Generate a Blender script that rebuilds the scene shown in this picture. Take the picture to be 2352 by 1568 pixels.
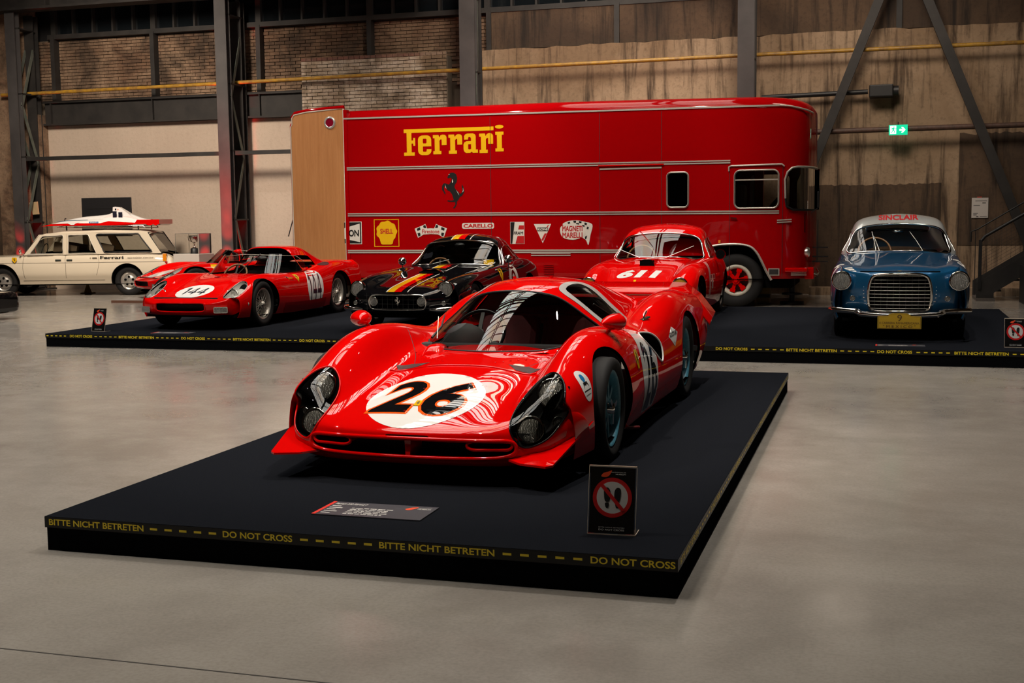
# Museum hall with racing cars - procedural Blender scene
import bpy, bmesh, math, random
import numpy as np
from mathutils import Vector, Matrix
from mathutils.geometry import delaunay_2d_cdt
from mathutils.bvhtree import BVHTree
random.seed(7); np.random.seed(7)
for o in list(bpy.data.objects): bpy.data.objects.remove(o)
scene = bpy.context.scene
COL = scene.collection
R = math.radians

# ---------------------------------------------------------------- camera
CAM_H = 1.5
_p, _r, _y = R(5.7542), R(-0.66672), R(-16.7338)
_fw = Vector((math.sin(_y)*math.cos(_p), math.cos(_y)*math.cos(_p), -math.sin(_p)))
_rr = Vector((math.cos(_y), -math.sin(_y), 0)); _uu = _rr.cross(_fw)
_cr = _rr*math.cos(_r)+_uu*math.sin(_r); _cu = -_rr*math.sin(_r)+_uu*math.cos(_r)
cd = bpy.data.cameras.new('camera'); cam = bpy.data.objects.new('camera', cd); COL.objects.link(cam)
M = Matrix((( _cr.x, _cu.x, -_fw.x, 0), (_cr.y, _cu.y, -_fw.y, 0), (_cr.z, _cu.z, -_fw.z, CAM_H), (0, 0, 0, 1)))
cam.matrix_world = M
cd.sensor_width = 36; cd.lens = 2831.1/2352*36; cd.clip_end = 200; cd.clip_start = .05
scene.camera = cam
# ---------------------------------------------------------------- world, lights, exposure
w = bpy.data.worlds.new('world'); scene.world = w; w.use_nodes = True
w.node_tree.nodes['Background'].inputs[0].default_value = (1.0, .82, .66, 1)
w.node_tree.nodes['Background'].inputs[1].default_value = .05
vs = scene.view_settings
scene.display_settings.display_device = 'sRGB'
vs.view_transform = 'Standard'; vs.look = 'None'; vs.gamma = 1; vs.use_curve_mapping = False
vs.exposure = 0.0
def light(kind, name, loc, energy, color=(1, 1, 1), target=None, size=.2, sx=None, sy=None, angle=50, blend=.5):
    l = bpy.data.lights.new(name, kind); l.energy = energy; l.color = color
    if kind == 'AREA':
        l.shape = 'RECTANGLE' if sx else 'DISK'; l.size = sx or size
        if sx: l.size_y = sy
    else:
        l.shadow_soft_size = size
    if kind == 'SPOT': l.spot_size = R(angle); l.spot_blend = blend
    o = bpy.data.objects.new(name, l); COL.objects.link(o); o.location = loc
    if target is not None:
        d = Vector(target)-Vector(loc); o.rotation_euler = d.to_track_quat('-Z', 'Y').to_euler()
    return o
WARM = (1.0, .84, .68)
# theatre spots on the hall's truss, one or two per car
SP = [
 ((-3.4, 3.2, 8.0), (-2.3, 7.2, .4), 480, 34), ((-.9, 6.0, 8.2), (-2.2, 8.0, .4), 300, 36),
 ((-7.2, 11.0, 7.5), (-8.1, 15.6, .5), 700, 34), ((-5.0, 12.0, 7.5), (-5.6, 16.0, .5), 520, 32),
 ((-1.6, 12.5, 7.5), (-2.7, 16.6, .5), 620, 34), ((.6, 11.5, 7.5), (.25, 15.2, .5), 300, 34),
 ((-4.0, 13.5, 8.5), (-5.2, 20.0, 2.2), 800, 50), ((-8.5, 13.5, 8.5), (-8.6, 20.0, 2.2), 600, 50),
]
for i, (l, t, e, a) in enumerate(SP):
    light('SPOT', 'spot_lamp', l, e*2.2, (1.0, .90, .78), t, size=.07, angle=a, blend=.6)
# added spots as general overhead fill for the floor, out of the frame
for l, e in (((-13.5, 10, 9.0), 1500), ((-13.5, 17, 9.0), 1100), ((-8.5, 4.5, 9.0), 1100), ((-.5, 8.5, 9.0), 900), ((1.5, 14, 9.0), 500)):
    light('SPOT', 'overhead_fill', l, e*1.5, (1.0, .95, .88), (l[0]*.9, l[1]+.5, 0), size=.06, angle=100, blend=.9)
# wall washers
light('SPOT', 'wall_washer', (-12.5, 15.5, 7.5), 4200, WARM, (-15.5, 24, 2.2), size=1.0, angle=66, blend=.8)
light('SPOT', 'wall_washer', (-5.0, 18.2, 7.8), 1500, WARM, (-6.5, 24, 3.9), size=1.0, angle=75, blend=.8)
light('SPOT', 'wall_washer', (-.8, 18.0, 7.4), 1100, WARM, (-.7, 24, 3.2), size=1.0, angle=70, blend=.8)
# red uplights at the column feet: narrow ones grazing the left columns, one inside each lacing
for x, e, dep in ((-18.21, 420, .4), (-13.09, 520, .4), (-7.755, 220, .25), (-2.43, 220, .25)):
    if x < -10:
        for zt_, e2 in ((.8, 700), (1.35, 900), (1.9, 1300), (2.6, 1500)): light('SPOT', 'red_uplight', (x+.12, 22.2, .06), e2, (1, .02, .015), (x, 23.0, zt_), size=.03, angle=15, blend=1.0)
    light('SPOT', 'red_uplight', (x, 23.0+dep, .12), e, (1, .02, .015), (x, 23.0+dep, 4), size=.04, angle=26, blend=.6)

# ---------------------------------------------------------------- helpers
MATS = {}
def nodes(m): return m.node_tree.nodes, m.node_tree.links
def mat(name, col=(.8, .8, .8), rough=.5, metal=0., coat=0., emit=None, es=0., spec=.5, alpha=1., trans=0., ior=1.5, coatr=.03):
    if name in MATS: return MATS[name]
    m = bpy.data.materials.new(name); m.use_nodes = True; b = m.node_tree.nodes['Principled BSDF']
    b.inputs['Base Color'].default_value = (*col, 1); b.inputs['Roughness'].default_value = rough
    b.inputs['Metallic'].default_value = metal; b.inputs['Coat Weight'].default_value = coat
    b.inputs['Coat Roughness'].default_value = coatr; b.inputs['Specular IOR Level'].default_value = spec
    b.inputs['IOR'].default_value = ior
    if emit: b.inputs['Emission Color'].default_value = (*emit, 1); b.inputs['Emission Strength'].default_value = es
    if trans: b.inputs['Transmission Weight'].default_value = trans
    MATS[name] = m; return m
def glass(name, tint=(.9, .92, .9), ior=1.5, refl=1.0):
    if name in MATS: return MATS[name]
    m = bpy.data.materials.new(name); m.use_nodes = True; n, l = nodes(m); n.clear()
    o = n.new('ShaderNodeOutputMaterial'); mx = n.new('ShaderNodeMixShader'); t = n.new('ShaderNodeBsdfTransparent'); g = n.new('ShaderNodeBsdfGlossy')
    f = n.new('ShaderNodeFresnel'); f.inputs[0].default_value = ior; t.inputs[0].default_value = (*tint, 1); g.inputs['Roughness'].default_value = .01
    mu = n.new('ShaderNodeMath'); mu.operation = 'MULTIPLY'; mu.inputs[1].default_value = refl; mu.use_clamp = True
    l.new(f.outputs[0], mu.inputs[0]); l.new(mu.outputs[0], mx.inputs[0]); l.new(t.outputs[0], mx.inputs[1]); l.new(g.outputs[0], mx.inputs[2]); l.new(mx.outputs[0], o.inputs[0])
    MATS[name] = m; return m
def ramp(n, l, src, stops):
    r = n.new('ShaderNodeValToRGB'); e = r.color_ramp.elements
    while len(e) < len(stops): e.new(.5)
    for k, (p, c) in enumerate(stops): e[k].position = p; e[k].color = (*c, 1) if len(c) == 3 else c
    l.new(src, r.inputs[0]); return r.outputs[0]
def noise(n, l, scale, detail=4, rough=.55, vec=None, dist=0.):
    t = n.new('ShaderNodeTexNoise'); t.inputs['Scale'].default_value = scale; t.inputs['Detail'].default_value = detail
    t.inputs['Roughness'].default_value = rough; t.inputs['Distortion'].default_value = dist
    if vec is not None: l.new(vec, t.inputs['Vector'])
    return t.outputs['Fac']
def coords(n, l, scale=(1, 1, 1), world=True):
    if world: g = n.new('ShaderNodeNewGeometry').outputs['Position']
    else: g = n.new('ShaderNodeTexCoord').outputs['Object']
    mp = n.new('ShaderNodeMapping'); mp.inputs['Scale'].default_value = scale; l.new(g, mp.inputs[0]); return mp.outputs[0]
def mixc(n, l, fac, a, b, mode='MIX'):
    m = n.new('ShaderNodeMix'); m.data_type = 'RGBA'; m.blend_type = mode
    for sock, v in ((0, fac), (6, a), (7, b)):
        if isinstance(v, (int, float)): m.inputs[sock].default_value = v
        elif isinstance(v, tuple): m.inputs[sock].default_value = (*v, 1) if len(v) == 3 else v
        else: l.new(v, m.inputs[sock])
    return m.outputs[2]
def bump(n, l, h, strength=.3, dist=.01):
    b = n.new('ShaderNodeBump'); b.inputs['Strength'].default_value = strength; b.inputs['Distance'].default_value = dist; l.new(h, b.inputs['Height']); return b.outputs[0]
def noisy(name, c1, c2, scale=8, rough=.6, metal=0., bumps=.2, sc=(1, 1, 1), lo=.35, hi=.65, coat=0., world=True):
    if name in MATS: return MATS[name]
    m = mat(name, c1, rough, metal, coat); n, l = nodes(m); b = n['Principled BSDF']
    f = noise(n, l, scale, 6, .6, coords(n, l, sc, world))
    l.new(ramp(n, l, f, [(lo, c1), (hi, c2)]), b.inputs['Base Color'])
    if bumps: l.new(bump(n, l, f, bumps, .01), b.inputs['Normal'])
    return m

def link(o, parent=None, keep=None):
    COL.objects.link(o)
    if parent is not None: o.parent = parent
    return o
def mesh_obj(name, verts, faces, m, parent=None, smooth=False, normals=None, fm=None, loc=None, rot=None):
    me = bpy.data.meshes.new(name)
    me.from_pydata([tuple(map(float, v)) for v in verts], [], [tuple(int(q) for q in f) for f in faces])
    for k in (m if isinstance(m, (list, tuple)) else [m]): me.materials.append(k)
    if fm is not None: me.polygons.foreach_set('material_index', np.asarray(fm, dtype=np.int32))
    if smooth: me.polygons.foreach_set('use_smooth', np.ones(len(me.polygons), dtype=bool))
    me.validate(clean_customdata=False); me.update()
    if normals is not None and len(normals) == len(me.vertices): me.normals_split_custom_set_from_vertices([tuple(map(float, q)) for q in normals])
    o = bpy.data.objects.new(name, me)
    if loc is not None: o.location = loc
    if rot is not None: o.rotation_euler = rot
    return link(o, parent)
def empty(name, loc=(0, 0, 0), rz=0, parent=None):
    o = bpy.data.objects.new(name, None); o.empty_display_size = .1; o.location = loc; o.rotation_euler = (0, 0, rz); return link(o, parent)
def tag(o, label=None, cat=None, group=None, kind=None):
    if label: o['label'] = label
    if cat: o['category'] = cat
    if group: o['group'] = group
    if kind: o['kind'] = kind
    return o

class MB:
    "collects simple solids into one mesh"
    def __init__(s): s.v = []; s.f = []; s.sm = []
    def add(s, V, F, smooth=False):
        b = len(s.v); s.v += [tuple(map(float, q)) for q in V]; s.f += [tuple(int(b+i) for i in q) for q in F]; s.sm += [smooth]*len(F); return s
    def box(s, c, d, M=None):
        x, y, z = c; a, b, e = d[0]/2, d[1]/2, d[2]/2
        V = [(x+i*a, y+j*b, z+k*e) for i in (-1, 1) for j in (-1, 1) for k in (-1, 1)]
        if M is not None: V = [tuple(M @ Vector(q)) for q in V]
        return s.add(V, [(0, 1, 3, 2), (4, 6, 7, 5), (0, 4, 5, 1), (2, 3, 7, 6), (0, 2, 6, 4), (1, 5, 7, 3)])
    def bb(s, lo, hi): return s.box([(a+b)/2 for a, b in zip(lo, hi)], [abs(b-a) for a, b in zip(lo, hi)])
    def bar(s, a, b, w, h=None, up=(0, 0, 1)):
        "box from a to b with cross-section w (sideways) x h (up)"
        h = h or w; a = Vector(a); b = Vector(b); d = (b-a); L = d.length; d.normalize(); u = Vector(up)
        if abs(d.dot(u)) > .99: u = Vector((0, 1, 0))
        x = d.cross(u).normalized(); u = x.cross(d)
        V = [tuple(p+x*i*w/2+u*j*h/2) for p in (a, b) for i in (-1, 1) for j in (-1, 1)]
        return s.add(V, [(0, 1, 3, 2), (4, 6, 7, 5), (0, 4, 5, 1), (2, 3, 7, 6), (0, 2, 6, 4), (1, 5, 7, 3)])
    def tube(s, pts, r, n=10, closed=False, caps=True):
        P = [Vector(p) for p in pts]; N = len(P); rs = r if isinstance(r, (list, tuple)) else [r]*N
        T = []
        for i in range(N):
            a = P[i-1] if (i > 0 or closed) else P[i]; b = P[(i+1) % N] if (i < N-1 or closed) else P[i]
            t = (b-a); T.append(t.normalized() if t.length > 1e-9 else Vector((0, 0, 1)))
        u = T[0].orthogonal().normalized(); V = []
        for i in range(N):
            u = (u-T[i]*u.dot(T[i])); u = u.normalized() if u.length > 1e-6 else T[i].orthogonal().normalized()
            v = T[i].cross(u)
            for k in range(n):
                a = 2*math.pi*k/n; V.append(tuple(P[i]+(u*math.cos(a)+v*math.sin(a))*rs[i]))
        F = []
        for i in range(N if closed else N-1):
            j = (i+1) % N
            for k in range(n): F.append((i*n+k, i*n+(k+1) % n, j*n+(k+1) % n, j*n+k))
        s.add(V, F, True)
        if caps and not closed: s.add([V[k] for k in range(n)], [tuple(reversed(range(n)))]); s.add(V[-n:], [tuple(range(n))])
        return s
    def lathe(s, prof, n=32, M=None, axis='X', closed=False, smooth=True):
        "prof: list of (axial, radius)"
        V = []
        for a, r in prof:
            for k in range(n):
                t = 2*math.pi*k/n; c, q = r*math.cos(t), r*math.sin(t)
                p = (a, c, q) if axis == 'X' else ((c, a, q) if axis == 'Y' else (c, q, a)); V.append(tuple(M @ Vector(p)) if M is not None else p)
        F = []; m = len(prof)
        for i in range(m if closed else m-1):
            j = (i+1) % m
            for k in range(n): F.append((i*n+k, i*n+(k+1) % n, j*n+(k+1) % n, j*n+k))
        return s.add(V, F, smooth)
    def cyl(s, c, r, h, n=20, axis='Z', r2=None):
        r2 = r if r2 is None else r2
        M = Matrix.Translation(c)
        s.lathe([(-h/2, r), (h/2, r2)], n, M, axis)
        for z, rr_ in ((-h/2, r), (h/2, r2)): s.disc(c, rr_, z, n, axis)
        return s
    def disc(s, c, r, a=0, n=20, axis='Z'):
        V = []
        for k in range(n):
            t = 2*math.pi*k/n; u, v = r*math.cos(t), r*math.sin(t)
            p = (a, u, v) if axis == 'X' else ((u, a, v) if axis == 'Y' else (u, v, a)); V.append((p[0]+c[0], p[1]+c[1], p[2]+c[2]))
        return s.add(V, [tuple(range(n))])
    def build(s, name, m, parent=None, loc=None, rot=None, bevel=0):
        o = mesh_obj(name, s.v, s.f, m, parent, loc=loc, rot=rot)
        o.data.polygons.foreach_set('use_smooth', np.array(s.sm, dtype=bool)) if len(s.sm) == len(o.data.polygons) else None
        bm = bmesh.new(); bm.from_mesh(o.data); bmesh.ops.recalc_face_normals(bm, faces=bm.faces); bm.to_mesh(o.data); bm.free()
        if bevel:
            b = o.modifiers.new('bevel', 'BEVEL'); b.width = bevel; b.segments = 2; b.limit_method = 'ANGLE'; b.angle_limit = R(40)
        return o

# ---- 2D regions -----------------------------------------------------
def resample(loop, step):
    P = np.asarray(loop, float); Q = np.roll(P, -1, 0); out = []
    for a, b in zip(P, Q):
        k = max(1, int(math.ceil(np.linalg.norm(b-a)/step)))
        for i in range(k): out.append(a+(b-a)*i/k)
    return np.array(out)
def smooth_loop(pts, n=8, closed=True):
    "Catmull-Rom through the points"
    P = np.asarray(pts, float); N = len(P); out = []
    for i in range(N if closed else N-1):
        p0, p1, p2, p3 = (P[(i+k) % N] if closed else P[min(max(i+k, 0), N-1)] for k in (-1, 0, 1, 2))
        for k in range(n):
            t = k/n; out.append(.5*((2*p1)+(-p0+p2)*t+(2*p0-5*p1+4*p2-p3)*t*t+(-p0+3*p1-3*p2+p3)*t**3))
    if not closed: out.append(P[-1])
    return np.array(out)
def inside(pts, loops):
    pts = np.asarray(pts, float); c = np.zeros(len(pts), bool)
    for L in loops:
        A = np.asarray(L, float); B = np.roll(A, -1, 0)
        for i0 in range(0, len(pts), 4000):
            p = pts[i0:i0+4000]; x, y = p[:, 0:1], p[:, 1:2]
            cond = (A[None, :, 1] > y) != (B[None, :, 1] > y)
            with np.errstate(divide='ignore', invalid='ignore'):
                xi = (B[:, 0]-A[:, 0])[None]*(y-A[None, :, 1])/((B[:, 1]-A[:, 1])[None]+1e-30)+A[None, :, 0]
            c[i0:i0+4000] ^= (np.sum(cond & (x < xi), 1) % 2).astype(bool)
    return c
def fill(loops, step, grid=True, bstep=None):
    "triangulate the even-odd interior of loops -> (points, triangles)"
    bl = [resample(L, bstep or step*.7) for L in loops]
    allb = np.concatenate(bl); pts = [tuple(p) for p in allb]; edges = []; b = 0
    for L in bl:
        k = len(L); edges += [(b+i, b+(i+1) % k) for i in range(k)]; b += k
    if grid:
        lo, hi = allb.min(0), allb.max(0)
        gx = np.arange(lo[0]+step/2, hi[0], step); gy = np.arange(lo[1]+step/2, hi[1], step)
        if len(gx)*len(gy):
            G = np.stack(np.meshgrid(gx, gy), -1).reshape(-1, 2); G = G[inside(G, bl)]
            if len(G):
                keep = np.ones(len(G), bool)
                for i0 in range(0, len(G), 2000):
                    d = np.min(np.sum((G[i0:i0+2000, None, :]-allb[None])**2, -1), 1); keep[i0:i0+2000] = d > (step*.4)**2
                pts += [tuple(p) for p in G[keep]]
    r = delaunay_2d_cdt([Vector(p) for p in pts], edges, [], 0, 1e-7)
    V = np.array([tuple(v) for v in r[0]]); F = np.array([f for f in r[2] if len(f) == 3], int)
    if not len(F): return V, F
    c = V[F].mean(1); F = F[inside(c, bl)]
    T = V[F]; ar = (T[:, 1, 0]-T[:, 0, 0])*(T[:, 2, 1]-T[:, 0, 1])-(T[:, 2, 0]-T[:, 0, 0])*(T[:, 1, 1]-T[:, 0, 1])
    F = F[np.abs(ar) > 1e-12]; ar = ar[np.abs(ar) > 1e-12]
    F[ar < 0] = F[ar < 0][:, ::-1]
    used = np.unique(F); mp = -np.ones(len(V), int); mp[used] = np.arange(len(used))
    return V[used], mp[F]
def text_loops(s, size=1., bold=0., shear=0., sx=1., space=1., align='LEFT', res=4):
    c = bpy.data.curves.new('t', 'FONT'); c.body = s; c.size = size; c.shear = shear; c.offset = bold; c.space_character = space
    c.align_x = align; c.resolution_u = res; c.fill_mode = 'NONE' if False else 'BOTH'
    o = bpy.data.objects.new('t', c); COL.objects.link(o)
    dg = bpy.context.evaluated_depsgraph_get(); dg.update()
    me = bpy.data.meshes.new_from_object(o.evaluated_get(dg))
    bm = bmesh.new(); bm.from_mesh(me); bmesh.ops.remove_doubles(bm, verts=bm.verts, dist=1e-6)
    adj = {}
    for e in bm.edges:
        if len(e.link_faces) == 1:
            a, b = e.verts[0].index, e.verts[1].index; adj.setdefault(a, []).append(b); adj.setdefault(b, []).append(a)
    bm.verts.ensure_lookup_table(); co = {v.index: (v.co.x*sx, v.co.y) for v in bm.verts}; loops = []; seen = set()
    for st in list(adj):
        if st in seen: continue
        L = [st]; seen.add(st); cur = st; prev = None
        while True:
            nx = [k for k in adj[cur] if k != prev and k not in seen]
            if not nx: break
            prev, cur = cur, nx[0]; seen.add(cur); L.append(cur)
        if len(L) > 2: loops.append([co[k] for k in L])
    bm.free(); bpy.data.objects.remove(o); bpy.data.curves.remove(c); bpy.data.meshes.remove(me)
    return loops
def ellipse(cx, cy, rx, ry, n=48, rot=0.):
    return [(cx+rx*math.cos(t)*math.cos(rot)-ry*math.sin(t)*math.sin(rot), cy+rx*math.cos(t)*math.sin(rot)+ry*math.sin(t)*math.cos(rot)) for t in np.linspace(0, 2*math.pi, n, endpoint=False)]
def rrect(x0, y0, x1, y1, r, n=6):
    out = []
    for cx, cy, a in ((x1-r, y1-r, 0), (x0+r, y1-r, 90), (x0+r, y0+r, 180), (x1-r, y0+r, 270)):
        for k in range(n+1): t = R(a+90*k/n); out.append((cx+r*math.cos(t), cy+r*math.sin(t)))
    return out
def rect(x0, y0, x1, y1): return [(x0, y0), (x1, y0), (x1, y1), (x0, y1)]
def xf(loops, dx=0, dy=0, s=1., sy=None, rot=0., shear=0.):
    out = []; c, q = math.cos(rot), math.sin(rot); sy = s if sy is None else sy
    for L in loops: out.append([((x*s+shear*y)*c-y*sy*q+dx, (x*s+shear*y)*q+y*sy*c+dy) for x, y in L])
    return out
def flat(name, loops, m, parent, origin, xa, ya, off=0., thick=0., step=None, loc=None):
    "flat print on a plane: origin + a*xa + b*ya"
    xa = Vector(xa).normalized(); ya = Vector(ya).normalized(); n = xa.cross(ya); o = Vector(origin)+n*off
    V, F = fill(loops, step or 1e3, grid=step is not None, bstep=step or 1e3)
    V3 = [tuple(o+xa*float(a)+ya*float(b)) for a, b in V]
    if thick:
        k = len(V3); V3 += [tuple(Vector(p)+n*thick) for p in V3]; cnt = {}
        for f in F:
            for a, b in ((f[0], f[1]), (f[1], f[2]), (f[2], f[0])): cnt[(a, b)] = 1
        side = [(a, b, b+k, a+k) for (a, b) in cnt if (b, a) not in cnt]
        F = [tuple(f[::-1]) for f in F]+[tuple(x+k for x in f) for f in F]+side
    return mesh_obj(name, V3, F, m, parent, loc=loc)

# ---- spline surfaces -----------------------------------------------
def _solve(D, k):
    "control points whose cubic B-spline (nearly) passes through D along axis 0"
    n = len(D)
    if n < 3: return D
    A = np.eye(n)*4; A[0, 0] = 6; A[-1, -1] = 6
    for i in range(1, n-1): A[i, i-1] = 1; A[i, i+1] = 1
    S = np.linalg.solve(A, (D*6).reshape(n, -1)).reshape(D.shape)
    return D+(S-D)*k
class Surf:
    def __init__(s, net, mirror=True, k=1.0):
        net = np.array(net, float); s.K = net.shape[1]
        if mirror:
            left = net[:, :0:-1].copy(); left[..., 0] *= -1; net = np.concatenate([left, net], 1); s.u0 = -(s.K-1)
        else: s.u0 = 0
        s.u1 = s.K-1; s.v1 = net.shape[0]-1
        c = _solve(net, k); c = np.swapaxes(_solve(np.swapaxes(c, 0, 1), k), 0, 1)
        c = np.concatenate([2*c[:1]-c[1:2], c, 2*c[-1:]-c[-2:-1]], 0)
        s.c = np.concatenate([2*c[:, :1]-c[:, 1:2], c, 2*c[:, -1:]-c[:, -2:-1]], 1)
    @staticmethod
    def _b(t): return np.stack([(1-t)**3, 3*t**3-6*t*t+4, -3*t**3+3*t*t+3*t+1, t**3], -1)/6
    def ev(s, u, v):
        u = np.atleast_1d(np.asarray(u, float))-s.u0; v = np.atleast_1d(np.asarray(v, float))
        iu = np.clip(np.floor(u).astype(int), 0, s.c.shape[1]-4); iv = np.clip(np.floor(v).astype(int), 0, s.c.shape[0]-4)
        bu = s._b(u-iu); bv = s._b(v-iv); out = 0
        for a in range(4):
            for b in range(4): out = out+bv[:, a:a+1]*bu[:, b:b+1]*s.c[iv+a, iu+b]
        return out
    def nrm(s, u, v, e=2e-3):
        u = np.atleast_1d(np.asarray(u, float)); v = np.atleast_1d(np.asarray(v, float))
        a = s.ev(u+e, v)-s.ev(u-e, v); b = s.ev(u, v+e)-s.ev(u, v-e); n = np.cross(a, b); l = np.linalg.norm(n, axis=1, keepdims=True)
        return n/np.maximum(l, 1e-12)
    def inv(s, axes, targets, box, it=12):
        "uv whose point projects on the targets along the axis left out"
        U, V = np.meshgrid(np.linspace(box[0], box[1], 70), np.linspace(box[2], box[3], 90)); U = U.ravel(); V = V.ravel(); G = s.ev(U, V)[:, list(axes)]; out = []
        for t in targets:
            k = np.argmin(np.sum((G-np.array(t))**2, 1)); u, v = U[k], V[k]
            for _ in range(it):
                p = s.ev([u], [v])[0, list(axes)]; r = np.array(t)-p
                du = (s.ev([u+1e-3], [v])[0, list(axes)]-p)/1e-3; dv = (s.ev([u], [v+1e-3])[0, list(axes)]-p)/1e-3
                J = np.array([[du[0], dv[0]], [du[1], dv[1]]])
                if abs(np.linalg.det(J)) < 1e-9: break
                d = np.linalg.solve(J, r); d = np.clip(d, -.3, .3); u += d[0]; v += d[1]; u = min(max(u, box[0]), box[1]); v = min(max(v, box[2]), box[3])
            out.append((u, v))
        return np.array(out)
def panel(name, S, outer, holes, m, parent, du=.1, dv=.1, off=0., lip=0., flip=1, lipmat=None, outer_lip=0.):
    "mesh of the surface over a uv region (loops in uv)"
    sc = np.array([1/du, 1/dv]); loops = [np.asarray(outer, float)*sc]+[np.asarray(h, float)*sc for h in holes]
    P, F = fill(loops, 1.0, bstep=.7); uv = P/sc
    X = S.ev(uv[:, 0], uv[:, 1]); N = S.nrm(uv[:, 0], uv[:, 1])*flip
    X = X+N*off
    if flip < 0: F = F[:, ::-1]
    V = X.tolist(); FF = F.tolist(); NN = N.tolist(); fm = [0]*len(FF)
    for L, dep in [(h, lip) for h in holes]+[(outer, outer_lip)]:
        if not dep: continue
        B = resample(np.asarray(L, float)*sc, .7)/sc; A = S.ev(B[:, 0], B[:, 1]); n = S.nrm(B[:, 0], B[:, 1])*flip; b = len(V); k = len(B)
        A = A+n*off; c = A.mean(0)
        V += A.tolist()+(A-n*dep).tolist(); side = np.cross(np.roll(A, -1, 0)-A, n); side /= np.maximum(np.linalg.norm(side, axis=1, keepdims=True), 1e-9)
        NN += (side+.3*n).tolist()+side.tolist()
        FF += [(b+i, b+(i+1) % k, b+k+(i+1) % k, b+k+i) for i in range(k)]; fm += [1 if lipmat else 0]*k
    return mesh_obj(name, V, FF, [m, lipmat] if lipmat else m, parent, True, NN, fm)
def trim(name, S, loop, r, m, parent, off=0., closed=True, n=8, mb=None):
    L = np.asarray(loop, float); P = S.ev(L[:, 0], L[:, 1])+S.nrm(L[:, 0], L[:, 1])*off
    b = mb or MB(); b.tube([tuple(p) for p in P], r, n, closed)
    return b if mb is not None else b.build(name, m, parent)
def bvh_of(*objs):
    V = []; F = []
    for o in objs:
        b = len(V); V += [v.co.copy() for v in o.data.vertices]; F += [tuple(b+i for i in p.vertices) for p in o.data.polygons]
    return BVHTree.FromPolygons(V, F)
def decal(name, bvh, loops, m, parent, origin, xa, ya, step=.03, off=.0015, maxd=3.):
    "print that follows the body: the 2D figure is cast along the frame's normal onto the body"
    xa = Vector(xa).normalized(); ya = (Vector(ya)-xa*Vector(ya).dot(xa)).normalized(); n = xa.cross(ya); o = Vector(origin)
    V, F = fill(loops, step, bstep=step*.8)
    P = []; N = []; ok = []
    for a, b in V:
        s = o+xa*float(a)+ya*float(b); h = bvh.ray_cast(s, -n, maxd)
        if h[0] is None: P.append(s-n*.5); N.append(n); ok.append(False)
        else:
            q = h[1] if h[1].dot(n) > 0 else -h[1]; P.append(h[0]+q*off); N.append(q); ok.append(True)
    F = [f for f in F if all(ok[i] for i in f)]
    return mesh_obj(name, P, F, m, parent, True, None)
# ================================================================ ROOM
def plaster(name, c1, c2, c3, streak=1., rough=.9):
    "old plaster with stains and drips"
    m = mat(name, c1, rough); n, l = nodes(m); b = n['Principled BSDF']
    big = noise(n, l, .55, 5, .6, coords(n, l, (1, 1, .8)), .6)
    drip = noise(n, l, 1.0, 6, .65, coords(n, l, (5.5, 5.5, .45)), .3)
    fine = noise(n, l, 14, 5, .7, coords(n, l))
    a = mixc(n, l, ramp(n, l, big, [(.40, (0, 0, 0)), (.62, (1, 1, 1))]), c1, c2)
    a = mixc(n, l, ramp(n, l, drip, [(.50, (0, 0, 0)), (.60+.1/streak, (streak*.75,)*3)]), a, c3)
    a = mixc(n, l, ramp(n, l, fine, [(.50, (0, 0, 0)), (.75, (.45, .45, .45))]), a, c3)
    l.new(a, b.inputs['Base Color']); l.new(bump(n, l, fine, .35, .02), b.inputs['Normal']); return m
M_PLAST = plaster('light_plaster', (.50, .41, .33), (.46, .375, .30), (.34, .27, .21), .35)
M_PLASTR = plaster('stained_plaster', (.36, .255, .165), (.22, .145, .085), (.055, .034, .02), 1.4)
M_PLASTD = plaster('dark_plaster', (.10, .062, .036), (.05, .031, .019), (.018, .012, .008), 1.4)
M_STEEL = noisy('dark_steel', (.011, .010, .0095), (.024, .021, .019), 3, .65, .0, .15)
M_STEELC = noisy('column_steel', (.040, .037, .038), (.062, .057, .057), 2, .6, .0, .1)
M_GREEN = noisy('green_steel', (.07, .085, .07), (.12, .13, .11), 5, .6, .1)
M_BLACK = mat('black_paint', (.008, .008, .009), .5)
M_DARKPANE = mat('dark_glass_pane', (.006, .008, .010), .12, 0, spec=.6)
M_YPIPE = noisy('yellow_pipe_paint', (.42, .23, .02), (.22, .12, .03), 9, .45, 0, .1)
M_BPIPE = noisy('brown_pipe_rust', (.10, .05, .035), (.05, .028, .02), 9, .6, 0, .1)
def brickmat(name, cols, seedscale=3.3):
    m = mat(name, cols[0], .92); n, l = nodes(m); b = n['Principled BSDF']
    f = noise(n, l, seedscale, 3, .6, coords(n, l, (1, 1, 2.6))); g = noise(n, l, .7, 5, .6, coords(n, l), .8); h = noise(n, l, 30, 4, .7, coords(n, l))
    a = mixc(n, l, ramp(n, l, f, [(.42, (0, 0, 0)), (.58, (1, 1, 1))]), cols[0], cols[1])
    g3 = noise(n, l, 1.3, 6, .65, coords(n, l, (1, 1, .7)), .5)
    a = mixc(n, l, ramp(n, l, g, [(.42, (0, 0, 0)), (.60, (1, 1, 1))]), a, cols[2]); a = mixc(n, l, ramp(n, l, g3, [(.50, (0, 0, 0)), (.64, (.85, .85, .85))]), a, cols[3])
    a = mixc(n, l, ramp(n, l, h, [(.5, (0, 0, 0)), (.7, (.5, .5, .5))]), a, cols[3])
    l.new(a, b.inputs['Base Color']); l.new(bump(n, l, h, .5, .01), b.inputs['Normal']); return m
M_BRICKW = brickmat('whitewashed_brick', [(.50, .42, .34), (.38, .30, .22), (.17, .115, .07), (.10, .07, .045)])
M_BRICKD = brickmat('sooty_brick', [(.15, .085, .05), (.08, .045, .027), (.27, .18, .115), (.035, .022, .014)])
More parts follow.
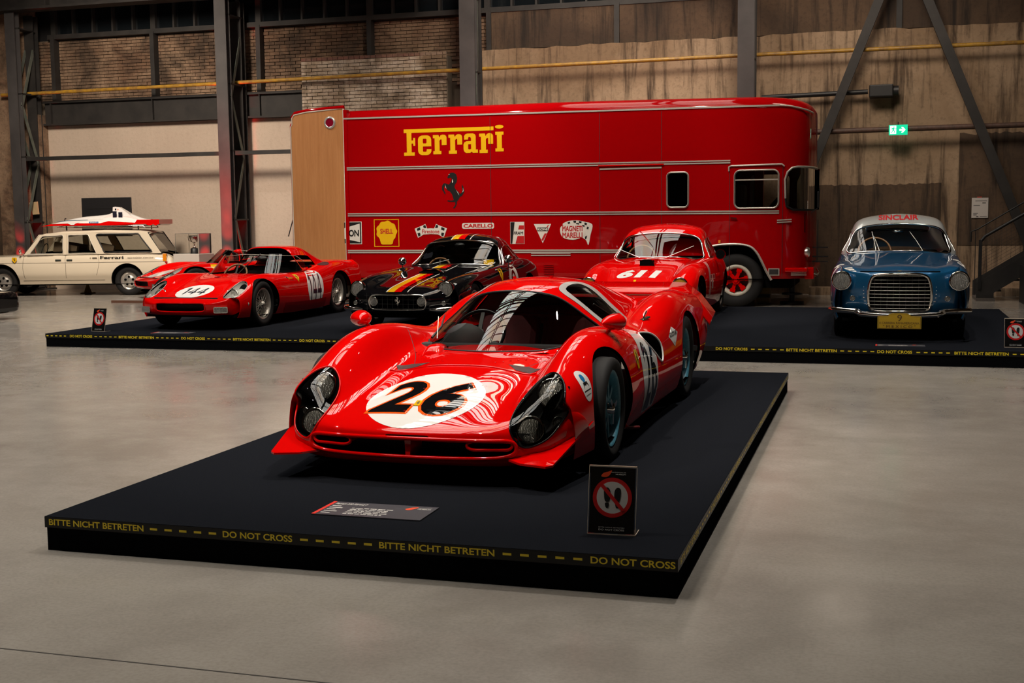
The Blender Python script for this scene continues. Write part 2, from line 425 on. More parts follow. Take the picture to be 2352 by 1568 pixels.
M_BRICKR = brickmat('bare_red_brick', [(.20, .085, .06), (.13, .06, .045), (.24, .17, .12), (.08, .05, .04)])
M_MORTAR = mat('mortar', (.11, .085, .06), .95)

def struct(o, label=None):
    o['kind'] = 'structure'
    if label: o['label'] = label
    return o
# floor: polished concrete
m = mat('polished_concrete', (.3, .26, .22), .3, spec=.6); n, l = nodes(m); b = n['Principled BSDF']
f1 = noise(n, l, .35, 6, .62, coords(n, l, (1, 1.3, 1)), .8); f2 = noise(n, l, 1.8, 8, .7, coords(n, l)); f3 = noise(n, l, 60, 3, .6, coords(n, l))
a = mixc(n, l, ramp(n, l, f1, [(.38, (0, 0, 0)), (.64, (1, 1, 1))]), (.36, .325, .28), (.27, .24, .205))
a = mixc(n, l, ramp(n, l, f2, [(.42, (0, 0, 0)), (.72, (.7, .7, .7))]), a, (.40, .365, .32))
a = mixc(n, l, ramp(n, l, f3, [(.4, (0, 0, 0)), (.75, (.25, .25, .25))]), a, (.14, .12, .10))
l.new(a, b.inputs['Base Color'])
l.new(ramp(n, l, f2, [(.3, (.13, .13, .13)), (.75, (.27, .27, .27))]), b.inputs['Roughness'])
l.new(bump(n, l, f1, .03, .05), b.inputs['Normal'])
struct(MB().bb((-30, -10, -.3), (12, 26, 0)).build('floor', m))
struct(MB().bb((-30, 3.534, -.001), (12, 3.541, .0012)).build('trim_1', mat('joint_sealant', (.05, .043, .035), .8)), 'thin dark joint across the floor')
# back wall
YW = 24.0
wall = MB(); wall.bb((-30, YW, -.02), (12, YW+.4, 3.66)); wb = wall.build('wall_back', M_PLAST); struct(wb)
def wpart(name, lo, hi, m, label=None, bevel=0):
    o = MB().bb(lo, hi).build(name, m, wb, bevel=bevel)
    if label: o['label'] = label
    return o
wpart('upper_wall', (-30, YW+.12, 3.66), (12, YW+.4, 5.56), M_MORTAR)
wpart('upper_plaster', (-7.62, YW-.06, 4.83), (12, YW+.12, 5.60), M_PLASTD, 'dark stained plaster band')
def uneven_slab(name, x0, x1, z0, z1, y0, y1, m, amp=.03, nx=60, seed=1):
    "slab with a broken upper edge"
    rnd = random.Random(seed); V = []; F = []
    xs = [x0+(x1-x0)*i/nx for i in range(nx+1)]; zs = [z1+rnd.uniform(-amp, amp) for _ in xs]
    for x, z in zip(xs, zs): V += [(x, y0, z0), (x, y0, z), (x, y1, z0), (x, y1, z)]
    for i in range(nx):
        a = 4*i; b = a+4; F += [(a, b, b+1, a+1), (a+1, b+1, b+3, a+3), (a+2, a+3, b+3, b+2)]
    F += [(0, 1, 3, 2), (4*nx, 4*nx+2, 4*nx+3, 4*nx+1)]
    return mesh_obj(name, V, F, m, wb)
uneven_slab('lower_plaster', -7.72, 12, 0, 4.82, YW-.16, YW+.01, M_PLASTR, .02, 90, 3)['label'] = 'stained light brown plaster with a broken top edge'
uneven_slab('dado_plaster', -1.2, 1.0, .0, 2.02, YW-.18, YW-.12, M_PLASTD, .015, 40, 5)['label'] = 'dark lower plaster patch'
uneven_slab('dado_plaster', 1.3, 4.0, .9, 2.9, YW-.17, YW-.12, M_PLASTD, .03, 40, 6)
wpart('plinth', (-1.3, YW-.5, 0), (12, YW-.1, .14), M_PLASTR)
# the pier of whitewashed brick above the truck
pier = MB().bb((-11.62, YW-.27, 0), (-8.42, YW, 4.74)).build('brick_pier', M_MORTAR, wb); pier['label'] = 'whitewashed brick pier'
bw, bh, gj = .24, .071, .012
def brick_mesh(name, L, H, D, m, seed):
    r = random.Random(seed); V = []
    for i in (0, 1):
        for j in (0, 1):
            for k in (0, 1):
                V.append((i*L+(r.uniform(-.004, .004)), -j*D+r.uniform(-.005, .004), k*H+r.uniform(-.003, .003)))
    me = bpy.data.meshes.new(name); me.from_pydata(V, [], [(0, 1, 3, 2), (4, 6, 7, 5), (0, 4, 5, 1), (2, 3, 7, 6), (0, 2, 6, 4), (1, 5, 7, 3)])
    me.materials.append(m); bm = bmesh.new(); bm.from_mesh(me); bmesh.ops.recalc_face_normals(bm, faces=bm.faces); bm.to_mesh(me); bm.free(); return me
BM = [brick_mesh('brick', bw-gj, bh-gj, .045, M_BRICKW, s) for s in range(5)]
BH = [brick_mesh('brick', bw/2-gj, bh-gj, .045, M_BRICKW, s) for s in range(3)]
BR = [brick_mesh('brick', bw/2-gj, bh-gj, .05, M_BRICKR, s) for s in range(3)]
cnt = 0; rest = MB(); top = 4.83; rowi = 0; z = top-bh
def stuff_brick(mb, x, y, z, L, H, D, r):
    a = [r.uniform(-.004, .004) for _ in range(3)]
    mb.bb((x, y-D+a[0], z), (x+L, y+.01, z+H))
rr = random.Random(4)
while z > 3.2:
    x = -11.62+(0 if rowi % 2 else -bw/2); header = rowi == 0
    while x < -8.42-.05:
        L = bw/2 if header else bw
        x0 = max(x, -11.62); L2 = min(x+L, -8.42)-x0
        if L2 > .05:
            if cnt < 298 and abs(L2-L) < .01 and z > 3.75:
                o = bpy.data.objects.new('brick', rr.choice(BR if header else BM)); link(o, pier); o.location = (x0, YW-.27-rr.uniform(0, .006), z); cnt += 1
                if header: o['label'] = 'bare red brick of the coping row'
            else: stuff_brick(rest, x0, YW-.27, z, L2-gj, bh-gj, .045, rr)
        x += L
    rowi += 1; z -= bh
rs = rest.build('brick_courses', M_BRICKW, pier); rs['kind'] = 'stuff'
# sooty brickwork between the posts
brk = MB(); z = 4.20; k = 0
while z < 5.50:
    x = -18.3+(0 if k % 2 else -bw/2)
    while x < -5.0:
        if not (-11.7 < x < -8.5 and z < 4.76) and not (x > -7.65 and z < 4.8):
            stuff_brick(brk, x, YW+.12, z, bw-gj, bh-gj, .03+rr.uniform(0, .012), rr)
        x += bw
    z += bh; k += 1
bo = brk.build('brickwork', M_BRICKD, wb); bo['kind'] = 'stuff'
# girder across the plaster
g = MB(); g.bb((-18.08, YW-.10, 3.66), (-11.66, YW-.005, 4.20)); g.bb((-18.08, YW-.18, 3.66), (-11.66, YW-.005, 3.70)); g.bb((-18.08, YW-.18, 4.15), (-11.66, YW-.005, 4.20))
for x in (-17.9, -15.3, -12.7): g.bb((x, YW-.17, 3.7), (x+.02, YW-.005, 4.15))
o = g.build('steel_girder', M_STEEL, wb); o['label'] = 'long dark steel girder over the light plaster'
# posts in the brickwork
for i, x in enumerate((-17.82, -15.28, -12.72, -10.18, -7.60, -5.0, .22, 2.8)):
    o = wpart('wall_post', (x-.05, YW-.1, 4.75 if x > -11 else 4.2), (x+.05, YW+.12, 5.6), M_STEEL)
# windows: a long band of dark steel lights
wt = 7.4
win = MB(); win.bb((-17.95, YW-.08, 5.56), (12, YW+.14, 5.66)); win.bb((-17.95, YW-.04, 6.62), (12, YW+.1, 6.68))
wo = win.build('window_1', M_STEEL); struct(wo, 'band of dark factory windows under the roof')
x = -17.80; i = 0
while x < 12:
    big = (i % 5 == 0)
    o = MB().bb((x-(.06 if big else .02), YW-.06, 5.6), (x+(.06 if big else .02), YW+.12, wt)).build('mullion', M_STEEL, wo)
    if x+.5 < 11:
        for (z0, z1) in ((5.66, 6.62), (6.68, wt)):
            if x < -3 or z0 < 6: o = MB().bb((x+.03, YW+.02+rr.uniform(0, .01), z0), (x+.487, YW+.03, z1)).build('pane', M_DARKPANE, wo)
    x += .508; i += 1
wpart('high_wall', (-30, YW+.05, wt), (12, YW+.4, 10.6), M_PLASTD)
wpart('window_backing', (-30, YW+.14, 5.56), (12, YW+.4, wt), M_BLACK)
# left end: sooty jamb and dark recess
wpart('jamb', (-19.2, YW-.35, 0), (-18.3, YW+.02, 7.4), M_BRICKD, 'dark sooty brick jamb beside the left column')
wpart('jamb', (-30, YW-.9, 0), (-19.25, YW+.02, 7.4), M_PLASTD)
wpart('jamb', (-18.35, YW-.30, 0), (-18.1, YW+.02, 3.9), M_BRICKD)
# other walls and roof
M_FAR = plaster('far_wall_paint', (.20, .15, .10), (.15, .11, .075), (.06, .045, .03), 1)
struct(MB().bb((-30.3, -10, 0), (-30, 24.4, 10.6)).build('wall_left', M_FAR))
struct(MB().bb((12, -10, 0), (12.3, 24.4, 10.6)).build('wall_right', M_FAR))
struct(MB().bb((-30, -10.3, 0), (12, -10, 10.6)).build('wall_front', M_FAR))
M_ROOF = noisy('roof_boards', (.035, .026, .02), (.06, .045, .034), 4, .8)
cl = MB(); cl.bb((-30, -10, 10.4), (-7.0, 24.4, 10.6)); cl.bb((-3.0, -10, 10.4), (12, 24.4, 10.6)); cl.bb((-7, -10, 10.4), (-3, 2.8, 10.6))
struct(cl.build('ceiling', M_ROOF))
# roof lantern: lit daylight panes with steel bars
m = mat('lantern_glass', (.8, .75, .7), .6, emit=(1, .82, .64), es=1.0); n, l = nodes(m); b = n['Principled BSDF']
f = noise(n, l, .8, 4, .5, coords(n, l)); l.new(ramp(n, l, f, [(.3, (1.0, .74, .50)), (.5, (1., .92, .82)), (.75, (.82, .90, .90))]), b.inputs['Emission Color'])
b.inputs['Emission Strength'].default_value = 6.5
sk = MB().bb((-7.0, 2.8, 10.45), (-3.0, 24, 10.5)).build('window_2', m); struct(sk, 'roof lantern of lit panes')
y = 2.8; i = 0
while y < 24:
    h = .16 if i % 4 == 0 else .045
    MB().bb((-7.05, y-h/2, 10.16 if i % 4 == 0 else 10.33), (-2.95, y+h/2, 10.45)).build('lantern_bar', M_STEEL, sk); y += .62; i += 1
for x in (-7.0, -4.75, -4.45, -3.0): MB().bb((x-.06, 2.8, 10.05), (x+.06, 24, 10.30)).build('lantern_rail', M_STEEL, sk)
# roof trusses
for y in (-4, 2, 8, 14, 20):
    t = MB(); t.bb((-30, y-.1, 9.3), (12, y+.1, 9.5)); t.bb((-30, y-.1, 10.2), (12, y+.1, 10.38))
    x = -29
    while x < 11: t.bar((x, y, 9.4), (x+1.0, y, 10.3), .07); t.bar((x+1.0, y, 10.3), (x+2.0, y, 9.4), .07); x += 2.0
    o = t.build('trim_2', M_STEEL); struct(o, 'steel roof truss')
# columns: two chords laced together
def column(x0, x1, depth, label, y=23.0, top=6.05):
    c = empty('steel_column', ((x0+x1)/2, y, 0)); tag(c, label, 'column'); wd = x1-x0
    f = MB(); f.bb((-wd/2, 0, 0), (wd/2, .022, top)); f.bb((-.012, .02, 0), (.012, .16, top)); f.bb((-wd/2, .16, 0), (wd/2, .18, top))
    f.build('front_chord', M_STEELC, c)
    f = MB(); f.bb((-wd/2, depth-.18, 0), (wd/2, depth-.16, top)); f.bb((-.012, depth-.16, 0), (.012, depth-.02, top)); f.bb((-wd/2, depth-.02, 0), (wd/2, depth, top))
    f.build('back_chord', M_STEEL, c)
    z = .3; s = 0
    while z < top-.9:
        for xx in (-wd/2+.02, wd/2-.02):
            a = (xx, .17, z) if s % 2 else (xx, depth-.17, z); b = (xx, depth-.17, z+1.25) if s % 2 else (xx, .17, z+1.25)
            MB().bar(a, b, .015, .075, (0, 0, 1)).build('lacing_bar', M_GREEN, c)
        z += 1.25; s += 1
    for z in (.05, 1.5, 2.93, 4.3, 5.7):
        MB().bb((-wd/2, .15, z), (wd/2, depth-.1, z+.03)).build('batten_plate', M_STEEL, c)
    MB().bb((-wd/2-.1, -.1, 0), (wd/2+.1, depth+.1, .03)).build('base_plate', M_STEEL, c)
    return c
column(-18.33, -18.09, .8, 'red-lit steel column at the far left edge, behind the white wagon')
column(-13.22, -12.96, .8, 'laced steel column lit red, between the wagon and the transporter')
column(-7.91, -7.60, .45, 'steel column rising behind the middle of the red transporter', top=9.3)
column(-2.58, -2.28, .45, 'steel column rising behind the transporter cab', top=9.3)
# crane runway beam
b_ = MB(); b_.bb((-22, 22.85, 6.05), (-8.5, 23.25, 6.10)); b_.bb((-22, 23.02, 6.10), (-8.5, 23.05, 6.6)); b_.bb((-22, 22.85, 6.6), (-8.5, 23.25, 6.66))
bo = b_.build('runway_beam', M_STEEL); tag(bo, 'riveted dark crane beam across the top left', 'beam')
for x in np.arange(-21, -9, 1.9): MB().bb((x, 22.88, 6.1), (x+.03, 23.2, 6.6)).build('stiffener', M_STEEL, bo)
# pipes
def pipe(name, label, cat, pts, r, m): return tag(MB().tube(pts, r, 10).build(name, m), label, cat)
pipe('gas_pipe', 'thin yellow pipe running the whole width of the back wall', 'pipe', [(-18.9, 23.5, 4.34), (-13.4, 23.5, 4.37), (-8, 23.5, 4.41), (-2.4, 23.5, 4.43), (4, 23.5, 4.42)], .038, M_YPIPE)
tag(MB().bb((-18.5, 23.22, 2.86), (-11.0, 23.34, 2.94)).build('steel_rail', M_STEEL), 'dark flat steel rail at mid height behind the wagon', 'rail')
pipe('rusty_pipe', 'brown pipe behind the exit sign, right of the transporter', 'pipe', [(-2.2, 23.5, 2.98), (.4, 23.5, 3.0), (4, 23.5, 3.01)], .05, M_BPIPE)
pipe('motor_shaft', 'dark horizontal shaft right above the transporter roof', 'pipe', [(-2.2, 23.62, 3.66), (-.3, 23.62, 3.69)], .045, M_BLACK)
t = empty('drive_box', (-.06, 23.6, 3.69)); tag(t, 'dark box at the end of the horizontal shaft on the wall', 'box')
MB().bb((-.22, -.12, -.11), (.2, .2, .11)).build('casing', M_BLACK, t, bevel=.02)
MB().cyl((.24, .02, 0), .09, .1, 16, 'X').build('end_cap', M_BLACK, t)
# braces on the right
def brace(a, b, label):
    o = MB().bar(a, b, .16, .03, (0, 1, 0)); d = (Vector(b)-Vector(a)).normalized(); u = d.cross(Vector((0, 1, 0)))
    for s in (-1, 1): o.bar(Vector(a)+u*.07*s+Vector((0, .05, 0)), Vector(b)+u*.07*s+Vector((0, .05, 0)), .02, .1, (0, 1, 0))
    return tag(o.build('diagonal_brace', M_STEEL), label, 'brace')
brace((.32, 23.36, 6.45), (-1.3, 23.36, 2.25), 'steel diagonal brace that leans down behind the transporter cab')
brace((.17, 23.16, 6.45), (2.75, 23.16, .15), 'steel diagonal brace crossing down to the stairs at the right')
# exit sign
t = empty('exit_sign', (.235, 23.38, 2.975)); tag(t, 'green lit emergency exit sign with running figure and arrow', 'sign')
MB().bb((-.16, 0, -.09), (.16, .04, .09)).build('housing', mat('sign_green', (.0, .25, .13), .4, emit=(0, .42, .20), es=1.6), t)
MSW = mat('sign_white', (.8, .9, .85), .4, emit=(.75, 1, .9), es=1.8)
O = (0, -.003, 0); XA = (1, 0, 0); ZA = (0, 0, 1)
flat('doorway', [rect(-.14, -.07, -.035, .075)], MSW, t, O, XA, ZA)
MSG = MATS['sign_green']
flat('running_figure', [ellipse(-.075, .052, .012, .012, 12), [(-.1, .035), (-.07, .038), (-.055, .015), (-.035, .02), (-.037, .028), (-.06, .028), (-.075, .0), (-.055, -.02), (-.062, -.055), (-.072, -.052), (-.07, -.022), (-.09, -.01), (-.1, -.04), (-.13, -.045), (-.13, -.036), (-.108, -.03), (-.095, .01), (-.11, .02), (-.118, .0), (-.126, .004), (-.115, .03)]], MSG, t, (0, -.006, 0), XA, ZA)
flat('arrow', [[(.02, .015), (.075, .015), (.05, .05), (.08, .05), (.125, 0), (.08, -.05), (.05, -.05), (.075, -.015), (.02, -.015)]], MSW, t, (0, -.004, 0), XA, ZA)
MB().bb((-.01, .0, .09), (.01, .02, .14)).build('hanger', M_BLACK, t)
# paper notice
M_PAPER = mat('paper', (.52, .49, .46), .8)
t = empty('paper_notice', (1.67, YW-.19, 1.57)); tag(t, 'white paper notice taped to the wall above the stairs', 'notice')
MB().bb((-.14, 0, -.18), (.14, .006, .18)).build('sheet', M_PAPER, t)
M_INK = mat('dark_ink', (.03, .03, .035), .7)
flat('print', [rect(-.08, .12, .12, .13), rect(-.11, .04, .0, .048), rect(-.11, -.1, -.03, -.092), rect(-.11, -.13, -.05, -.12), rect(-.06, -.165, -.02, -.15), rect(.0, -.16, .12, -.153), rect(.04, .08, .1, .095)], M_INK, t, (0, -.002, 0), XA, ZA)
flat('stamp', [rect(-.05, .185, .03, .20)], mat('notice_red', (.5, .03, .02), .6), t, (0, -.002, 0), XA, ZA)
# hanging paper by the left column
o = mesh_obj('cardboard_sheet', [(-.11, 0, .13), (.1, .03, .15), (.11, .05, -.13), (-.04, .02, -.14), (-.11, .006, .13), (.1, .036, .15), (.11, .056, -.13), (-.04, .026, -.14)],
             [(0, 1, 2, 3), (7, 6, 5, 4), (0, 4, 5, 1), (1, 5, 6, 2), (2, 6, 7, 3), (3, 7, 4, 0)], mat('cardboard', (.42, .31, .17), .8), loc=(-18.17, 23.45, 1.82))
tag(o, 'small torn cardboard sheet pinned beside the left column', 'cardboard')
# black panel on the plaster behind the wagon
t = empty('wall_panel', (-16.65, YW-.03, 1.62)); tag(t, 'black rectangular panel on the plaster behind the roof rack', 'panel')
MB().bb((-.64, 0, -.42), (.64, .03, .42)).build('board', mat('black_board', (.012, .012, .014), .55), t, bevel=.006)
MB().bb((-.5, -.004, .17), (.6, .0, .178)).build('seam', M_BLACK, t)
# leaning rod against the plaster by the transporter
pipe('leaning_rod', 'thin dark rod leaning on the plaster beside the wooden door', 'rod', [(-11.72, 23.8, 2.25), (-12.06, 23.75, 1.15)], .012, M_BLACK)
# ================================================================ TRANSPORTER
def paint(name, c, rough=.32, coatr=.012, spec=.5, cw=1.0):
    m = mat(name, c, max(rough, .5), 0, cw, coatr=coatr, spec=0.); return m
RED = paint('racing_red', (.62, .0012, .001), cw=.9); REDB = paint('truck_red', (.33, .0008, .002), .38, .04, cw=.5)
CHROME = mat('chrome', (.82, .80, .76), .08, 1.); ALU = mat('brushed_aluminium', (.62, .57, .50), .34, .45)
RUBBER = mat('tire_rubber', (.010, .0095, .0095), .75, spec=.25); DARKIN = mat('dark_interior', (.003, .003, .003), .9, spec=.05)
WHITE = paint('white_paint', (.74, .72, .69)); CREAM = paint('cream_paint', (.60, .52, .40), .4); BLACKP = paint('black_gloss', (.004, .004, .005))
YEL = paint('yellow_print', (.75, .42, .01), .4); WPRINT = mat('white_print', (.66, .61, .54), .4); BPRINT = mat('black_print', (.008, .008, .008), .4); RPRINT = mat('red_print', (.45, .01, .012), .4)
ORANGE = paint('orange_print', (.85, .10, .01)); GLASS = glass('window_glass'); GLASSD = glass('smoked_glass', (.45, .47, .45)); LENS = glass('lamp_glass', (.93, .93, .9), 1.5)
AMBER = mat('amber_lens', (.7, .22, .01), .2, coat=1); REFL = mat('lamp_reflector', (.85, .83, .78), .28, .85)
def fit(loops, x0, y0, x1, y1):
    A = np.array([p for L in loops for p in L]); lo, hi = A.min(0), A.max(0); s = ((x1-x0)/(hi[0]-lo[0]), (y1-y0)/(hi[1]-lo[1]))
    return [[(x0+(p[0]-lo[0])*s[0], y0+(p[1]-lo[1])*s[1]) for p in L] for L in loops]
def ftext(s, x0, y0, x1, y1, bold=.02, shear=0.): return fit(text_loops(s, 1, bold, shear), x0, y0, x1, y1)
XA = (1, 0, 0); ZA = (0, 0, 1)
def emblem_horse(x0, y0, x1, y1):
    P = [(1418,590),(1400,598),(1380,628),(1388,638),(1412,632),(1420,645),(1412,670),(1392,692),(1362,680),(1345,682),(1332,700),(1330,735),(1342,748),(1356,776),(1364,770),(1350,738),(1348,712),(1358,702),(1372,720),(1376,738),(1400,750),(1420,775),(1428,800),(1435,825),(1410,829),(1378,825),(1380,836),(1415,841),(1445,840),(1450,860),(1440,878),(1428,890),(1436,898),(1450,885),(1462,862),(1464,838),(1480,818),(1492,797),(1508,792),(1519,775),(1531,755),(1527,725),(1512,690),(1509,715),(1514,740),(1505,765),(1492,772),(1478,755),(1455,735),(1442,712),(1450,690),(1464,670),(1469,640),(1460,605),(1440,593)]
    return fit([[(x, -y) for x, y in P]], x0, y0, x1, y1)
def wordmark(x0, y0, x1, y1):
    "slab-serif word with the long-roofed capital"
    G = []
    def bx(a, b, c, d): G.append(rect(a, -d, c, -b))
    bx(1022, 1046, 1758, 1078); bx(1046, 1078, 1086, 1246); bx(1022, 1246, 1111, 1275); bx(1086, 1143, 1100, 1170); bx(1100, 1122, 1117, 1190)
    def e(x): G.append(rrect(x, -1272, x+110, -1103, 38)); 
    groups = [[g] for g in G]
    ee = [rrect(1140, -1272, 1250, -1103, 38), rrect(1180, -1172, 1211, -1132, 8), [(1180, -1198), (1250.4, -1198), (1250.4, -1222), (1211, -1222), (1211, -1238), (1206, -1243), (1185, -1243), (1180, -1238)]]
    groups.append(ee)
    def r(x): return [[(x, -1103), (x+46, -1103), (x+52, -1125), (x+62, -1108), (x+78, -1101), (x+96, -1103), (x+108, -1112), (x+112, -1125), (x+112, -1191), (x+72, -1191), (x+72, -1142), (x+62, -1142), (x+54, -1152), (x+54, -1240), (x+68, -1240), (x+68, -1268), (x+2, -1268), (x+2, -1240), (x+14, -1240), (x+14, -1130), (x, -1130)]]
    groups += [r(1264), r(1392)]
    groups.append([[(1520, -1120), (1528, -1106), (1545, -1099), (1590, -1099), (1608, -1107), (1614, -1122), (1614, -1236), (1630, -1236), (1630, -1264), (1590, -1264), (1580, -1254), (1568, -1264), (1535, -1264), (1520, -1252), (1514, -1235), (1514, -1190), (1522, -1172), (1540, -1164), (1576, -1164), (1576, -1140), (1570, -1130), (1556, -1130), (1552, -1140), (1552, -1150), (1520, -1150)], [(1552, -1190), (1576, -1190), (1576, -1228), (1570, -1234), (1556, -1234), (1552, -1228)]])
    groups.append(r(1642)); groups.append([[(1772, -1092), (1838, -1092), (1838, -1118), (1824, -1118), (1824, -1232), (1838, -1232), (1838, -1258), (1772, -1258), (1772, -1232), (1785, -1232), (1785, -1118), (1772, -1118)]])
    groups.append([ellipse(1804, -1050, 34, 16, 24)])
    sx = (x1-x0)/816; sy = (y1-y0)/240
    return [[[(x0+(a-1022)*sx, y0+(b+1275)*sy) for a, b in L] for L in g] for g in groups]
def flats(name, groups, m, parent, origin, xa, ya, off=0.):
    "several figures that may overlap, as one print"
    xa = Vector(xa).normalized(); ya = Vector(ya).normalized(); n_ = xa.cross(ya); o = Vector(origin); VV = []; FF = []
    for k, g in enumerate(groups):
        V, F = fill(g, 1e3, grid=False, bstep=1e3); b = len(VV); VV += [tuple(o+xa*float(p)+ya*float(q)+n_*(off)) for p, q in V]; FF += [[b+i for i in f] for f in F]
    return mesh_obj(name, VV, FF, m, parent)

YT = 20.3; TX0, TX1 = -9.16, -1.12
tr = empty('race_transporter', (-5, YT+1.2, 0)); tag(tr, 'long red two-storey race car transporter bus parked along the back wall', 'truck')
def L3(x, y, z): return (x+5, y-YT-1.2, z)   # world -> local
OY = YT  # side plane
# shell: near and far halves, swept to a rounded nose at +X; openings are cut out of the sheet
def tsec(a, zt):
    base = [(.02, .46), (0, .62), (0, .95), (0, 1.3), (0, 1.6), (0, 1.9), (0, 2.25), (0, 2.6), (0, 2.9), (0, zt-.23), (.035, zt-.10), (.13, zt-.03), (.32, zt+.005), (.7, zt+.025), (1.2, zt+.03)]
    return [(a+y*(1-a/1.2), z) for y, z in base]
xs = [(TX0, 0, 3.42), (-8, 0, 3.425), (-6.6, 0, 3.43), (-5.2, 0, 3.43), (-4, 0, 3.42), (-3.2, 0, 3.41), (-2.5, 0, 3.40), (-2.0, 0, 3.39), (-1.68, .0, 3.37), (-1.50, .012, 3.35), (-1.35, .06, 3.32), (-1.23, .17, 3.28), (-1.15, .36, 3.23), (-1.11, .62, 3.18), (-1.09, .9, 3.15), (-1.085, 1.2, 3.14)]
LX = 5; wc = (-2.28+LX, .43)
def TS(far):
    net = [[L3(x, (OY+b) if not far else (OY+2.4-b), z) for b, z in tsec(a, zt)] for x, a, zt in xs]
    return Surf(np.array(net), mirror=False)
TN, TF = TS(False), TS(True)
cabw = rrect(-2.31+LX, 1.60, -1.61+LX, 2.21, .09); smw = rrect(-3.41+LX, 1.63, -3.06+LX, 2.20, .07)
arch = [(wc[0]-.62, .475), (wc[0]-.60, .6), (wc[0]-.5, .84), (wc[0]-.28, .99), (wc[0]+.12, .99), (wc[0]+.32, .88), (wc[0]+.48, .6), (wc[0]+.545, .475)]
box_ = (0, 9, 0, 11)
def tuv(S, L, n=0):
    L = resample(L, .05); return S.inv((0, 2), [tuple(q) for q in L], box_)
cab_uv = tuv(TN, cabw); sm_uv = tuv(TN, smw)
ar = resample(arch, .06); ar = ar[:-1]; au = TN.inv((0, 2), [tuple(q) for q in arch], box_); au = smooth_loop(au, 4, False); au = np.concatenate([au, [[.004, au[-1][1]], [.004, au[0][1]]]])
wsv = float(TN.inv((0, 2), [(-1.49+LX, 1.9)], (3, 7, 7, 10))[0][1]); zb_ = TN.inv((0, 2), [(-2.5+LX, 1.57), (-2.5+LX, 2.24)], box_)[:, 0]
ws_uv = [(zb_[0]+.25, wsv), (zb_[0]+.06, wsv+.12), (zb_[0], wsv+.4), (zb_[0], 14.99), (zb_[1], 14.99), (zb_[1], wsv+.9), (zb_[1]-.12, wsv+.35), (zb_[1]-.5, wsv)]
ws_uv = resample(ws_uv, .2)
body = panel('body', TN, rect(0, 0, 14, 15), [cab_uv, sm_uv, au, ws_uv], REDB, tr, .25, .25, lip=.05, flip=1)
panel('far_side', TF, rect(0, 0, 14, 15), [cab_uv, ws_uv], REDB, tr, .4, .4, lip=.05, flip=-1)
MB().bb((TX0+LX, -1.19, .46), (TX0+LX+.05, 1.19, 3.3)).build('rear_frame', REDB, tr)
def outline_prism(loop, y0, y1):
    "loop in (x, z), extruded in y; local coordinates"
    n_ = len(loop); V = [(x, y, z) for y in (y0, y1) for x, z in loop]; return mesh_obj('prism', V, [tuple(range(n_))[::-1], tuple(range(n_, 2*n_))]+[(i, (i+1) % n_, n_+(i+1) % n_, n_+i) for i in range(n_)], M_BLACK)
MB().bb((-3.0+LX, -.80, .5), (-1.15+LX, 1.10, 1.2)).build('cab_base', DARKIN, tr)
# windscreen glass wraps round the nose
panel('windscreen', TN, ws_uv, [], GLASSD, tr, .3, .3, off=.0); panel('windscreen', TF, ws_uv, [], GLASSD, tr, .3, .3, off=.0)
P = [L3(-1.50, OY-.01, 1.75), L3(-1.51, OY-.01, 2.05), L3(-1.47, OY-.008, 2.17), L3(-1.40, OY+.005, 2.235), L3(-1.32, OY+.045, 2.25), L3(-1.20, OY+.17, 2.25), L3(-1.12, OY+.38, 2.25), L3(-1.08, OY+.7, 2.25), L3(-1.07, OY+1.2, 2.25)]
MB().tube(P, .018, 8).build('windscreen_brow', ALU, tr)
MB().tube([L3(-1.5, OY-.005, 1.75), L3(-1.48, OY-.005, 1.62), L3(-1.38, OY+.015, 1.565), L3(-1.20, OY+.17, 1.56), L3(-1.09, OY+.7, 1.56)], .018, 8).build('windscreen_seal', M_BLACK, tr)
# glass, frames
for lp, nm in ((cabw, 'cab_window'), (smw, 'side_window')):
    o = mesh_obj(nm, [(x, -1.2+.02, z) for x, z in lp], [tuple(range(len(lp)))], GLASSD if nm == 'side_window' else GLASS, tr)
    MB().tube([(x, -1.205, z) for x, z in lp], .014, 8, True).build('window_frame', ALU, o)
MB().bb((-2.31+LX, -1.2-.012, 2.045), (-1.61+LX, -1.18, 2.065)).build('sliding_rail', ALU, tr)
# dark room inside, seat and red pillar
ins = MB(); ins.bb((-3.9+LX, -1.14, 1.2), (-2.5+LX, 1.1, 3.2)); ins.build('bulkhead', DARKIN, tr)
MB().bb((-2.2+LX, .95, 1.3), (-2.05+LX, 1.12, 2.3)).build('far_pillar', mat('cab_red', (.55, .02, .005), .4), tr)
MB().bb((-2.5+LX, -1.0, 1.2), (-1.2+LX, 1.0, 1.5)).build('cab_floor', DARKIN, tr)
MB().tube([(-1.75+LX+.2*math.cos(t)*.5, -.55+.23*math.sin(t), 1.66+.2*math.cos(t)*.6) for t in np.linspace(0, 2*math.pi, 24, endpoint=False)], .016, 8, True).build('steering_wheel', M_BLACK, tr)
MB().bb((-2.45+LX, -.8, 1.45), (-2.2+LX, -.3, 2.0)).build('seat', mat('brown_leather', (.07, .04, .025), .6), tr, bevel=.05)
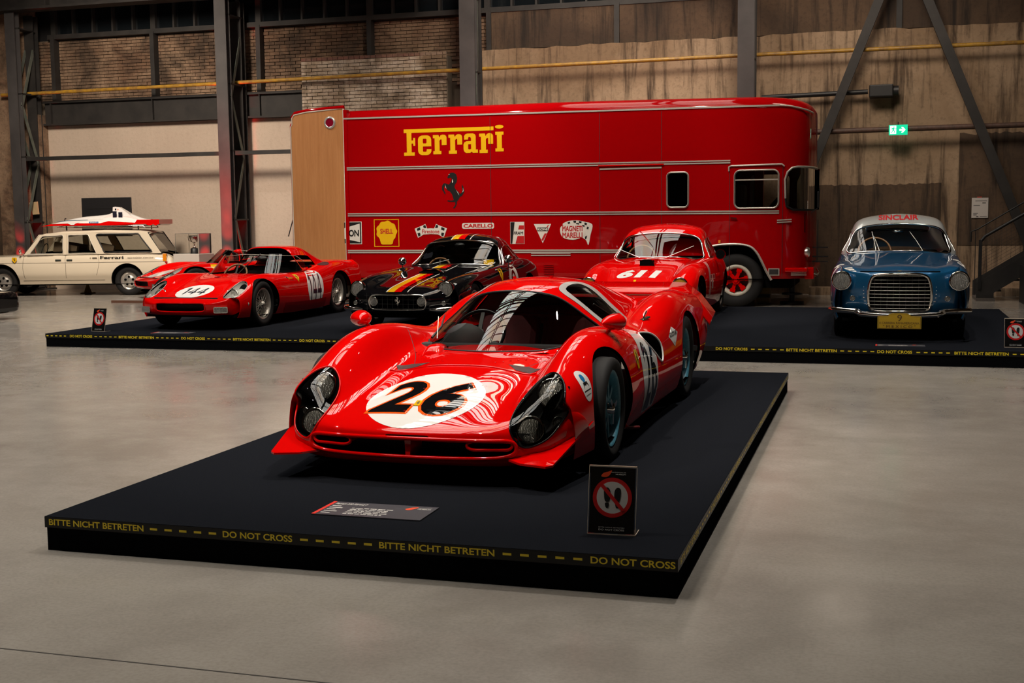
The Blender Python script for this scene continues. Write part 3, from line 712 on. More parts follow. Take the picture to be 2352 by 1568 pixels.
# mouldings
def mould(x0, z0, x1, z1, r=.017, dbl=True, nm='moulding'):
    b = MB(); h = .035 if dbl else .0
    for dz in ((h/2, -h/2) if dbl else (0,)): b.bar((x0+LX, -1.208, z0+dz), (x1+LX, -1.208, z1+dz), .014, r*1.2, (0, 0, 1))
    return b.build(nm, ALU, tr)
mould(-9.16, 3.265, -1.6, 3.225, .022, False)
MB().tube([L3(-1.6, OY-.005, 3.225), L3(-1.45, OY+.012, 3.21), L3(-1.31, OY+.07, 3.18), L3(-1.19, OY+.18, 3.15), L3(-1.11, OY+.4, 3.12)], .014, 8).build('moulding', ALU, tr)
mould(-9.12, 2.385, -2.38, 2.352); mould(-9.12, 1.575, -1.60, 1.535); mould(-9.14, .925, -3.2, .915, .02); mould(-4.54, 2.28, -3.5, 2.285, .02, False)
mould(-1.63, 1.385, -1.40, 1.395, .016)
MB().bb((-4.56+LX, -1.235, 2.325), (-3.46+LX, -1.2, 2.345)).build('gutter', RED, tr)
MB().tube([(-2.40+LX, -1.21, 2.2), (-2.40+LX, -1.215, 2.27), (-2.36+LX, -1.22, 2.285), (-1.56+LX, -1.22, 2.295), (-1.52+LX, -1.21, 2.26)], .014, 8).build('door_brow', ALU, tr)
MB().tube([(x, -1.207, z) for x, z in smooth_loop([(wc[0]-.6, .93), (wc[0]-.28, 1.01), (wc[0]+.12, 1.01), (wc[0]+.32, .9), (wc[0]+.5, .56), (wc[0]+.57, .44)], 5, False)], .02, 8).build('arch_moulding', ALU, tr)
for x in (-6.45, -4.54, -3.5, -2.39, -1.545):
    MB().bb((x+LX-.004, -1.204, .5), (x+LX+.004, -1.199, 3.2 if x < -2.5 else 2.25)).build('panel_seam', mat('seam_dark', (.05, .001, .002), .6), tr)
MB().bb((-9.16+LX, -1.205, .46), (wc[0]-.62, -1.19, .48)).build('sill', REDB, tr)
# vents, plate, bumper, lamps, handle
o = MB().bb((-1.76+LX, -1.212, .515), (-1.585+LX, -1.2, .63)).build('vent_grille', ALU, tr); MB().bb((-1.745+LX, -1.216, .53), (-1.60+LX, -1.21, .615)).build('mesh_insert', M_STEEL, o)
b_ = MB(); b_.bb((-1.5+LX, -1.24, .57), (-1.14+LX, -1.1, .64)); b_.bb((-1.2+LX, -1.1, .45), (-1.05+LX, 1.1, .64)); b_.build('bumper', RED, tr, bevel=.02)
for z in (.555, .525): MB().bar((-1.4+LX, -1.215, z), (-1.16+LX, -1.18, z), .02, .014).build('moulding', ALU, tr)
o = MB().lathe([(-.06, .06), (0, .085), (.04, .07), (.05, 0)], 20).build('headlamp', REFL, tr, loc=(3.83, -.92, .88))
MB().tube([(3.93, -1.0, .55), (4.0, -1.0, .52), (4.02, -.9, .55), (3.98, -.8, .6)], .014, 8).build('tow_hook', CHROME, tr)
MB().bar((-2.37+LX, -1.23, 1.45), (-2.27+LX, -1.23, 1.44), .02).build('door_handle', CHROME, tr)
MB().bb((-2.565+LX, -1.22, 1.04), (-2.53+LX, -1.2, 1.09)).build('side_marker', AMBER, tr)
# mirrors on the nose
b_ = MB(); b_.tube([(3.9, -1.12, 1.52), (4.02, -1.25, 1.6), (4.03, -1.25, 1.9)], .01, 6); b_.build('mirror_arm', M_BLACK, tr)
MB().bb((4.0, -1.33, 1.6), (4.03, -1.17, 1.85)).build('mirror', M_BLACK, tr, bevel=.01)
b_ = MB(); 
for z in (.95, .8, .72): b_.bar((3.9, -.6, z), (4.15, -.62, z), .02)
b_.bar((3.98, -.6, .72), (3.98, -.6, 1.4), .014); b_.build('front_bracket', M_BLACK, tr)
# wheels
def truck_wheel(x, y):
    o = MB().lathe([(.05, .19), (.0, .205), (-.012, .225), (-.012, .25), (.01, .265), (.08, .26)], 44, axis='Y').build('wheel_rim', mat('rim_ivory', (.50, .46, .38), .4), tr, loc=(x, y, .432))
    MB().lathe([(.02, .25), (-.02, .28), (-.03, .36), (-.01, .41), (.02, .43), (.22, .43), (.25, .3)], 44, axis='Y').build('tire', RUBBER, o)
    s = MB()
    for k in range(6):
        a = R(60*k+12); s.bar((0, .03, 0), (.16*math.cos(a), .02, .16*math.sin(a)), .055, .06, (0, 1, 0)); s.bar((.14*math.cos(a), .015, .14*math.sin(a)), (.195*math.cos(a), .015, .195*math.sin(a)), .085, .06, (0, 1, 0))
    s.cyl((0, .01, 0), .065, .08, 20, 'Y').cyl((0, -.03, 0), .035, .04, 6, 'Y'); s.build('spoked_hub', RED, o); MB().disc((0, .1, 0), .2, 0, 30, 'Y').build('brake_drum', mat('dark_red_hub', (.10, .002, .003), .5), o)
truck_wheel(wc[0], -1.17)
truck_wheel(-8.0+LX, -1.17)
MB().bb((-9.0+LX, -1.0, .3), (3.6, 1.0, .5)).build('chassis', DARKIN, tr)
# lettering and stickers on the side
SO = L3(0, OY-.004, 0); 
flats('wordmark', wordmark(-8.03, 2.585, -6.21, 3.065), YEL, tr, SO, XA, ZA)
flat('horse_emblem', emblem_horse(-7.34, 1.66, -6.93, 2.28), BPRINT, tr, SO, XA, ZA)
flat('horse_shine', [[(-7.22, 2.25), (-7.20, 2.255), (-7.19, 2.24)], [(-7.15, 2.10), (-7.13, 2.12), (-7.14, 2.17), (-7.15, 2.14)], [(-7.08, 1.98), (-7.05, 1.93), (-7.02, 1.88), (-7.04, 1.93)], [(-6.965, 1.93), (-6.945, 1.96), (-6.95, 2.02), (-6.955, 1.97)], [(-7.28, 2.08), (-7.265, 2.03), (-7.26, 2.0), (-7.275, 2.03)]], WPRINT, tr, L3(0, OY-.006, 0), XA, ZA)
def sticker(name, label, layers):
    base = None
    for k, (m_, loops) in enumerate(layers):
        o = flats(name if k == 0 else 'print', loops, m_, tr if base is None else base, L3(0, OY-.004-.002*k, 0) if base is None else L3(0, OY-.004-.002*k, 0), XA, ZA)
        if base is None: base = o; o['label'] = label
sticker('sticker', 'black and white sticker ending in ON', [(WPRINT, [[rect(-9.20, 1.055, -8.865, 1.455)]]), (BPRINT, [[rect(-9.2, 1.068, -8.878, 1.442)]]), (WPRINT, [[[(-9.2, 1.15), (-8.9, 1.09), (-8.9, 1.42), (-9.2, 1.34)]]]), (BPRINT, [ftext('ON', -9.115, 1.19, -8.92, 1.31, .035)])])
sh = [(-8.39+.19*1.02*math.cos(R(a))*(1+.04*math.cos(R(a*9))), 1.275+.185*math.sin(R(a))*(1+.04*math.cos(R(a*9)))) for a in range(-38, 219, 4)]
sh += [(-8.52, 1.13), (-8.50, 1.06), (-8.47, 1.045), (-8.31, 1.045), (-8.28, 1.06), (-8.26, 1.13)]
sticker('sticker', 'yellow framed sticker with a yellow scallop shell', [(YEL, [[rect(-8.63, 1.005, -8.155, 1.49), rect(-8.617, 1.018, -8.168, 1.477)]]), (YEL, [[sh]]), (RPRINT, [ftext('SHELL', -8.51, 1.235, -8.27, 1.325, .03)])])
def checker(x0, y0, x1, y1, nx, ny, ph, sh_=0.):
    g = []
    for i in range(nx):
        for j in range(ny):
            if (i+j) % 2 == ph:
                a = x0+(x1-x0)*i/nx; b = x0+(x1-x0)*(i+1)/nx; c = y0+(y1-y0)*j/ny; d = y0+(y1-y0)*(j+1)/ny
                g.append([[(a, c+sh_*(a-x0)), (b, c+sh_*(b-x0)), (b, d+sh_*(b-x0)), (a, d+sh_*(a-x0))]])
    return g
fl = [[(-7.86, 1.32), (-7.70, 1.38), (-7.66, 1.40), (-7.60, 1.27), (-7.76, 1.18), (-7.80, 1.16)]]; fr = [[(-7.26, 1.32), (-7.42, 1.38), (-7.46, 1.40), (-7.52, 1.27), (-7.36, 1.18), (-7.32, 1.16)]]
sticker('sticker', 'white sticker of two crossed chequered flags with a name banner', [(WPRINT, [fl, fr]), (BPRINT, [[[(a, b) for a, b in q]] for q in ([(-7.82, 1.32), (-7.76, 1.345), (-7.75, 1.30), (-7.81, 1.28)], [(-7.70, 1.37), (-7.66, 1.385), (-7.64, 1.33), (-7.69, 1.33)], [(-7.81, 1.24), (-7.76, 1.25), (-7.75, 1.20), (-7.79, 1.18)], [(-7.30, 1.32), (-7.36, 1.345), (-7.37, 1.30), (-7.31, 1.28)], [(-7.42, 1.37), (-7.46, 1.385), (-7.48, 1.33), (-7.43, 1.33)], [(-7.31, 1.24), (-7.36, 1.25), (-7.37, 1.20), (-7.33, 1.18)])]), (WPRINT, [[[(-7.74, 1.215), (-7.56, 1.225), (-7.38, 1.215), (-7.38, 1.315), (-7.56, 1.325), (-7.74, 1.315)]]]), (RPRINT, [ftext('Firestone', -7.72, 1.235, -7.40, 1.305, .02)])])
sticker('sticker', 'white outlined name sticker', [(WPRINT, [[rrect(-6.98, 1.31, -6.40, 1.41, .03)]]), (RPRINT, [ftext('CARELLO', -6.955, 1.328, -6.42, 1.392, .035)])])
sticker('sticker', 'white and red sticker with a large letter F', [(WPRINT, [[rect(-6.11, 1.045, -5.86, 1.42)]]), (RPRINT, [[[(-6.02, 1.05), (-5.865, 1.05), (-5.865, 1.18), (-5.98, 1.18)]], [[(-5.97, 1.29), (-5.865, 1.29), (-5.865, 1.36), (-5.95, 1.36)]]]), (BPRINT, [[[(-6.105, 1.05), (-6.075, 1.05), (-6.03, 1.415), (-6.105, 1.415)]], ftext('FRAM', -6.05, 1.205, -5.88, 1.255, .02, .2)])])
sticker('sticker', 'white triangular sticker', [(WPRINT, [[[(-5.69, 1.38), (-5.385, 1.38), (-5.535, 1.055)]]]), (RPRINT, [[[(-5.50, 1.22), (-5.46, 1.22), (-5.53, 1.09), (-5.56, 1.11)]], [[(-5.44, 1.36), (-5.42, 1.365), (-5.46, 1.31), (-5.48, 1.31)]]]), (BPRINT, [[rect(-5.63, 1.26, -5.44, 1.32)]]), (WPRINT, [ftext('KONI', -5.62, 1.27, -5.45, 1.31, .04)])])
mf = smooth_loop([(-5.18, 1.36), (-5.10, 1.42), (-4.95, 1.435), (-4.80, 1.41), (-4.67, 1.36), (-4.70, 1.2), (-4.74, 1.02), (-4.78, 1.1), (-4.85, 1.16), (-4.9, 1.3)], 4)
ch = [[q] for q in ([(-5.10, 1.40), (-5.06, 1.415), (-5.05, 1.385), (-5.09, 1.375)], [(-5.0, 1.43), (-4.95, 1.43), (-4.95, 1.395), (-4.99, 1.395)], [(-4.9, 1.425), (-4.85, 1.415), (-4.86, 1.385), (-4.90, 1.39)], [(-4.95, 1.39), (-4.90, 1.39), (-4.90, 1.36), (-4.95, 1.36)], [(-4.80, 1.40), (-4.76, 1.385), (-4.77, 1.35), (-4.81, 1.365)], [(-4.76, 1.33), (-4.73, 1.32), (-4.74, 1.28), (-4.77, 1.29)], [(-4.84, 1.36), (-4.80, 1.35), (-4.81, 1.32), (-4.85, 1.335)], [(-4.80, 1.16), (-4.76, 1.18), (-4.77, 1.13), (-4.80, 1.11)])]
sticker('sticker', 'white chequered flag sticker with a two-line name', [(WPRINT, [[mf]]), (BPRINT, ch), (WPRINT, [[smooth_loop([(-5.23, 1.28), (-5.18, 1.35), (-5.0, 1.375), (-4.84, 1.34), (-4.79, 1.26), (-4.84, 1.16), (-5.0, 1.11), (-5.18, 1.15)], 5)]]), (RPRINT, [ftext('MAGNETI', -5.19, 1.25, -4.84, 1.345, .03), ftext('MARELLI', -5.19, 1.14, -4.84, 1.235, .03)])])
b_ = MB()
for k in range(7): b_.bb((-5.52+LX, -1.215, .5+k*.03), (-5.35+LX, -1.2, .512+k*.03))
b_.build('louvres', REDB, tr)
mould(-5.74, .865, -5.05, .865, .014)
# wooden tail door swung out
wood = mat('oak_veneer', (.45, .20, .07), .45, coat=.2); n, l = nodes(wood); b = n['Principled BSDF']
f = noise(n, l, 2.2, 6, .6, coords(n, l, (9, 9, .5)), .4); g2 = noise(n, l, 40, 3, .6, coords(n, l, (4, 4, .3)))
a = ramp(n, l, f, [(.3, (.42, .16, .045)), (.7, (.62, .28, .10))]); l.new(mixc(n, l, g2, a, (.40, .17, .06)), b.inputs['Base Color'])
prof = [(-10.20, .35), (-10.20, 3.15), (-10.17, 3.20), (-10.175, 3.3), (-10.13, 3.36), (-9.9, 3.40), (-9.5, 3.425), (-9.17, 3.44), (-9.17, .35)]
dr = outline_prism([(x+LX, z) for x, z in prof], -1.20, -1.15); dr.name = 'tail_door'; dr.data.materials[0] = wood; dr.parent = tr
MB().tube([(x+LX, -1.2, z) for x, z in prof], .012, 6, True).build('edge_strip', mat('ivory_edge', (.55, .47, .38), .5), dr)
MB().tube([(x+LX-.01, -1.14, z+.03) for x, z in prof[:8]], .035, 8).build('door_skin', REDB, dr)
o = MB().lathe([(-.02, .075), (-.028, .09), (-.012, .11), (0, .11)], 28, axis='Y').build('porthole', mat('porthole_ring', (.6, .58, .54), .3, .6), dr, loc=(-9.43+LX, -1.2, 3.205))
MB().cyl((0, -.008, 0), .08, .012, 24, 'Y').build('porthole_glass', mat('porthole_red', (.22, .004, .02), .15, coat=1), o)
MB().bb((-9.17+LX, -1.21, .35), (-9.10+LX, -1.1, 3.42)).build('hinge_post', REDB, tr)
tr.location = (-5, YT+1.2, 0)
# trestle and jack stand under the cab
t = empty('jack_stand', (-1.44, 21.15, 0)); tag(t, 'dark screw jack stand under the transporter front', 'jack')
MB().cyl((0, 0, .25), .045, .5, 14).build('post', M_BLACK, t); MB().cyl((0, 0, .02), .2, .03, 24).build('foot', M_BLACK, t); MB().cyl((0, 0, .17), .17, .025, 24).build('collar', M_BLACK, t)
t = empty('wheel_chock', (-1.93, 21.3, 0)); tag(t, 'yellow warning-striped block behind the transporter wheel', 'chock')
MB().bb((-.1, -.15, 0), (.12, .15, .3)).build('block', mat('chock_yellow', (.22, .14, .02), .6), t, bevel=.02)
MB().bb((-.11, -.16, .1), (.13, -.15, .16)).build('stripe', M_BLACK, t)
# ================================================================ PLATFORMS, SIGNS
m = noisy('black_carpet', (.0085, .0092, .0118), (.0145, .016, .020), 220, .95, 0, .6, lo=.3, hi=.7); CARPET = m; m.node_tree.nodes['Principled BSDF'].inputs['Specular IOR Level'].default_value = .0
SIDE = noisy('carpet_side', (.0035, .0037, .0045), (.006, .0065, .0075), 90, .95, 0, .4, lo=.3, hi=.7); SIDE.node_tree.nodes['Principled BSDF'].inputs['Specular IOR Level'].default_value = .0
TAPE = mat('black_tape', (.006, .006, .006), .4, spec=.3); TY = mat('tape_yellow', (.88, .68, .02), .45)
PH = .159
def platform(name, label, x0, x1, y0, y1):
    t = empty(name, (x0, y0, 0)); tag(t, label, 'platform')
    MB().bb((0, 0, PH-.012), (x1-x0, y1-y0, PH)).build('carpet_top', CARPET, t)
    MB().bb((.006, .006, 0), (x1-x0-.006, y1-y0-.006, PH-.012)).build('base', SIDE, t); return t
p1 = platform('display_platform', 'low black carpeted platform in front, under the red number 26 car', -3.665, -.746, 4.70, 10.62)
p2 = platform('display_platform', 'long low black carpeted platform in the row behind, under four cars', -9.73, 1.56, 12.66, 18.22)
ZL, ZH = .117, .149
def taperun(par, x0, x1, items, w0, label=None):
    tp = MB().bb((0, -.0015, .108), (x1-x0, .0, .157)).build('warning_tape', TAPE, par)
    for kind, a, b in items:
        if kind == '-':
            n_ = 5; wd = (b-a)/9.0
            [flats('dash', [[rect(a-w0+2*k*wd, .129, a-w0+2*k*wd+wd, .139)]], TY, tp, (0, -.0025, 0), XA, ZA) for k in range(n_)]
        else: flats('lettering', [ftext(kind, a-w0, ZL+.003, b-w0, ZH, .022)], TY, tp, (0, -.0025, 0), XA, ZA)
B_, D_ = 'BITTE NICHT BETRETEN', 'DO NOT CROSS'
taperun(p1, -3.665, -.746, [(B_, -3.641, -3.144), ('-', -3.111, -2.778), (D_, -2.746, -2.41), ('-', -2.373, -2.039), (B_, -2.007, -1.498), ('-', -1.463, -1.129), (D_, -1.095, -.754)], -3.665)
it = [('-', -9.713, -9.434)]; x = -9.379
while x < 1.4:
    it.append((D_, x, x+.312))
    if x+.345+.31 < 1.5: it.append(('-', x+.345, x+.345+.305))
    if x+.68+.48 < 1.56: it.append((B_, x+.68, x+.68+.48))
    if x+1.19+.3 < 1.5: it.append(('-', x+1.19, x+1.19+.30))
    x += 1.526
# phase on the visible right stretch
it = [i for i in it if i[1] < -2.2]
x = -1.621
it += [(D_, x, x+.322), ('-', x+.357, x+.683), (B_, x+.71, x+1.203), ('-', x+1.237, x+1.562), (D_, x+1.591, x+1.919), ('-', x+1.96, x+2.27), (B_, x+2.311, x+2.804), ('-', x+2.84, x+3.15)]
taperun(p2, -9.73, 1.56, it, -9.73)
# tape on the right-hand side of the front platform
sd = MB().bb((2.919, 0, .108), (2.9205, 5.92, .157)).build('warning_tape', TAPE, p1)
y = .06
for k in range(5):
    for s_, w_ in ((B_, .5), ('-', .33), (D_, .34), ('-', .33)):
        if y+w_ > 5.9: break
        if s_ == '-': [flats('dash', [[rect(y+2*j*w_/9, .129, y+(2*j+1)*w_/9, .139)]], TY, sd, (2.9215, 0, 0), (0, 1, 0), ZA) for j in range(5)]
        else: flats('lettering', [ftext(s_, y, ZL+.003, y+w_, ZH, .022)], TY, sd, (2.9215, 0, 0), (0, 1, 0), ZA)
        y += w_+.035
# information plaques
def plaque(x, y, wd, dp, label, rz=0, title=None):
    t = empty('info_plaque', (x, y, PH), rz); tag(t, label, 'plaque')
    MB().bb((0, 0, 0), (wd, dp, .006)).build('board', mat('plaque_grey', (.055, .055, .065), .35), t)
    X, Y, Zo = (1, 0, 0), (0, 1, 0), (0, 0, .0068)
    s = wd/.53
    flats('red_edge', [[rect(0, 0, .018*s, dp)]], mat('plaque_red', (.75, .03, .015), .4), t, Zo, X, Y)
    PW = mat('plaque_print', (.55, .52, .48), .5)
    if title: flats('title', [ftext(title, .03*s, dp*.78, .19*s, dp*.9, .03)], PW, t, Zo, X, Y)
    g = [[rect(.03*s, dp*(.12+.13*k), (.075+.02*(k % 2))*s, dp*(.17+.13*k))] for k in range(5)]
    rd = random.Random(3)
    for k in range(5):
        xx = .14*s
        while xx < .33*s: ww = rd.uniform(.012, .04)*s; g.append([rect(xx, dp*(.12+.105*k), min(xx+ww, .345*s), dp*(.17+.105*k))]); xx += ww+.006*s
    flats('small_print', g, PW, t, Zo, X, Y)
    flats('logo', [[smooth_loop([(.39*s, dp*.72), (.41*s, dp*.86), (.44*s, dp*.9), (.43*s, dp*.75), (.41*s, dp*.66)], 4)]], mat('logo_red', (.8, .08, .02), .4), t, Zo, X, Y)
    flats('logo_text', [ftext('MUSEUM', .447*s, dp*.74, .51*s, dp*.80, .03), ftext('NATIONALES', .447*s, dp*.83, .51*s, dp*.87, .01)], PW, t, Zo, X, Y)
    return t
plaque(-2.478, 5.024, .53, .25, 'dark grey information plaque lying in front of the number 26 car', 0, 'Ferrari 330 P3/412 P')
plaque(-8.40, 12.86, .50, .20, 'information plaque lying in front of the number 144 car', R(4))
plaque(-.05, 12.93, .48, .16, 'information plaque lying in front of the blue coupe', 0)
# acrylic no-stepping signs
ACR = glass('acrylic', (.95, .96, .96), 1.49); SRED = mat('sign_red', (.55, .012, .012), .35, coat=.5); SWH = mat('sign_pale', (.62, .60, .57), .35, coat=.5); SBK = mat('sign_black', (.006, .006, .006), .25, coat=.6)
def foot_sign(x, y, label, rz=0, s=1., group=None):
    t = empty('no_step_sign', (x, y, PH), rz); tag(t, label, 'sign', group)
    a = R(12); X = (1, 0, 0); Z = (0, math.sin(a), math.cos(a)); wd, hg = .205*s, .29*s
    V = lambda u, v, off=0: (u, v*math.sin(a)-off*math.cos(a), v*math.cos(a)+off*math.sin(a))
    mb = MB()
    pts = [V(-wd/2, 0), V(wd/2, 0), V(wd/2, hg), V(-wd/2, hg)]; back = [(p[0], p[1]+.004, p[2]) for p in pts]
    o = mesh_obj('acrylic_stand', pts+back, [(0, 1, 2, 3), (7, 6, 5, 4), (0, 4, 5, 1), (1, 5, 6, 2), (2, 6, 7, 3), (3, 7, 4, 0)], ACR, t)
    MB().bb((-wd/2, -.0, 0), (wd/2, .10*s, .004)).build('foot', ACR, t)
    EDG = mat('acrylic_edge', (.75, .62, .48), .2, .0, coat=1)
    e = MB(); e.bar(V(-wd/2, hg), V(wd/2, hg), .006, .006); e.bar(V(-wd/2, .002), V(wd/2, .002), .005, .005); e.bar((wd/2, .002, .003), (wd/2, .10*s, .003), .003); e.bar(V(wd/2, 0), V(wd/2, hg), .002); e.bar(V(-wd/2, 0), V(-wd/2, hg), .002); e.build('polished_edge', EDG, t)
    def org(k): return (0, -.001*k*math.cos(a), .001*k*math.sin(a))
    pr = flats('printed_card', [[rect(-wd/2+.006, .008, wd/2-.006, hg-.006)]], SBK, t, org(1), X, Z)
    cy = hg*.545; rr_ = wd*.41
    flats('red_ring', [[ellipse(0, cy, rr_, rr_, 48), ellipse(0, cy, rr_*.8, rr_*.8, 48)]], SRED, t, org(2), X, Z)
    flats('white_disc', [[ellipse(0, cy, rr_*.8, rr_*.8, 48)]], SWH, t, org(2), X, Z)
    q = rr_
    fp = [smooth_loop([(-.42*q, .42*q+cy), (-.25*q, .5*q+cy), (-.12*q, .35*q+cy), (-.1*q, .05*q+cy), (-.16*q, -.2*q+cy), (-.35*q, -.2*q+cy), (-.42*q, .05*q+cy)], 4)]
    fp2 = [smooth_loop([(-.17*q, -.28*q+cy), (-.2*q, -.5*q+cy), (-.32*q, -.5*q+cy), (-.36*q, -.28*q+cy)], 4)]
    fh = [[(-x_, y_) for x_, y_ in L] for L in fp]; fh2 = [[(-x_, y_) for x_, y_ in L] for L in fp2]
    flats('shoe_prints', [fp, fp2, fh, fh2], BPRINT, t, org(3), X, Z)
    c, d = math.cos(R(-48)), math.sin(R(-48))
    flats('red_bar', [[[(c*u-d*v, d*u+c*v+cy) for u, v in rect(-rr_*.85, -rr_*.09, rr_*.85, rr_*.09)]]], SRED, t, org(4), X, Z)
    flats('logo', [[smooth_loop([(-.05*s, hg*.85), (-.04*s, hg*.90), (-.02*s, hg*.92), (-.005*s, hg*.94), (-.015*s, hg*.87), (-.03*s, hg*.84)], 4)]], mat('logo_red', (.8, .08, .02), .4), t, org(2), X, Z)
    flats('sign_text', [ftext('NATIONALES', -.008*s, hg*.905, .055*s, hg*.92, .01), ftext('MUSEUM', .012*s, hg*.875, .055*s, hg*.893, .03), ftext('DO NOT CROSS', -.055*s, hg*.065, .055*s, hg*.09, .02), ftext('BITTE NICHT BETRETEN', -.055*s, hg*.105, .055*s, hg*.118, .01)], SWH, t, org(2), X, Z)
    return t
foot_sign(-1.076, 5.0, 'clear acrylic no-stepping sign at the right front of the near platform', R(2), 1.0)
foot_sign(-9.24, 13.02, 'small black no-stepping sign at the left end of the rear platform', R(-8), 1.0)
foot_sign(1.28, 13.05, 'black no-stepping sign at the right edge, beside the blue coupe', 0, 1.0)
plaque(-17.5, 20.6, .7, .25, 'grey information plaque on the floor by the wagon front wheel', R(8)).location = (-17.45, 20.6, .0)
# ================================================================ CAR TOOLS
def ci(xs, ys, q):
    "smooth (natural cubic) interpolation of a table"
    xs = np.asarray(xs, float); ys = np.asarray(ys, float); n = len(xs); h = np.diff(xs)
    A = np.eye(n); r = np.zeros(n)
    for i in range(1, n-1):
        A[i, i-1] = h[i-1]; A[i, i] = 2*(h[i-1]+h[i]); A[i, i+1] = h[i]; r[i] = 6*((ys[i+1]-ys[i])/h[i]-(ys[i]-ys[i-1])/h[i-1])
    m = np.linalg.solve(A, r); q = np.asarray(q, float); i = np.clip(np.searchsorted(xs, q)-1, 0, n-2); d = q-xs[i]; e = xs[i+1]-q
    return (m[i]*e**3+m[i+1]*d**3)/(6*h[i])+(ys[i]/h[i]-m[i]*h[i]/6)*e+(ys[i+1]/h[i]-m[i+1]*h[i]/6)*d
def body_net(T, nose, tail):
    """T: rows (y, zc, xv, zv, xf, zf, xs, zs, xb, zb) -> net rows of 9 columns"""
    out = [[p for p in r] for r in nose]
    for (y, zc, xv, zv, xf, zf, xs, zs, xb, zb) in T:
        out.append([(0, y, zc), (xv*.52, y, zc*.66+zv*.34), (xv, y, zv), ((xv+xf)/2, y, zv*.45+zf*.55), (xf, y, zf), (xf+.72*(xs-xf), y, zs+.74*(zf-zs)), (xs, y, zs), (xs*.65+xb*.35+.012, y, (zs+zb)/2-.01), (xb, y, zb)])
    out += [[p for p in r] for r in tail]
    return np.array(out, float)
def arch_loop(S, yc, zc, r, side, box, n=44, low=.02, squash=1.):
    "wheel opening as a closed uv loop (circle cut on the flank, open at the sill)"
    A = np.linspace(-28, 208, n); T = [(yc+r*math.cos(R(a)), zc+r*squash*math.sin(R(a))) for a in A]
    L = S.inv((1, 2), T, box)
    # carry the ends straight down past the sill edge
    e = np.array([[S.u1-.003, L[-1][1]], [S.u1-.003, L[0][1]]]); L = np.concatenate([L, e])
    if side < 0: L = L*np.array([-1, 1])
    return L
def mirror_uv(L): L = np.array(L, float); L[:, 0] *= -1; return L
def project_uv(S, pts, box, axes): return S.inv(axes, pts, box)
def tire(mb, w_, ro, ri, n=44, round_=.3):
    h = w_/2; s = (ro-ri)*round_
    mb.lathe([(-h*.72, ri), (-h, ri+(ro-ri)*.35), (-h*1.02, ri+(ro-ri)*.6), (-h*.96, ro-s*.55), (-h*.82, ro-s*.12), (-h*.7, ro), (0, ro+.002), (h*.7, ro), (h*.82, ro-s*.12), (h*.96, ro-s*.55), (h*1.02, ri+(ro-ri)*.6), (h, ri+(ro-ri)*.35), (h*.72, ri)], n)
    return mb
def wheel(par, x, y, R_, W_, rim, kind, M1, M2=None, steer=0., label=None):
    "axle along x, outer face towards sign(x)"
    s = 1 if x > 0 else -1; M2 = M2 or CHROME
    o = tire(MB(), W_, R_, rim).build('wheel', RUBBER, par, loc=(x, y, R_), rot=(0, 0, (0 if s > 0 else math.pi)+steer))
    if label: o['label'] = label
    h = W_/2
    MB().lathe([(h*.80, rim+.012), (h*.86, rim), (h*.72, rim-.012), (h*.3, rim-.025), (-h*.5, rim-.03), (-h*.8, rim), (-h*.8, rim+.01)], 44).build('rim', M1, o)
    b = MB()
    if kind == 'wire':
        for k in range(36):
            a = R(10*k); da = R(26 if k % 2 else -26); xo = h*(.55 if k % 4 < 2 else .05); xi = h*(.62 if k % 3 else .2)
            b.tube([(xi, .035*math.cos(a), .035*math.sin(a)), (xo*.9, (rim-.02)*math.cos(a+da), (rim-.02)*math.sin(a+da))], .0028, 4, caps=False)
        b.lathe([(-h*.3, .04), (h*.55, .036), (h*.7, .03), (h*.95, .026), (h*1.0, .0)], 20); sp = b.build('spokes', M2, o)
        k_ = MB(); 
        for a in (0, math.pi): k_.bar((h*.85, 0, 0), (h*.85, .07*math.cos(a+.4), .07*math.sin(a+.4)), .02, .012, (1, 0, 0))
        k_.build('knock_off_nut', CHROME, o)
    elif kind == 'star':
        n_ = 5
        for k in range(n_):
            a = 2*math.pi*k/n_+.3; c_, d_ = math.cos(a), math.sin(a)
            for w2, r0, r1, x0, x1 in ((.05, .03, rim*.93, h*.45, h*.35),):
                for sg in (-1, 1):
                    b.bar((x0, c_*.03+sg*-d_*.02, d_*.03+sg*c_*.02), (x1, (rim-.03)*math.cos(a+sg*.28), (rim-.03)*math.sin(a+sg*.28)), .03, .03, (1, 0, 0))
        b.lathe([(-h*.3, .075), (h*.5, .07), (h*.6, .05), (h*.62, 0)], 24); b.build('star_spider', M2, o)
        MB().lathe([(-h*.1, rim-.03), (h*.05, rim*.8), (h*.1, 0)], 36).build('wheel_dish', M1, o)
        k_ = MB().lathe([(h*.2, .034), (h*.95, .03), (h*1.0, .0)], 18)
        for a in (R(20), R(140), R(260)): k_.bar((h*.85, .01*math.cos(a), .01*math.sin(a)), (h*.85, .085*math.cos(a), .085*math.sin(a)), .026, .014, (1, 0, 0))
        k_.build('knock_off_nut', CHROME, o)
    elif kind == 'steel':
        MB().lathe([(h*.3, rim-.02), (h*.05, rim*.82), (h*.1, rim*.62), (h*.35, rim*.5), (h*.42, rim*.34), (h*.62, rim*.3), (h*.7, rim*.15), (h*.71, 0)], 40).build('hub_cap', M2, o)
        for k in range(10):
            a = 2*math.pi*k/10; b.cyl((h*.12, rim*.74*math.cos(a), rim*.74*math.sin(a)), rim*.075, .02, 10, 'X')
        b.build('vent_holes', DARKIN, o)['kind'] = 'stuff'
    return o
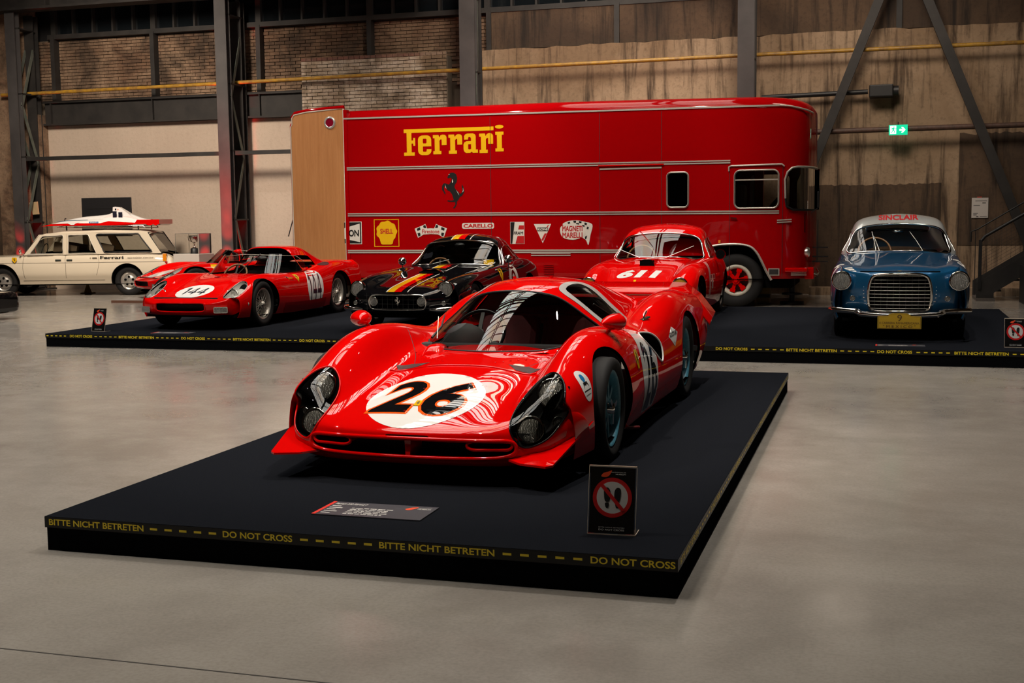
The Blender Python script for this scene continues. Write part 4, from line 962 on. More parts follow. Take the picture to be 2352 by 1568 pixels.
def lampunit(par, name, p, r, d=(0, -1, 0), ring=None, lens=None, depth=.03, ringr=.1, lab=None):
    "round lamp: bowl, glass, chrome ring, facing d"
    q = Vector(d).to_track_quat('Z', 'Y').to_euler()
    o = MB().lathe([(-depth*1.6, r*.15), (-depth*1.4, r*.45), (-depth*.7, r*.85), (0, r)], 28, axis='Z').build(name, REFL, par, loc=p, rot=q)
    MB().lathe([(depth*.45, .0), (depth*.42, r*.35), (depth*.3, r*.7), (0, r*.99)], 28, axis='Z').build('lens', lens or LENSR, o)
    MB().lathe([(-depth, r*(1+ringr)), (0, r*(1+ringr*1.2)), (.012, r*(1+ringr*.6)), (.01, r*.97)], 32, axis='Z').build('bezel', ring or CHROME, o)
    MB().lathe([(-depth*.9, .0), (-depth*.2, r*.12), (-depth*.1, 0)], 12, axis='Z').build('bulb_shield', CHROME, o)
    if lab: o['label'] = lab
    return o
# opaque headlamp lens, glints of the ribbed glass painted into its colour
m = mat('ribbed_lens', (.50, .48, .44), .22, .55, .8); n, l = nodes(m); b_n = n['Principled BSDF']; tn = n.new('ShaderNodeTexWave'); tn.inputs['Scale'].default_value = 40; tn.inputs['Distortion'].default_value = 6.; tn.inputs['Detail Scale'].default_value = 2.
tc = n.new('ShaderNodeTexCoord'); l.new(tc.outputs['Object'], tn.inputs['Vector']); l.new(bump(n, l, tn.outputs['Fac'], .9, .01), b_n.inputs['Normal'])
l.new(ramp(n, l, tn.outputs['Fac'], [(.1, (.16, .15, .13)), (.75, (.88, .86, .80))]), b_n.inputs['Base Color'])
LENSR = m
def place_car(t, x, y, z, heading=0.):
    t.location = (x, y, z); t.rotation_euler = (0, 0, heading)
def half_well(par, s, w0, yc, zc, r, depth, sq=1.):
    "black inner arch: half drum open below"
    b = MB(); A = np.linspace(-5, 185, 22); V = []
    for x in (0, depth):
        for a in A: V.append((s*(w0+x), yc+r*math.cos(R(a)), max(.03, zc+r*sq*math.sin(R(a)))))
    n_ = len(A); b.add(V, [(i, i+1, n_+i+1, n_+i) for i in range(n_-1)], True); b.add(V[:n_], [tuple(range(n_))]); return b.build('wheel_well', DARKIN, par)
def mirror_pod(par, name, p, s, m, stem_to, rx=.055):
    b = MB().lathe([(-.105, .0), (-.09, .018), (-.06, .036), (-.02, .050), (.02, rx), (.04, rx*.98), (.045, rx*.9)], 24, Matrix.Diagonal((1.15, 1, .82, 1)), 'Y')
    o = b.build(name, m, par, loc=p, rot=(0, 0, -s*R(24))); g = MB().disc((0, .041, 0), rx*.9, 0, 24, 'Y').build('mirror_glass', CHROME, o)
    q = Vector(stem_to)-Vector(p); q = Matrix.Rotation(s*R(24), 3, 'Z') @ q; MB().tube([(0, 0, -rx*.5), tuple(q*.5), tuple(q)], [.018, .011, .016], 10).build('stem', m, o); return o
def seat(par, x, y, z, m, h=.5, w_=.42):
    b = MB(); b.bb((x-w_/2, y-.45, z), (x+w_/2, y, z+.14)); o = b.build('seat', m, par, bevel=.05)
    MB().bar((x, y-.02, z+.05), (x, y+.2, z+h), .42, .1, (0, 1, 0)).build('seat_back', m, o, bevel=.05)
    return o
def steering(par, p, r=.18, tilt=20, m=None, rim=.013):
    o = MB().tube([(r*math.cos(t), 0, r*math.sin(t)) for t in np.linspace(0, 2*math.pi, 36, endpoint=False)], rim, 8, True).build('steering_wheel', m or BLACKP, par, loc=p, rot=(R(-tilt), 0, 0))
    s = MB()
    for a in (0, 120, 240): s.bar((0, 0, 0), (r*math.cos(R(a+90)), 0, r*math.sin(R(a+90))), .025, .004, (0, 1, 0))
    s.cyl((0, .0, 0), .035, .02, 16, 'Y'); s.build('spokes', M_STEEL, o); return o
# ================================================================ NUMBER 26: the low red coupe in front
HN = [ # nose rows, bottom lip to top edge
 [(0,-0.719,0.093),(0.2,-0.714,0.093),(0.4,-0.698,0.093),(0.54,-0.665,0.093),(0.65,-0.610,0.098),(0.712,-0.545,0.103),(0.756,-0.469,0.118),(0.77,-0.403,0.128),(0.751,-0.360,0.108)],
 [(0,-0.823,0.103),(0.21,-0.818,0.103),(0.42,-0.796,0.104),(0.565,-0.752,0.108),(0.675,-0.687,0.118),(0.736,-0.600,0.138),(0.78,-0.501,0.168),(0.79,-0.425,0.148),(0.765,-0.371,0.113)],
 [(0,-0.861,0.163),(0.215,-0.856,0.163),(0.43,-0.834,0.164),(0.575,-0.790,0.168),(0.685,-0.719,0.183),(0.746,-0.627,0.208),(0.795,-0.518,0.228),(0.804,-0.436,0.178),(0.78,-0.376,0.118)],
 [(0,-0.856,0.243),(0.215,-0.850,0.243),(0.43,-0.828,0.245),(0.575,-0.779,0.253),(0.685,-0.703,0.273),(0.751,-0.610,0.288),(0.804,-0.507,0.278),(0.817,-0.431,0.198),(0.79,-0.371,0.120)],
 [(0,-0.801,0.293),(0.215,-0.798,0.293),(0.43,-0.779,0.298),(0.57,-0.725,0.323),(0.68,-0.643,0.358),(0.756,-0.556,0.363),(0.819,-0.469,0.323),(0.834,-0.398,0.218),(0.804,-0.338,0.120)],
]
#   y     zc    xv    zv    xf    zf    xs    zs   xb    zb
HT = [
 (-.58, .375, .43, .357, .665, .455, .792, .335, .795, .115),
 (-.36, .430, .43, .405, .66, .545, .826, .36, .82, .112),
 (-.14, .480, .43, .450, .655, .628, .855, .38, .84, .112),
 (.08, .515, .43, .487, .65, .685, .878, .39, .85, .112),
 (.30, .545, .435, .520, .65, .702, .887, .39, .85, .112),
 (.58, .570, .44, .545, .655, .690, .890, .38, .85, .112),
 (.88, .590, .45, .565, .665, .652, .880, .38, .845, .112),
 (1.22, .600, .47, .580, .675, .617, .875, .37, .84, .112),
 (1.56, .605, .48, .595, .68, .636, .880, .37, .84, .112),
 (1.86, .625, .48, .625, .685, .700, .890, .38, .845, .115),
 (2.16, .655, .47, .660, .69, .760, .900, .40, .855, .12),
 (2.46, .685, .46, .685, .69, .785, .905, .42, .86, .13),
 (2.76, .695, .46, .695, .69, .780, .905, .43, .86, .15),
 (3.02, .700, .46, .700, .69, .760, .900, .44, .86, .18),
 (3.24, .710, .46, .710, .69, .745, .890, .46, .85, .22),
]
HTAIL = [
 [(0,3.36,.715),(.24,3.36,.715),(.46,3.35,.715),(.58,3.34,.72),(.69,3.33,.725),(.82,3.30,.65),(.89,3.28,.47),(.88,3.27,.36),(.85,3.26,.24)],
 [(0,3.40,.60),(.24,3.40,.60),(.46,3.39,.60),(.58,3.38,.60),(.69,3.36,.60),(.80,3.34,.55),(.86,3.31,.45),(.86,3.29,.36),(.83,3.28,.25)],
 [(0,3.38,.30),(.24,3.38,.30),(.46,3.37,.30),(.58,3.36,.30),(.69,3.34,.30),(.78,3.32,.30),(.82,3.30,.29),(.82,3.28,.27),(.80,3.27,.25)],
]
HS = Surf(body_net(HT, HN, HTAIL))
# greenhouse: rows from windscreen base (v=0) back; columns centre -> belt
def gh_row(y0, z0, w0, yb, zb, wb_, bow=.0, mid=.6):
    "crown (x=0,y0,z0) to belt (wb_,yb,zb) through the shoulder"
    return [(0, y0, z0), (w0*.5, y0+(yb-y0)*.10, z0-(z0-zb)*.035-bow), (w0, y0+(yb-y0)*.32, z0-(z0-zb)*.17), (w0+(wb_-w0)*.45, y0+(yb-y0)*.58, zb+(z0-zb)*.50), (w0+(wb_-w0)*.82, y0+(yb-y0)*.85, zb+(z0-zb)*.17), (wb_, yb, zb-.02)]
HG = Surf([
 gh_row(.30, .535, .20, .46, .54, .40),
 gh_row(.48, .645, .24, .76, .56, .53),
 gh_row(.70, .762, .27, 1.04, .575, .585),
 gh_row(.94, .862, .29, 1.24, .585, .612),
 gh_row(1.18, .918, .31, 1.40, .585, .62),
 gh_row(1.42, .935, .32, 1.54, .585, .62),
 gh_row(1.68, .930, .32, 1.74, .595, .61),
 gh_row(2.00, .908, .30, 2.04, .615, .57),
 gh_row(2.34, .862, .27, 2.36, .645, .52),
 gh_row(2.74, .800, .23, 2.76, .665, .46),
 gh_row(3.16, .735, .20, 3.16, .675, .40)])
def build_hero():
    t = empty('racing_coupe', (-2.27, 6.58, PH), -.014)
    tag(t, 'low red racing coupe with number 26 on the nose, alone on the near platform', 'car')
    FULL = rect(-8, 0, 8, HS.v1); UL = (4.2, 8, 5, 12)
    lamp = smooth_loop([(3.75,5.87),(4.36,5.62),(4.85,5.15),(5.06,4.4),(5.0,3.6),(4.45,2.8),(3.7,2.42),(3.1,2.42),(2.72,3.1),(2.55,4.15),(2.68,5.0),(3.1,5.6)], 5)
    mouth = smooth_loop([(-2.85,2.6),(-2.6,2.82),(-2,2.88),(0,2.92),(2,2.88),(2.6,2.82),(2.85,2.6),(2.86,2.2),(2.6,1.95),(1.9,1.80),(0,1.74),(-1.9,1.80),(-2.6,1.95),(-2.86,2.2)], 5)
    fa = arch_loop(HS, .05, .285, .365, 1, (4.6, 8, 5, 12), squash=.93); ra = arch_loop(HS, 2.45, .30, .375, 1, (4.6, 8, 12, 20), squash=.92)
    cock = rrect(-2.1, 9.9, 2.1, 13.2, .6)
    intake = smooth_loop([(4.603,12.0),(4.78,12.45),(5.146,12.70),(5.5,12.8),(5.9,12.62),(5.433,12.05),(5.05,11.68),(4.75,11.75)], 4)
    slot = rrect(-.55, 3.02, .55, 3.22, .08)
    body = panel('body', HS, FULL, [lamp, mirror_uv(lamp), mouth, fa, mirror_uv(fa), ra, mirror_uv(ra), cock, intake, mirror_uv(intake)], RED, t, .12, .16, lip=.02, lipmat=None, flip=1)
    bv = bvh_of(body)
    panel('underbody', Surf(np.array([[(0, y, .10), (.3, y, .10), (.55, y, .10), (w_, y, .105)] for y, w_ in ((-.78, .5), (-.5, .6), (-.3, .62), (.4, .6), (1.2, .80), (2.1, .62), (2.8, .62), (3.2, .7))])), rect(-3, 0, 3, 7), [], DARKIN, t, .5, .5)
    # nose mouth
    MB().bb((-.60, -.70, .12), (.60, -.66, .26)).build('radiator', noisy('radiator_core', (.012, .012, .012), (.03, .03, .03), 60, .6, .3, .4), t)
    trim('mouth_rim', HS, mouth, .011, RED, t, off=.0)
    b = MB(); b.add([(-.012, -.845, .14), (.012, -.845, .14), (.018, -.845, .245), (-.018, -.845, .245), (-.02, -.70, .14), (.02, -.70, .14), (.02, -.70, .245), (-.02, -.70, .245)], [(0, 1, 2, 3), (4, 7, 6, 5), (0, 3, 7, 4), (1, 5, 6, 2), (3, 2, 6, 7), (0, 4, 5, 1)]); b.build('mouth_divider', RED, t)
    for s in (-1, 1):
        L = [(s*a, b_) for a, b_ in rrect(1.45, 2.32, 2.72, 2.86, .22)]
        P = HS.ev([p[0] for p in L], [p[1] for p in L]); P[:, 1] += .004
        o = MB().tube([tuple(p) for p in P], .008, 8, True).build('brake_duct', RED, t)
        # duct walls going back
        Q = P.copy(); Q[:, 1] += .13; k = len(P); mesh_obj('duct_wall', P.tolist()+Q.tolist(), [(i, (i+1) % k, k+(i+1) % k, k+i) for i in range(k)], REDB, o, True)
    panel('front_slot', HS, slot, [], DARKIN, t, .1, .1, off=.002)
    # headlamps behind clear covers
    for s in (1, -1):
        L = lamp if s > 0 else mirror_uv(lamp)
        bowl = panel('headlamp_bowl', HS, L, [], DARKIN, t, .25, .3, off=-.12, outer_lip=-.12)
        cv = panel('headlamp_cover', HS, L, [], LENS, t, .2, .2, off=.002)
        trim('cover_rim', HS, L, .005, BLACKP if s > 0 else RED, cv, off=.002)
        lampunit(bowl, 'main_lamp', (s*.655, -.455, .43), .075, (s*.10, -.95, .30), depth=.035)
        lampunit(bowl, 'driving_lamp', (s*.60, -.68, .275), .066, (s*.08, -.95, .28), depth=.03)
        lampunit(bowl, 'indicator_lamp', (s*.715, -.57, .30), .028, (s*.3, -.9, .3), depth=.015)
        # canard fin at the lower corner
        V = [(s*.50, -.80, .150), (s*.60, -.865, .14), (s*.735, -.885, .135), (s*.765, -.86, .138), (s*.80, -.62, .20), (s*.845, -.34, .275), (s*.74, -.40, .28), (s*.60, -.62, .20)]
        V2 = [(x, y, z-.010) for x, y, z in V]; n_ = len(V)
        mesh_obj('canard_fin', V+V2, [tuple(range(n_)), tuple(range(2*n_-1, n_-1, -1))]+[(i, (i+1) % n_, n_+(i+1) % n_, n_+i) for i in range(n_)], RED, t)
        mirror_pod(t, 'door_mirror', (s*.79, .36, .735), s, RED, (s*.74, .42, .66), .058)
        # scoop interior and white lip
        iv = intake if s > 0 else mirror_uv(intake)
        panel('side_intake', HS, iv, [], DARKIN, t, .25, .25, off=-.09, outer_lip=-.09)
        trim('intake_lip', HS, iv, .006, RED if s < 0 else WHITE, t)
        # wheel wells
        for yc, w0 in ((.05, .58), (2.45, .56)): half_well(t, s, w0, yc, .26, .36, .16 if yc < 1 else .20, .90)
    BLUEM = noisy('blue_magnesium', (.10, .33, .43), (.07, .24, .33), 90, .45, .0, .2)
    for s in (-1, 1):
        wheel(t, s*.775, .03, .285, .20, .205, 'star', BLUEM, BLUEM, label='blue five-spoke wheel with a chrome knock-off nut')
        wheel(t, s*.755, 2.45, .305, .24, .205, 'star', BLUEM, BLUEM)
        MB().lathe([(-.10, .055), (-.09, .02)], 8).build('axle_stub', M_BLACK, t, loc=(s*.6, .03, .285))
    # greenhouse
    ws = smooth_loop([(0,3.13),(1.5,3.11),(2.31,3.0),(3.2,2.8),(3.95,2.6),(4.4,2.25),(4.45,1.7),(4.1,.9),(3.5,.25),(2.0,.15),(0,.15),(-2.0,.15),(-3.5,.25),(-4.1,.9),(-4.45,1.7),(-4.4,2.25),(-3.95,2.6),(-3.2,2.8),(-2.31,3.0),(-1.5,3.11)], 5)
    so = smooth_loop([(1.60,3.75),(1.5,4.6),(1.70,5.55),(2.2,5.9),(3.2,5.95),(4.2,6.1),(4.62,6.1),(4.62,4.7),(4.5,3.3),(4.1,2.95),(2.79,3.25),(2.0,3.4)], 5)
    si = smooth_loop([(1.83,3.85),(1.75,4.5),(1.86,5.2),(2.356,5.45),(3.31,5.5),(4.1,5.65),(4.32,5.4),(4.3,4.5),(4.15,3.4),(3.6,3.35),(2.77,3.5),(2.2,3.62)], 5)
    gh = panel('cabin_roof', HG, rect(-5, 0, 5, 10), [ws, so, mirror_uv(so)], RED, t, .15, .15, lip=.012)
    g1 = panel('windscreen', HG, ws, [], glass('screen_glass', (.80, .82, .80), 1.5), t, .2, .2, off=.001); trim('screen_rubber', HG, ws, .006, M_BLACK, g1)
    for s in (1, -1):
        A, B = (so, si) if s > 0 else (mirror_uv(so), mirror_uv(si))
        fr = panel('window_surround', HG, A, [B], mat('grey_white_frame', (.42, .40, .38), .35, coat=.6), t, .15, .15, off=.003, lip=.01)
        panel('side_window', HG, B, [], glass('side_glass', (.85, .86, .84), 1.5), t, .2, .2, off=.001)
        q = HG.ev([s*2.9, s*3.6, s*3.6], [4.1, 4.5, 5.2]); MB().bar(q[0]+.004, q[1]+.004, .014, .004).bar(q[1]+.004, q[2]+.004, .014, .004).build('sliding_pane_rail', M_STEEL, fr)
    # wiper
    MB().tube([(-.42, .60, .60), (-.40, .72, .66), (-.43, .86, .72)], [.008, .006, .004], 8).build('wiper_arm', M_BLACK, t)
    MB().bar((-.37, .56, .60), (-.45, .80, .715), .004, .004).build('wiper_blade', ALU, t)
    # interior
    MB().bb((-.52, .55, .12), (.52, 2.0, .15)).build('cabin_floor', DARKIN, t)
    b = MB(); b.bb((-.5, .58, .2), (.5, .66, .57)); b.build('dashboard', mat('dash_black', (.015, .015, .016), .6), t, bevel=.02)
    MB().bb((-.40, 1.78, .15), (.40, 1.85, .66)).build('firewall', mat('tub_red', (.16, .006, .01), .5), t)
    for s in (-1, 1): MB().bb((s*.50-.02, .6, .15), (s*.50+.02, 1.8, .56)).build('side_pod', mat('tub_red', (.16, .006, .01), .5), t)
    RS = mat('seat_cloth', (.10, .006, .008), .8)
    seat(t, -.22, 1.45, .16, RS, .5); seat(t, .22, 1.45, .16, RS, .5)
    steering(t, (-.22, .92, .60), .17, 35, rim=.013)
    MB().lathe([(0, .16), (-.04, .12), (-.05, 0)], 24, axis='Y').build('binnacle', mat('dash_black', (.015, .015, .016), .6), t, loc=(-.22, .66, .53))
    # cowl details
    def blister(name, x, y, L, w_, h, m_, yaw=0):
        S = Surf([[(0, -L/2, -.02), (w_*.3, -L/2, -.02), (w_*.5, -L/2, -.03)], [(0, -L*.3, h*.7), (w_*.3, -L*.3, h*.5), (w_*.5, -L*.25, -.03)], [(0, .1*L, h), (w_*.33, .1*L, h*.65), (w_*.52, .1*L, -.03)], [(0, L/2, h*.9), (w_*.3, L/2, h*.6), (w_*.5, L/2, -.03)]])
        o = panel(name, S, rect(-2, 0, 2, 3), [], m_, t, .15, .15); h_ = bv.ray_cast(Vector((x, y, 2)), Vector((0, 0, -1)))
        o.location = (x, y, h_[0].z if h_[0] else .55); o.rotation_euler = (0, 0, yaw)
        MB().bb((-w_*.4, L/2-.002, -.02), (w_*.4, L/2+.0, h*.55)).build('scoop_mouth', DARKIN, o); return o
    blister('cowl_scoop', -.33, .42, .20, .15, .045, RED, R(8))
    # radiator outlets: recess shade painted as flat dark wedges behind the number panel
    for s in (-1, 1):
        decal('hood_outlet', bv, [[(s*.40, .0), (s*.30, .03), (s*.24, .10), (s*.36, .12), (s*.44, .07)]] if s > 0 else [[(-.40, .0), (-.44, .07), (-.36, .12), (-.24, .10), (-.30, .03)]], mat('outlet_shade', (.035, .001, .001), .6), t, (0, 0, 2), XA, (0, 1, 0), .03, .0016)
    # crease bar at the rear edge of the number panel, rivets
    LR = [(x, -.02+.03*math.cos(x*4)) for x in np.linspace(-.44, .44, 24)]
    P = [bv.ray_cast(Vector((x, y, 2)), Vector((0, 0, -1)))[0] for x, y in LR]; MB().tube([tuple(p) for p in P if p], .007, 8).build('hood_lip', RED, t)
    rv = MB()
    for s in (-1, 1):
        for q in range(9):
            h_ = bv.ray_cast(Vector((s*(.16+.035*q), .10+.035*q, 2)), Vector((0, 0, -1)))[0]
            if h_: rv.cyl(tuple(h_+Vector((0, 0, .001))), .006, .003, 8)
    rv.build('rivets', RED, t)['kind'] = 'stuff'
    for s in (-1, 1):
        cv = [(s*(.30+.30*k/20), -.02+.62*k/20+.1*math.sin(k/20*3.1)) for k in range(21)]
        P = [bv.ray_cast(Vector((x, y, 2)), Vector((0, 0, -1)))[0] for x, y in cv]
        MB().tube([tuple(p+Vector((0, 0, -.0022))) for p in P if p], .0032, 5).build('hood_seam', mat('seam_dark', (.05, .001, .002), .6), t)
    # numbers and stickers
    rn = decal('number_roundel', bv, [ellipse(-.035, -.49, .315, .335, 64)], WHITE, t, (0, 0, 2), XA, (0, 1, 0), .03, .0015)
    two = text_loops('2', 1, .055, .12); six = text_loops('6', 1, .055, .12); twoO = text_loops('2', 1, .028, .12); sixO = text_loops('6', 1, .028, .12)
    decal('number_outline', bv, fit(two, -.305, -.70, -.055, -.27), ORANGE, rn, (0, 0, 2), XA, (0, 1, 0), .02, .0025)
    decal('number_outline', bv, fit(six, -.035, -.715, .215, -.27), ORANGE, rn, (0, 0, 2), XA, (0, 1, 0), .02, .0025)
    decal('number', bv, fit(twoO, -.288, -.685, -.072, -.285), BLACKP, rn, (0, 0, 2), XA, (0, 1, 0), .02, .0035)
    decal('number', bv, fit(sixO, -.018, -.70, .198, -.285), BLACKP, rn, (0, 0, 2), XA, (0, 1, 0), .02, .0035)
    bd = decal('nose_badge', bv, [rect(-.060, -.615, -.025, -.555)], YEL, rn, (0, 0, 2), XA, (0, 1, 0), .03, .0045)
    decal('badge_horse', bv, emblem_horse(-.052, -.605, -.033, -.565), BPRINT, rn, (0, 0, 2), XA, (0, 1, 0), .02, .0055)
    for s in (-1, 1):
        FR = ((s*2, 0, 1.9), (0, s*1, 0), (-s*.64, 0, .77)); ya = Vector(FR[2])
        def D(name, loops, m_, off, par=t, st=.03): return decal(name, bv, loops, m_, par, FR[0], FR[1], FR[2], st, off)
        # frame height of a flank point: (p-origin).ya
        def fy(x, z): return (x-2)*-.64+(z-1.9)*.77
        c0 = fy(.875, .42)
        sg = s
        if s < 0: continue
        dd = D('door_roundel', [ellipse(sg*1.02, c0, .26, .31, 48)], WHITE, .0015)
        if s > 0:
            D('door_number', fit(text_loops('2', 1, .02), .85, c0-.20, 1.03, c0+.14), BLACKP, .0028, dd); D('door_number', fit(text_loops('6', 1, .02), 1.05, c0-.20, 1.23, c0+.14), BLACKP, .0028, dd)
        if s > 0:
            st = D('oval_sticker', [ellipse(-.345, fy(.80, .47), .055, .085, 40)], WHITE, .0015); cc = fy(.80, .47)
            D('print', [ellipse(-.345, cc+.035, .016, .024, 20)], mat('print_blue', (.01, .16, .38), .4), .0026, st); D('print', [[(-.375, cc-.02), (-.36, cc-.0), (-.345, cc-.008), (-.33, cc), (-.315, cc-.02), (-.325, cc+.012), (-.338, cc+.01), (-.352, cc+.01), (-.365, cc+.012)]], BPRINT, .0026, st)
            D('print', [rect(-.385, cc-.035, -.305, cc-.030), rect(-.375, cc-.055, -.315, cc-.052)], BPRINT, .0026, st)
            cc = fy(.865, .50); sh = D('shield_sticker', [[(.60, cc+.045), (.68, cc+.045), (.69, cc), (.66, cc-.06), (.62, cc-.06), (.59, cc)]], YEL, .003); D('print', emblem_horse(.62, cc-.045, .66, cc+.03), BPRINT, .004, sh)
            cc = fy(.868, .525); gs = D('diamond_sticker', [[(1.74, cc), (1.87, cc+.05), (2.0, cc), (1.87, cc-.075)]], WHITE, .0016); D('print', fit(text_loops('GOODYEAR', 1, .02), 1.77, cc-.012, 1.97, cc+.018), BPRINT, .003, gs)
    # tail lip
    V = []; n_ = 17
    for i in range(n_):
        u = -1+2*i/(n_-1); a = abs(u); x = u*.93; z = .765-.0*a if a < .72 else .765-((a-.72)/.28)**1.6*.24
        V += [(x, 3.16, z-.03), (x*1.0, 3.48, z+.035), (x, 3.48, z+.022), (x, 3.16, z-.05)]
    mesh_obj('tail_lip', V, [(4*i+j, 4*i+4+j, 4*i+4+(j+1) % 4, 4*i+(j+1) % 4) for i in range(n_-1) for j in range(4)]+[(0, 1, 2, 3), (4*n_-1, 4*n_-2, 4*n_-3, 4*n_-4)], RED, t, True)
    # small chrome filler clip on the right shoulder
    MB().bar((.70, 1.60, .64), (.74, 1.66, .66), .03, .01).tube([(.71, 1.62, .65), (.73, 1.64, .70)], .005, 6).build('shoulder_clip', CHROME, t)
    MB().cyl((.16, 1.30, .945), .012, .012, 12).cyl((-.1, 1.32, .94), .012, .014, 12).build('roof_buttons', RED, t)['kind'] = 'stuff'
    MB().tube([(.80, .40, .12), (.86, .50, .10), (.90, .56, .095)], .010, 6).build('jacking_stub', mat('dark_red_hub', (.10, .002, .003), .5), t)
    return t
build_hero()
# ================================================================ ROW BEHIND
def nose_std(x, yt, zl, zt, w4, w6, zs, up=.06, side_y=(-.40, -.32, -.26), zb=.14, flare=.05):
    "rows around a blunt nose: lip, lower, upper, brow; x columns follow the plan curve"
    rows = []
    X = [0, x*.34, x*.66, x*.88, w4, w4+.45*(w6-w4)]
    def py(i, k): return yt+flare*(X[i]/x)**2*(1+.0*k)+(0 if i < 4 else (.05 if i == 4 else .13))
    hs = [(zl, .05), (zl+.25*(zt-zl), .0), (zl+.72*(zt-zl), -.012), (zt, .02)]
    for k, (z, dy) in enumerate(hs):
        r = [(X[i], py(i, k)+dy, z+(0 if i < 4 else .01*k)) for i in range(6)]
        f = k/3
        r.append((w6, side_y[0]-.02+.015*k, zb+.04+(zs-zb-.04)*(.35+.65*f))); r.append((w6+.005, side_y[1]-.02+.015*k, zb+.03+(zs-zb-.03)*(.2+.3*f))); r.append((w6-.02, side_y[2]-.03+.015*k, zb+.004*k)); rows.append(r)
    return rows
def tail_std(y, x, z, xs, zb):
    return [[(0, y, z), (x*.34, y, z), (x*.66, y-.01, z), (x*.85, y-.02, z), (x, y-.04, z), (xs*.93, y-.08, z*.82), (xs*.96, y-.12, z*.62), (xs*.95, y-.13, z*.48), (xs*.93, y-.14, zb+.05)],
            [(0, y+.06, z*.75), (x*.34, y+.06, z*.75), (x*.66, y+.04, z*.75), (x*.85, y+.02, z*.75), (x, y-.0, z*.75), (xs*.90, y-.05, z*.68), (xs*.93, y-.09, z*.56), (xs*.92, y-.11, z*.46), (xs*.90, y-.12, zb+.04)],
            [(0, y, zb+.1), (x*.34, y, zb+.1), (x*.66, y-.01, zb+.1), (x*.85, y-.02, zb+.1), (x, y-.04, zb+.1), (xs*.88, y-.07, zb+.1), (xs*.90, y-.1, zb+.09), (xs*.90, y-.11, zb+.07), (xs*.88, y-.12, zb+.03)]]
def floor_pan(t, w_, y0, y1, z=.16): MB().bb((-w_, y0, z), (w_, y1, z+.03)).build('underbody', DARKIN, t)
def wells(t, yc, w0, r, depth=.28, z=.30):
    for s in (-1, 1): half_well(t, s, w0, yc, z, r, depth)
def glass_pane(name, S, loop, par, g, rim, r=.008, off=.001, d=.25):
    o = panel(name, S, loop, [], g, par, d, d, off=off); trim('frame', S, loop, r, rim, o, off=.002); return o
def topdecal(t, bv, name, loops, m_, off=.0015, par=None, st=.04): return decal(name, bv, loops, m_, par or t, (0, 0, 2.5), XA, (0, 1, 0), st, off)
def sidedecal(t, bv, s, name, loops, m_, ref, off=.0015, par=None, st=.04, tilt=.25):
    "flank print: figure u runs rearwards, v=0 at the flank point ref=(x, z)"
    c = math.sqrt(1-tilt*tilt); return decal(name, bv, loops, m_, par or t, (s*(ref[0]+c*1.2), 0, ref[1]+tilt*1.2), (0, s, 0), (-s*tilt, 0, c), st, off, 1.6)

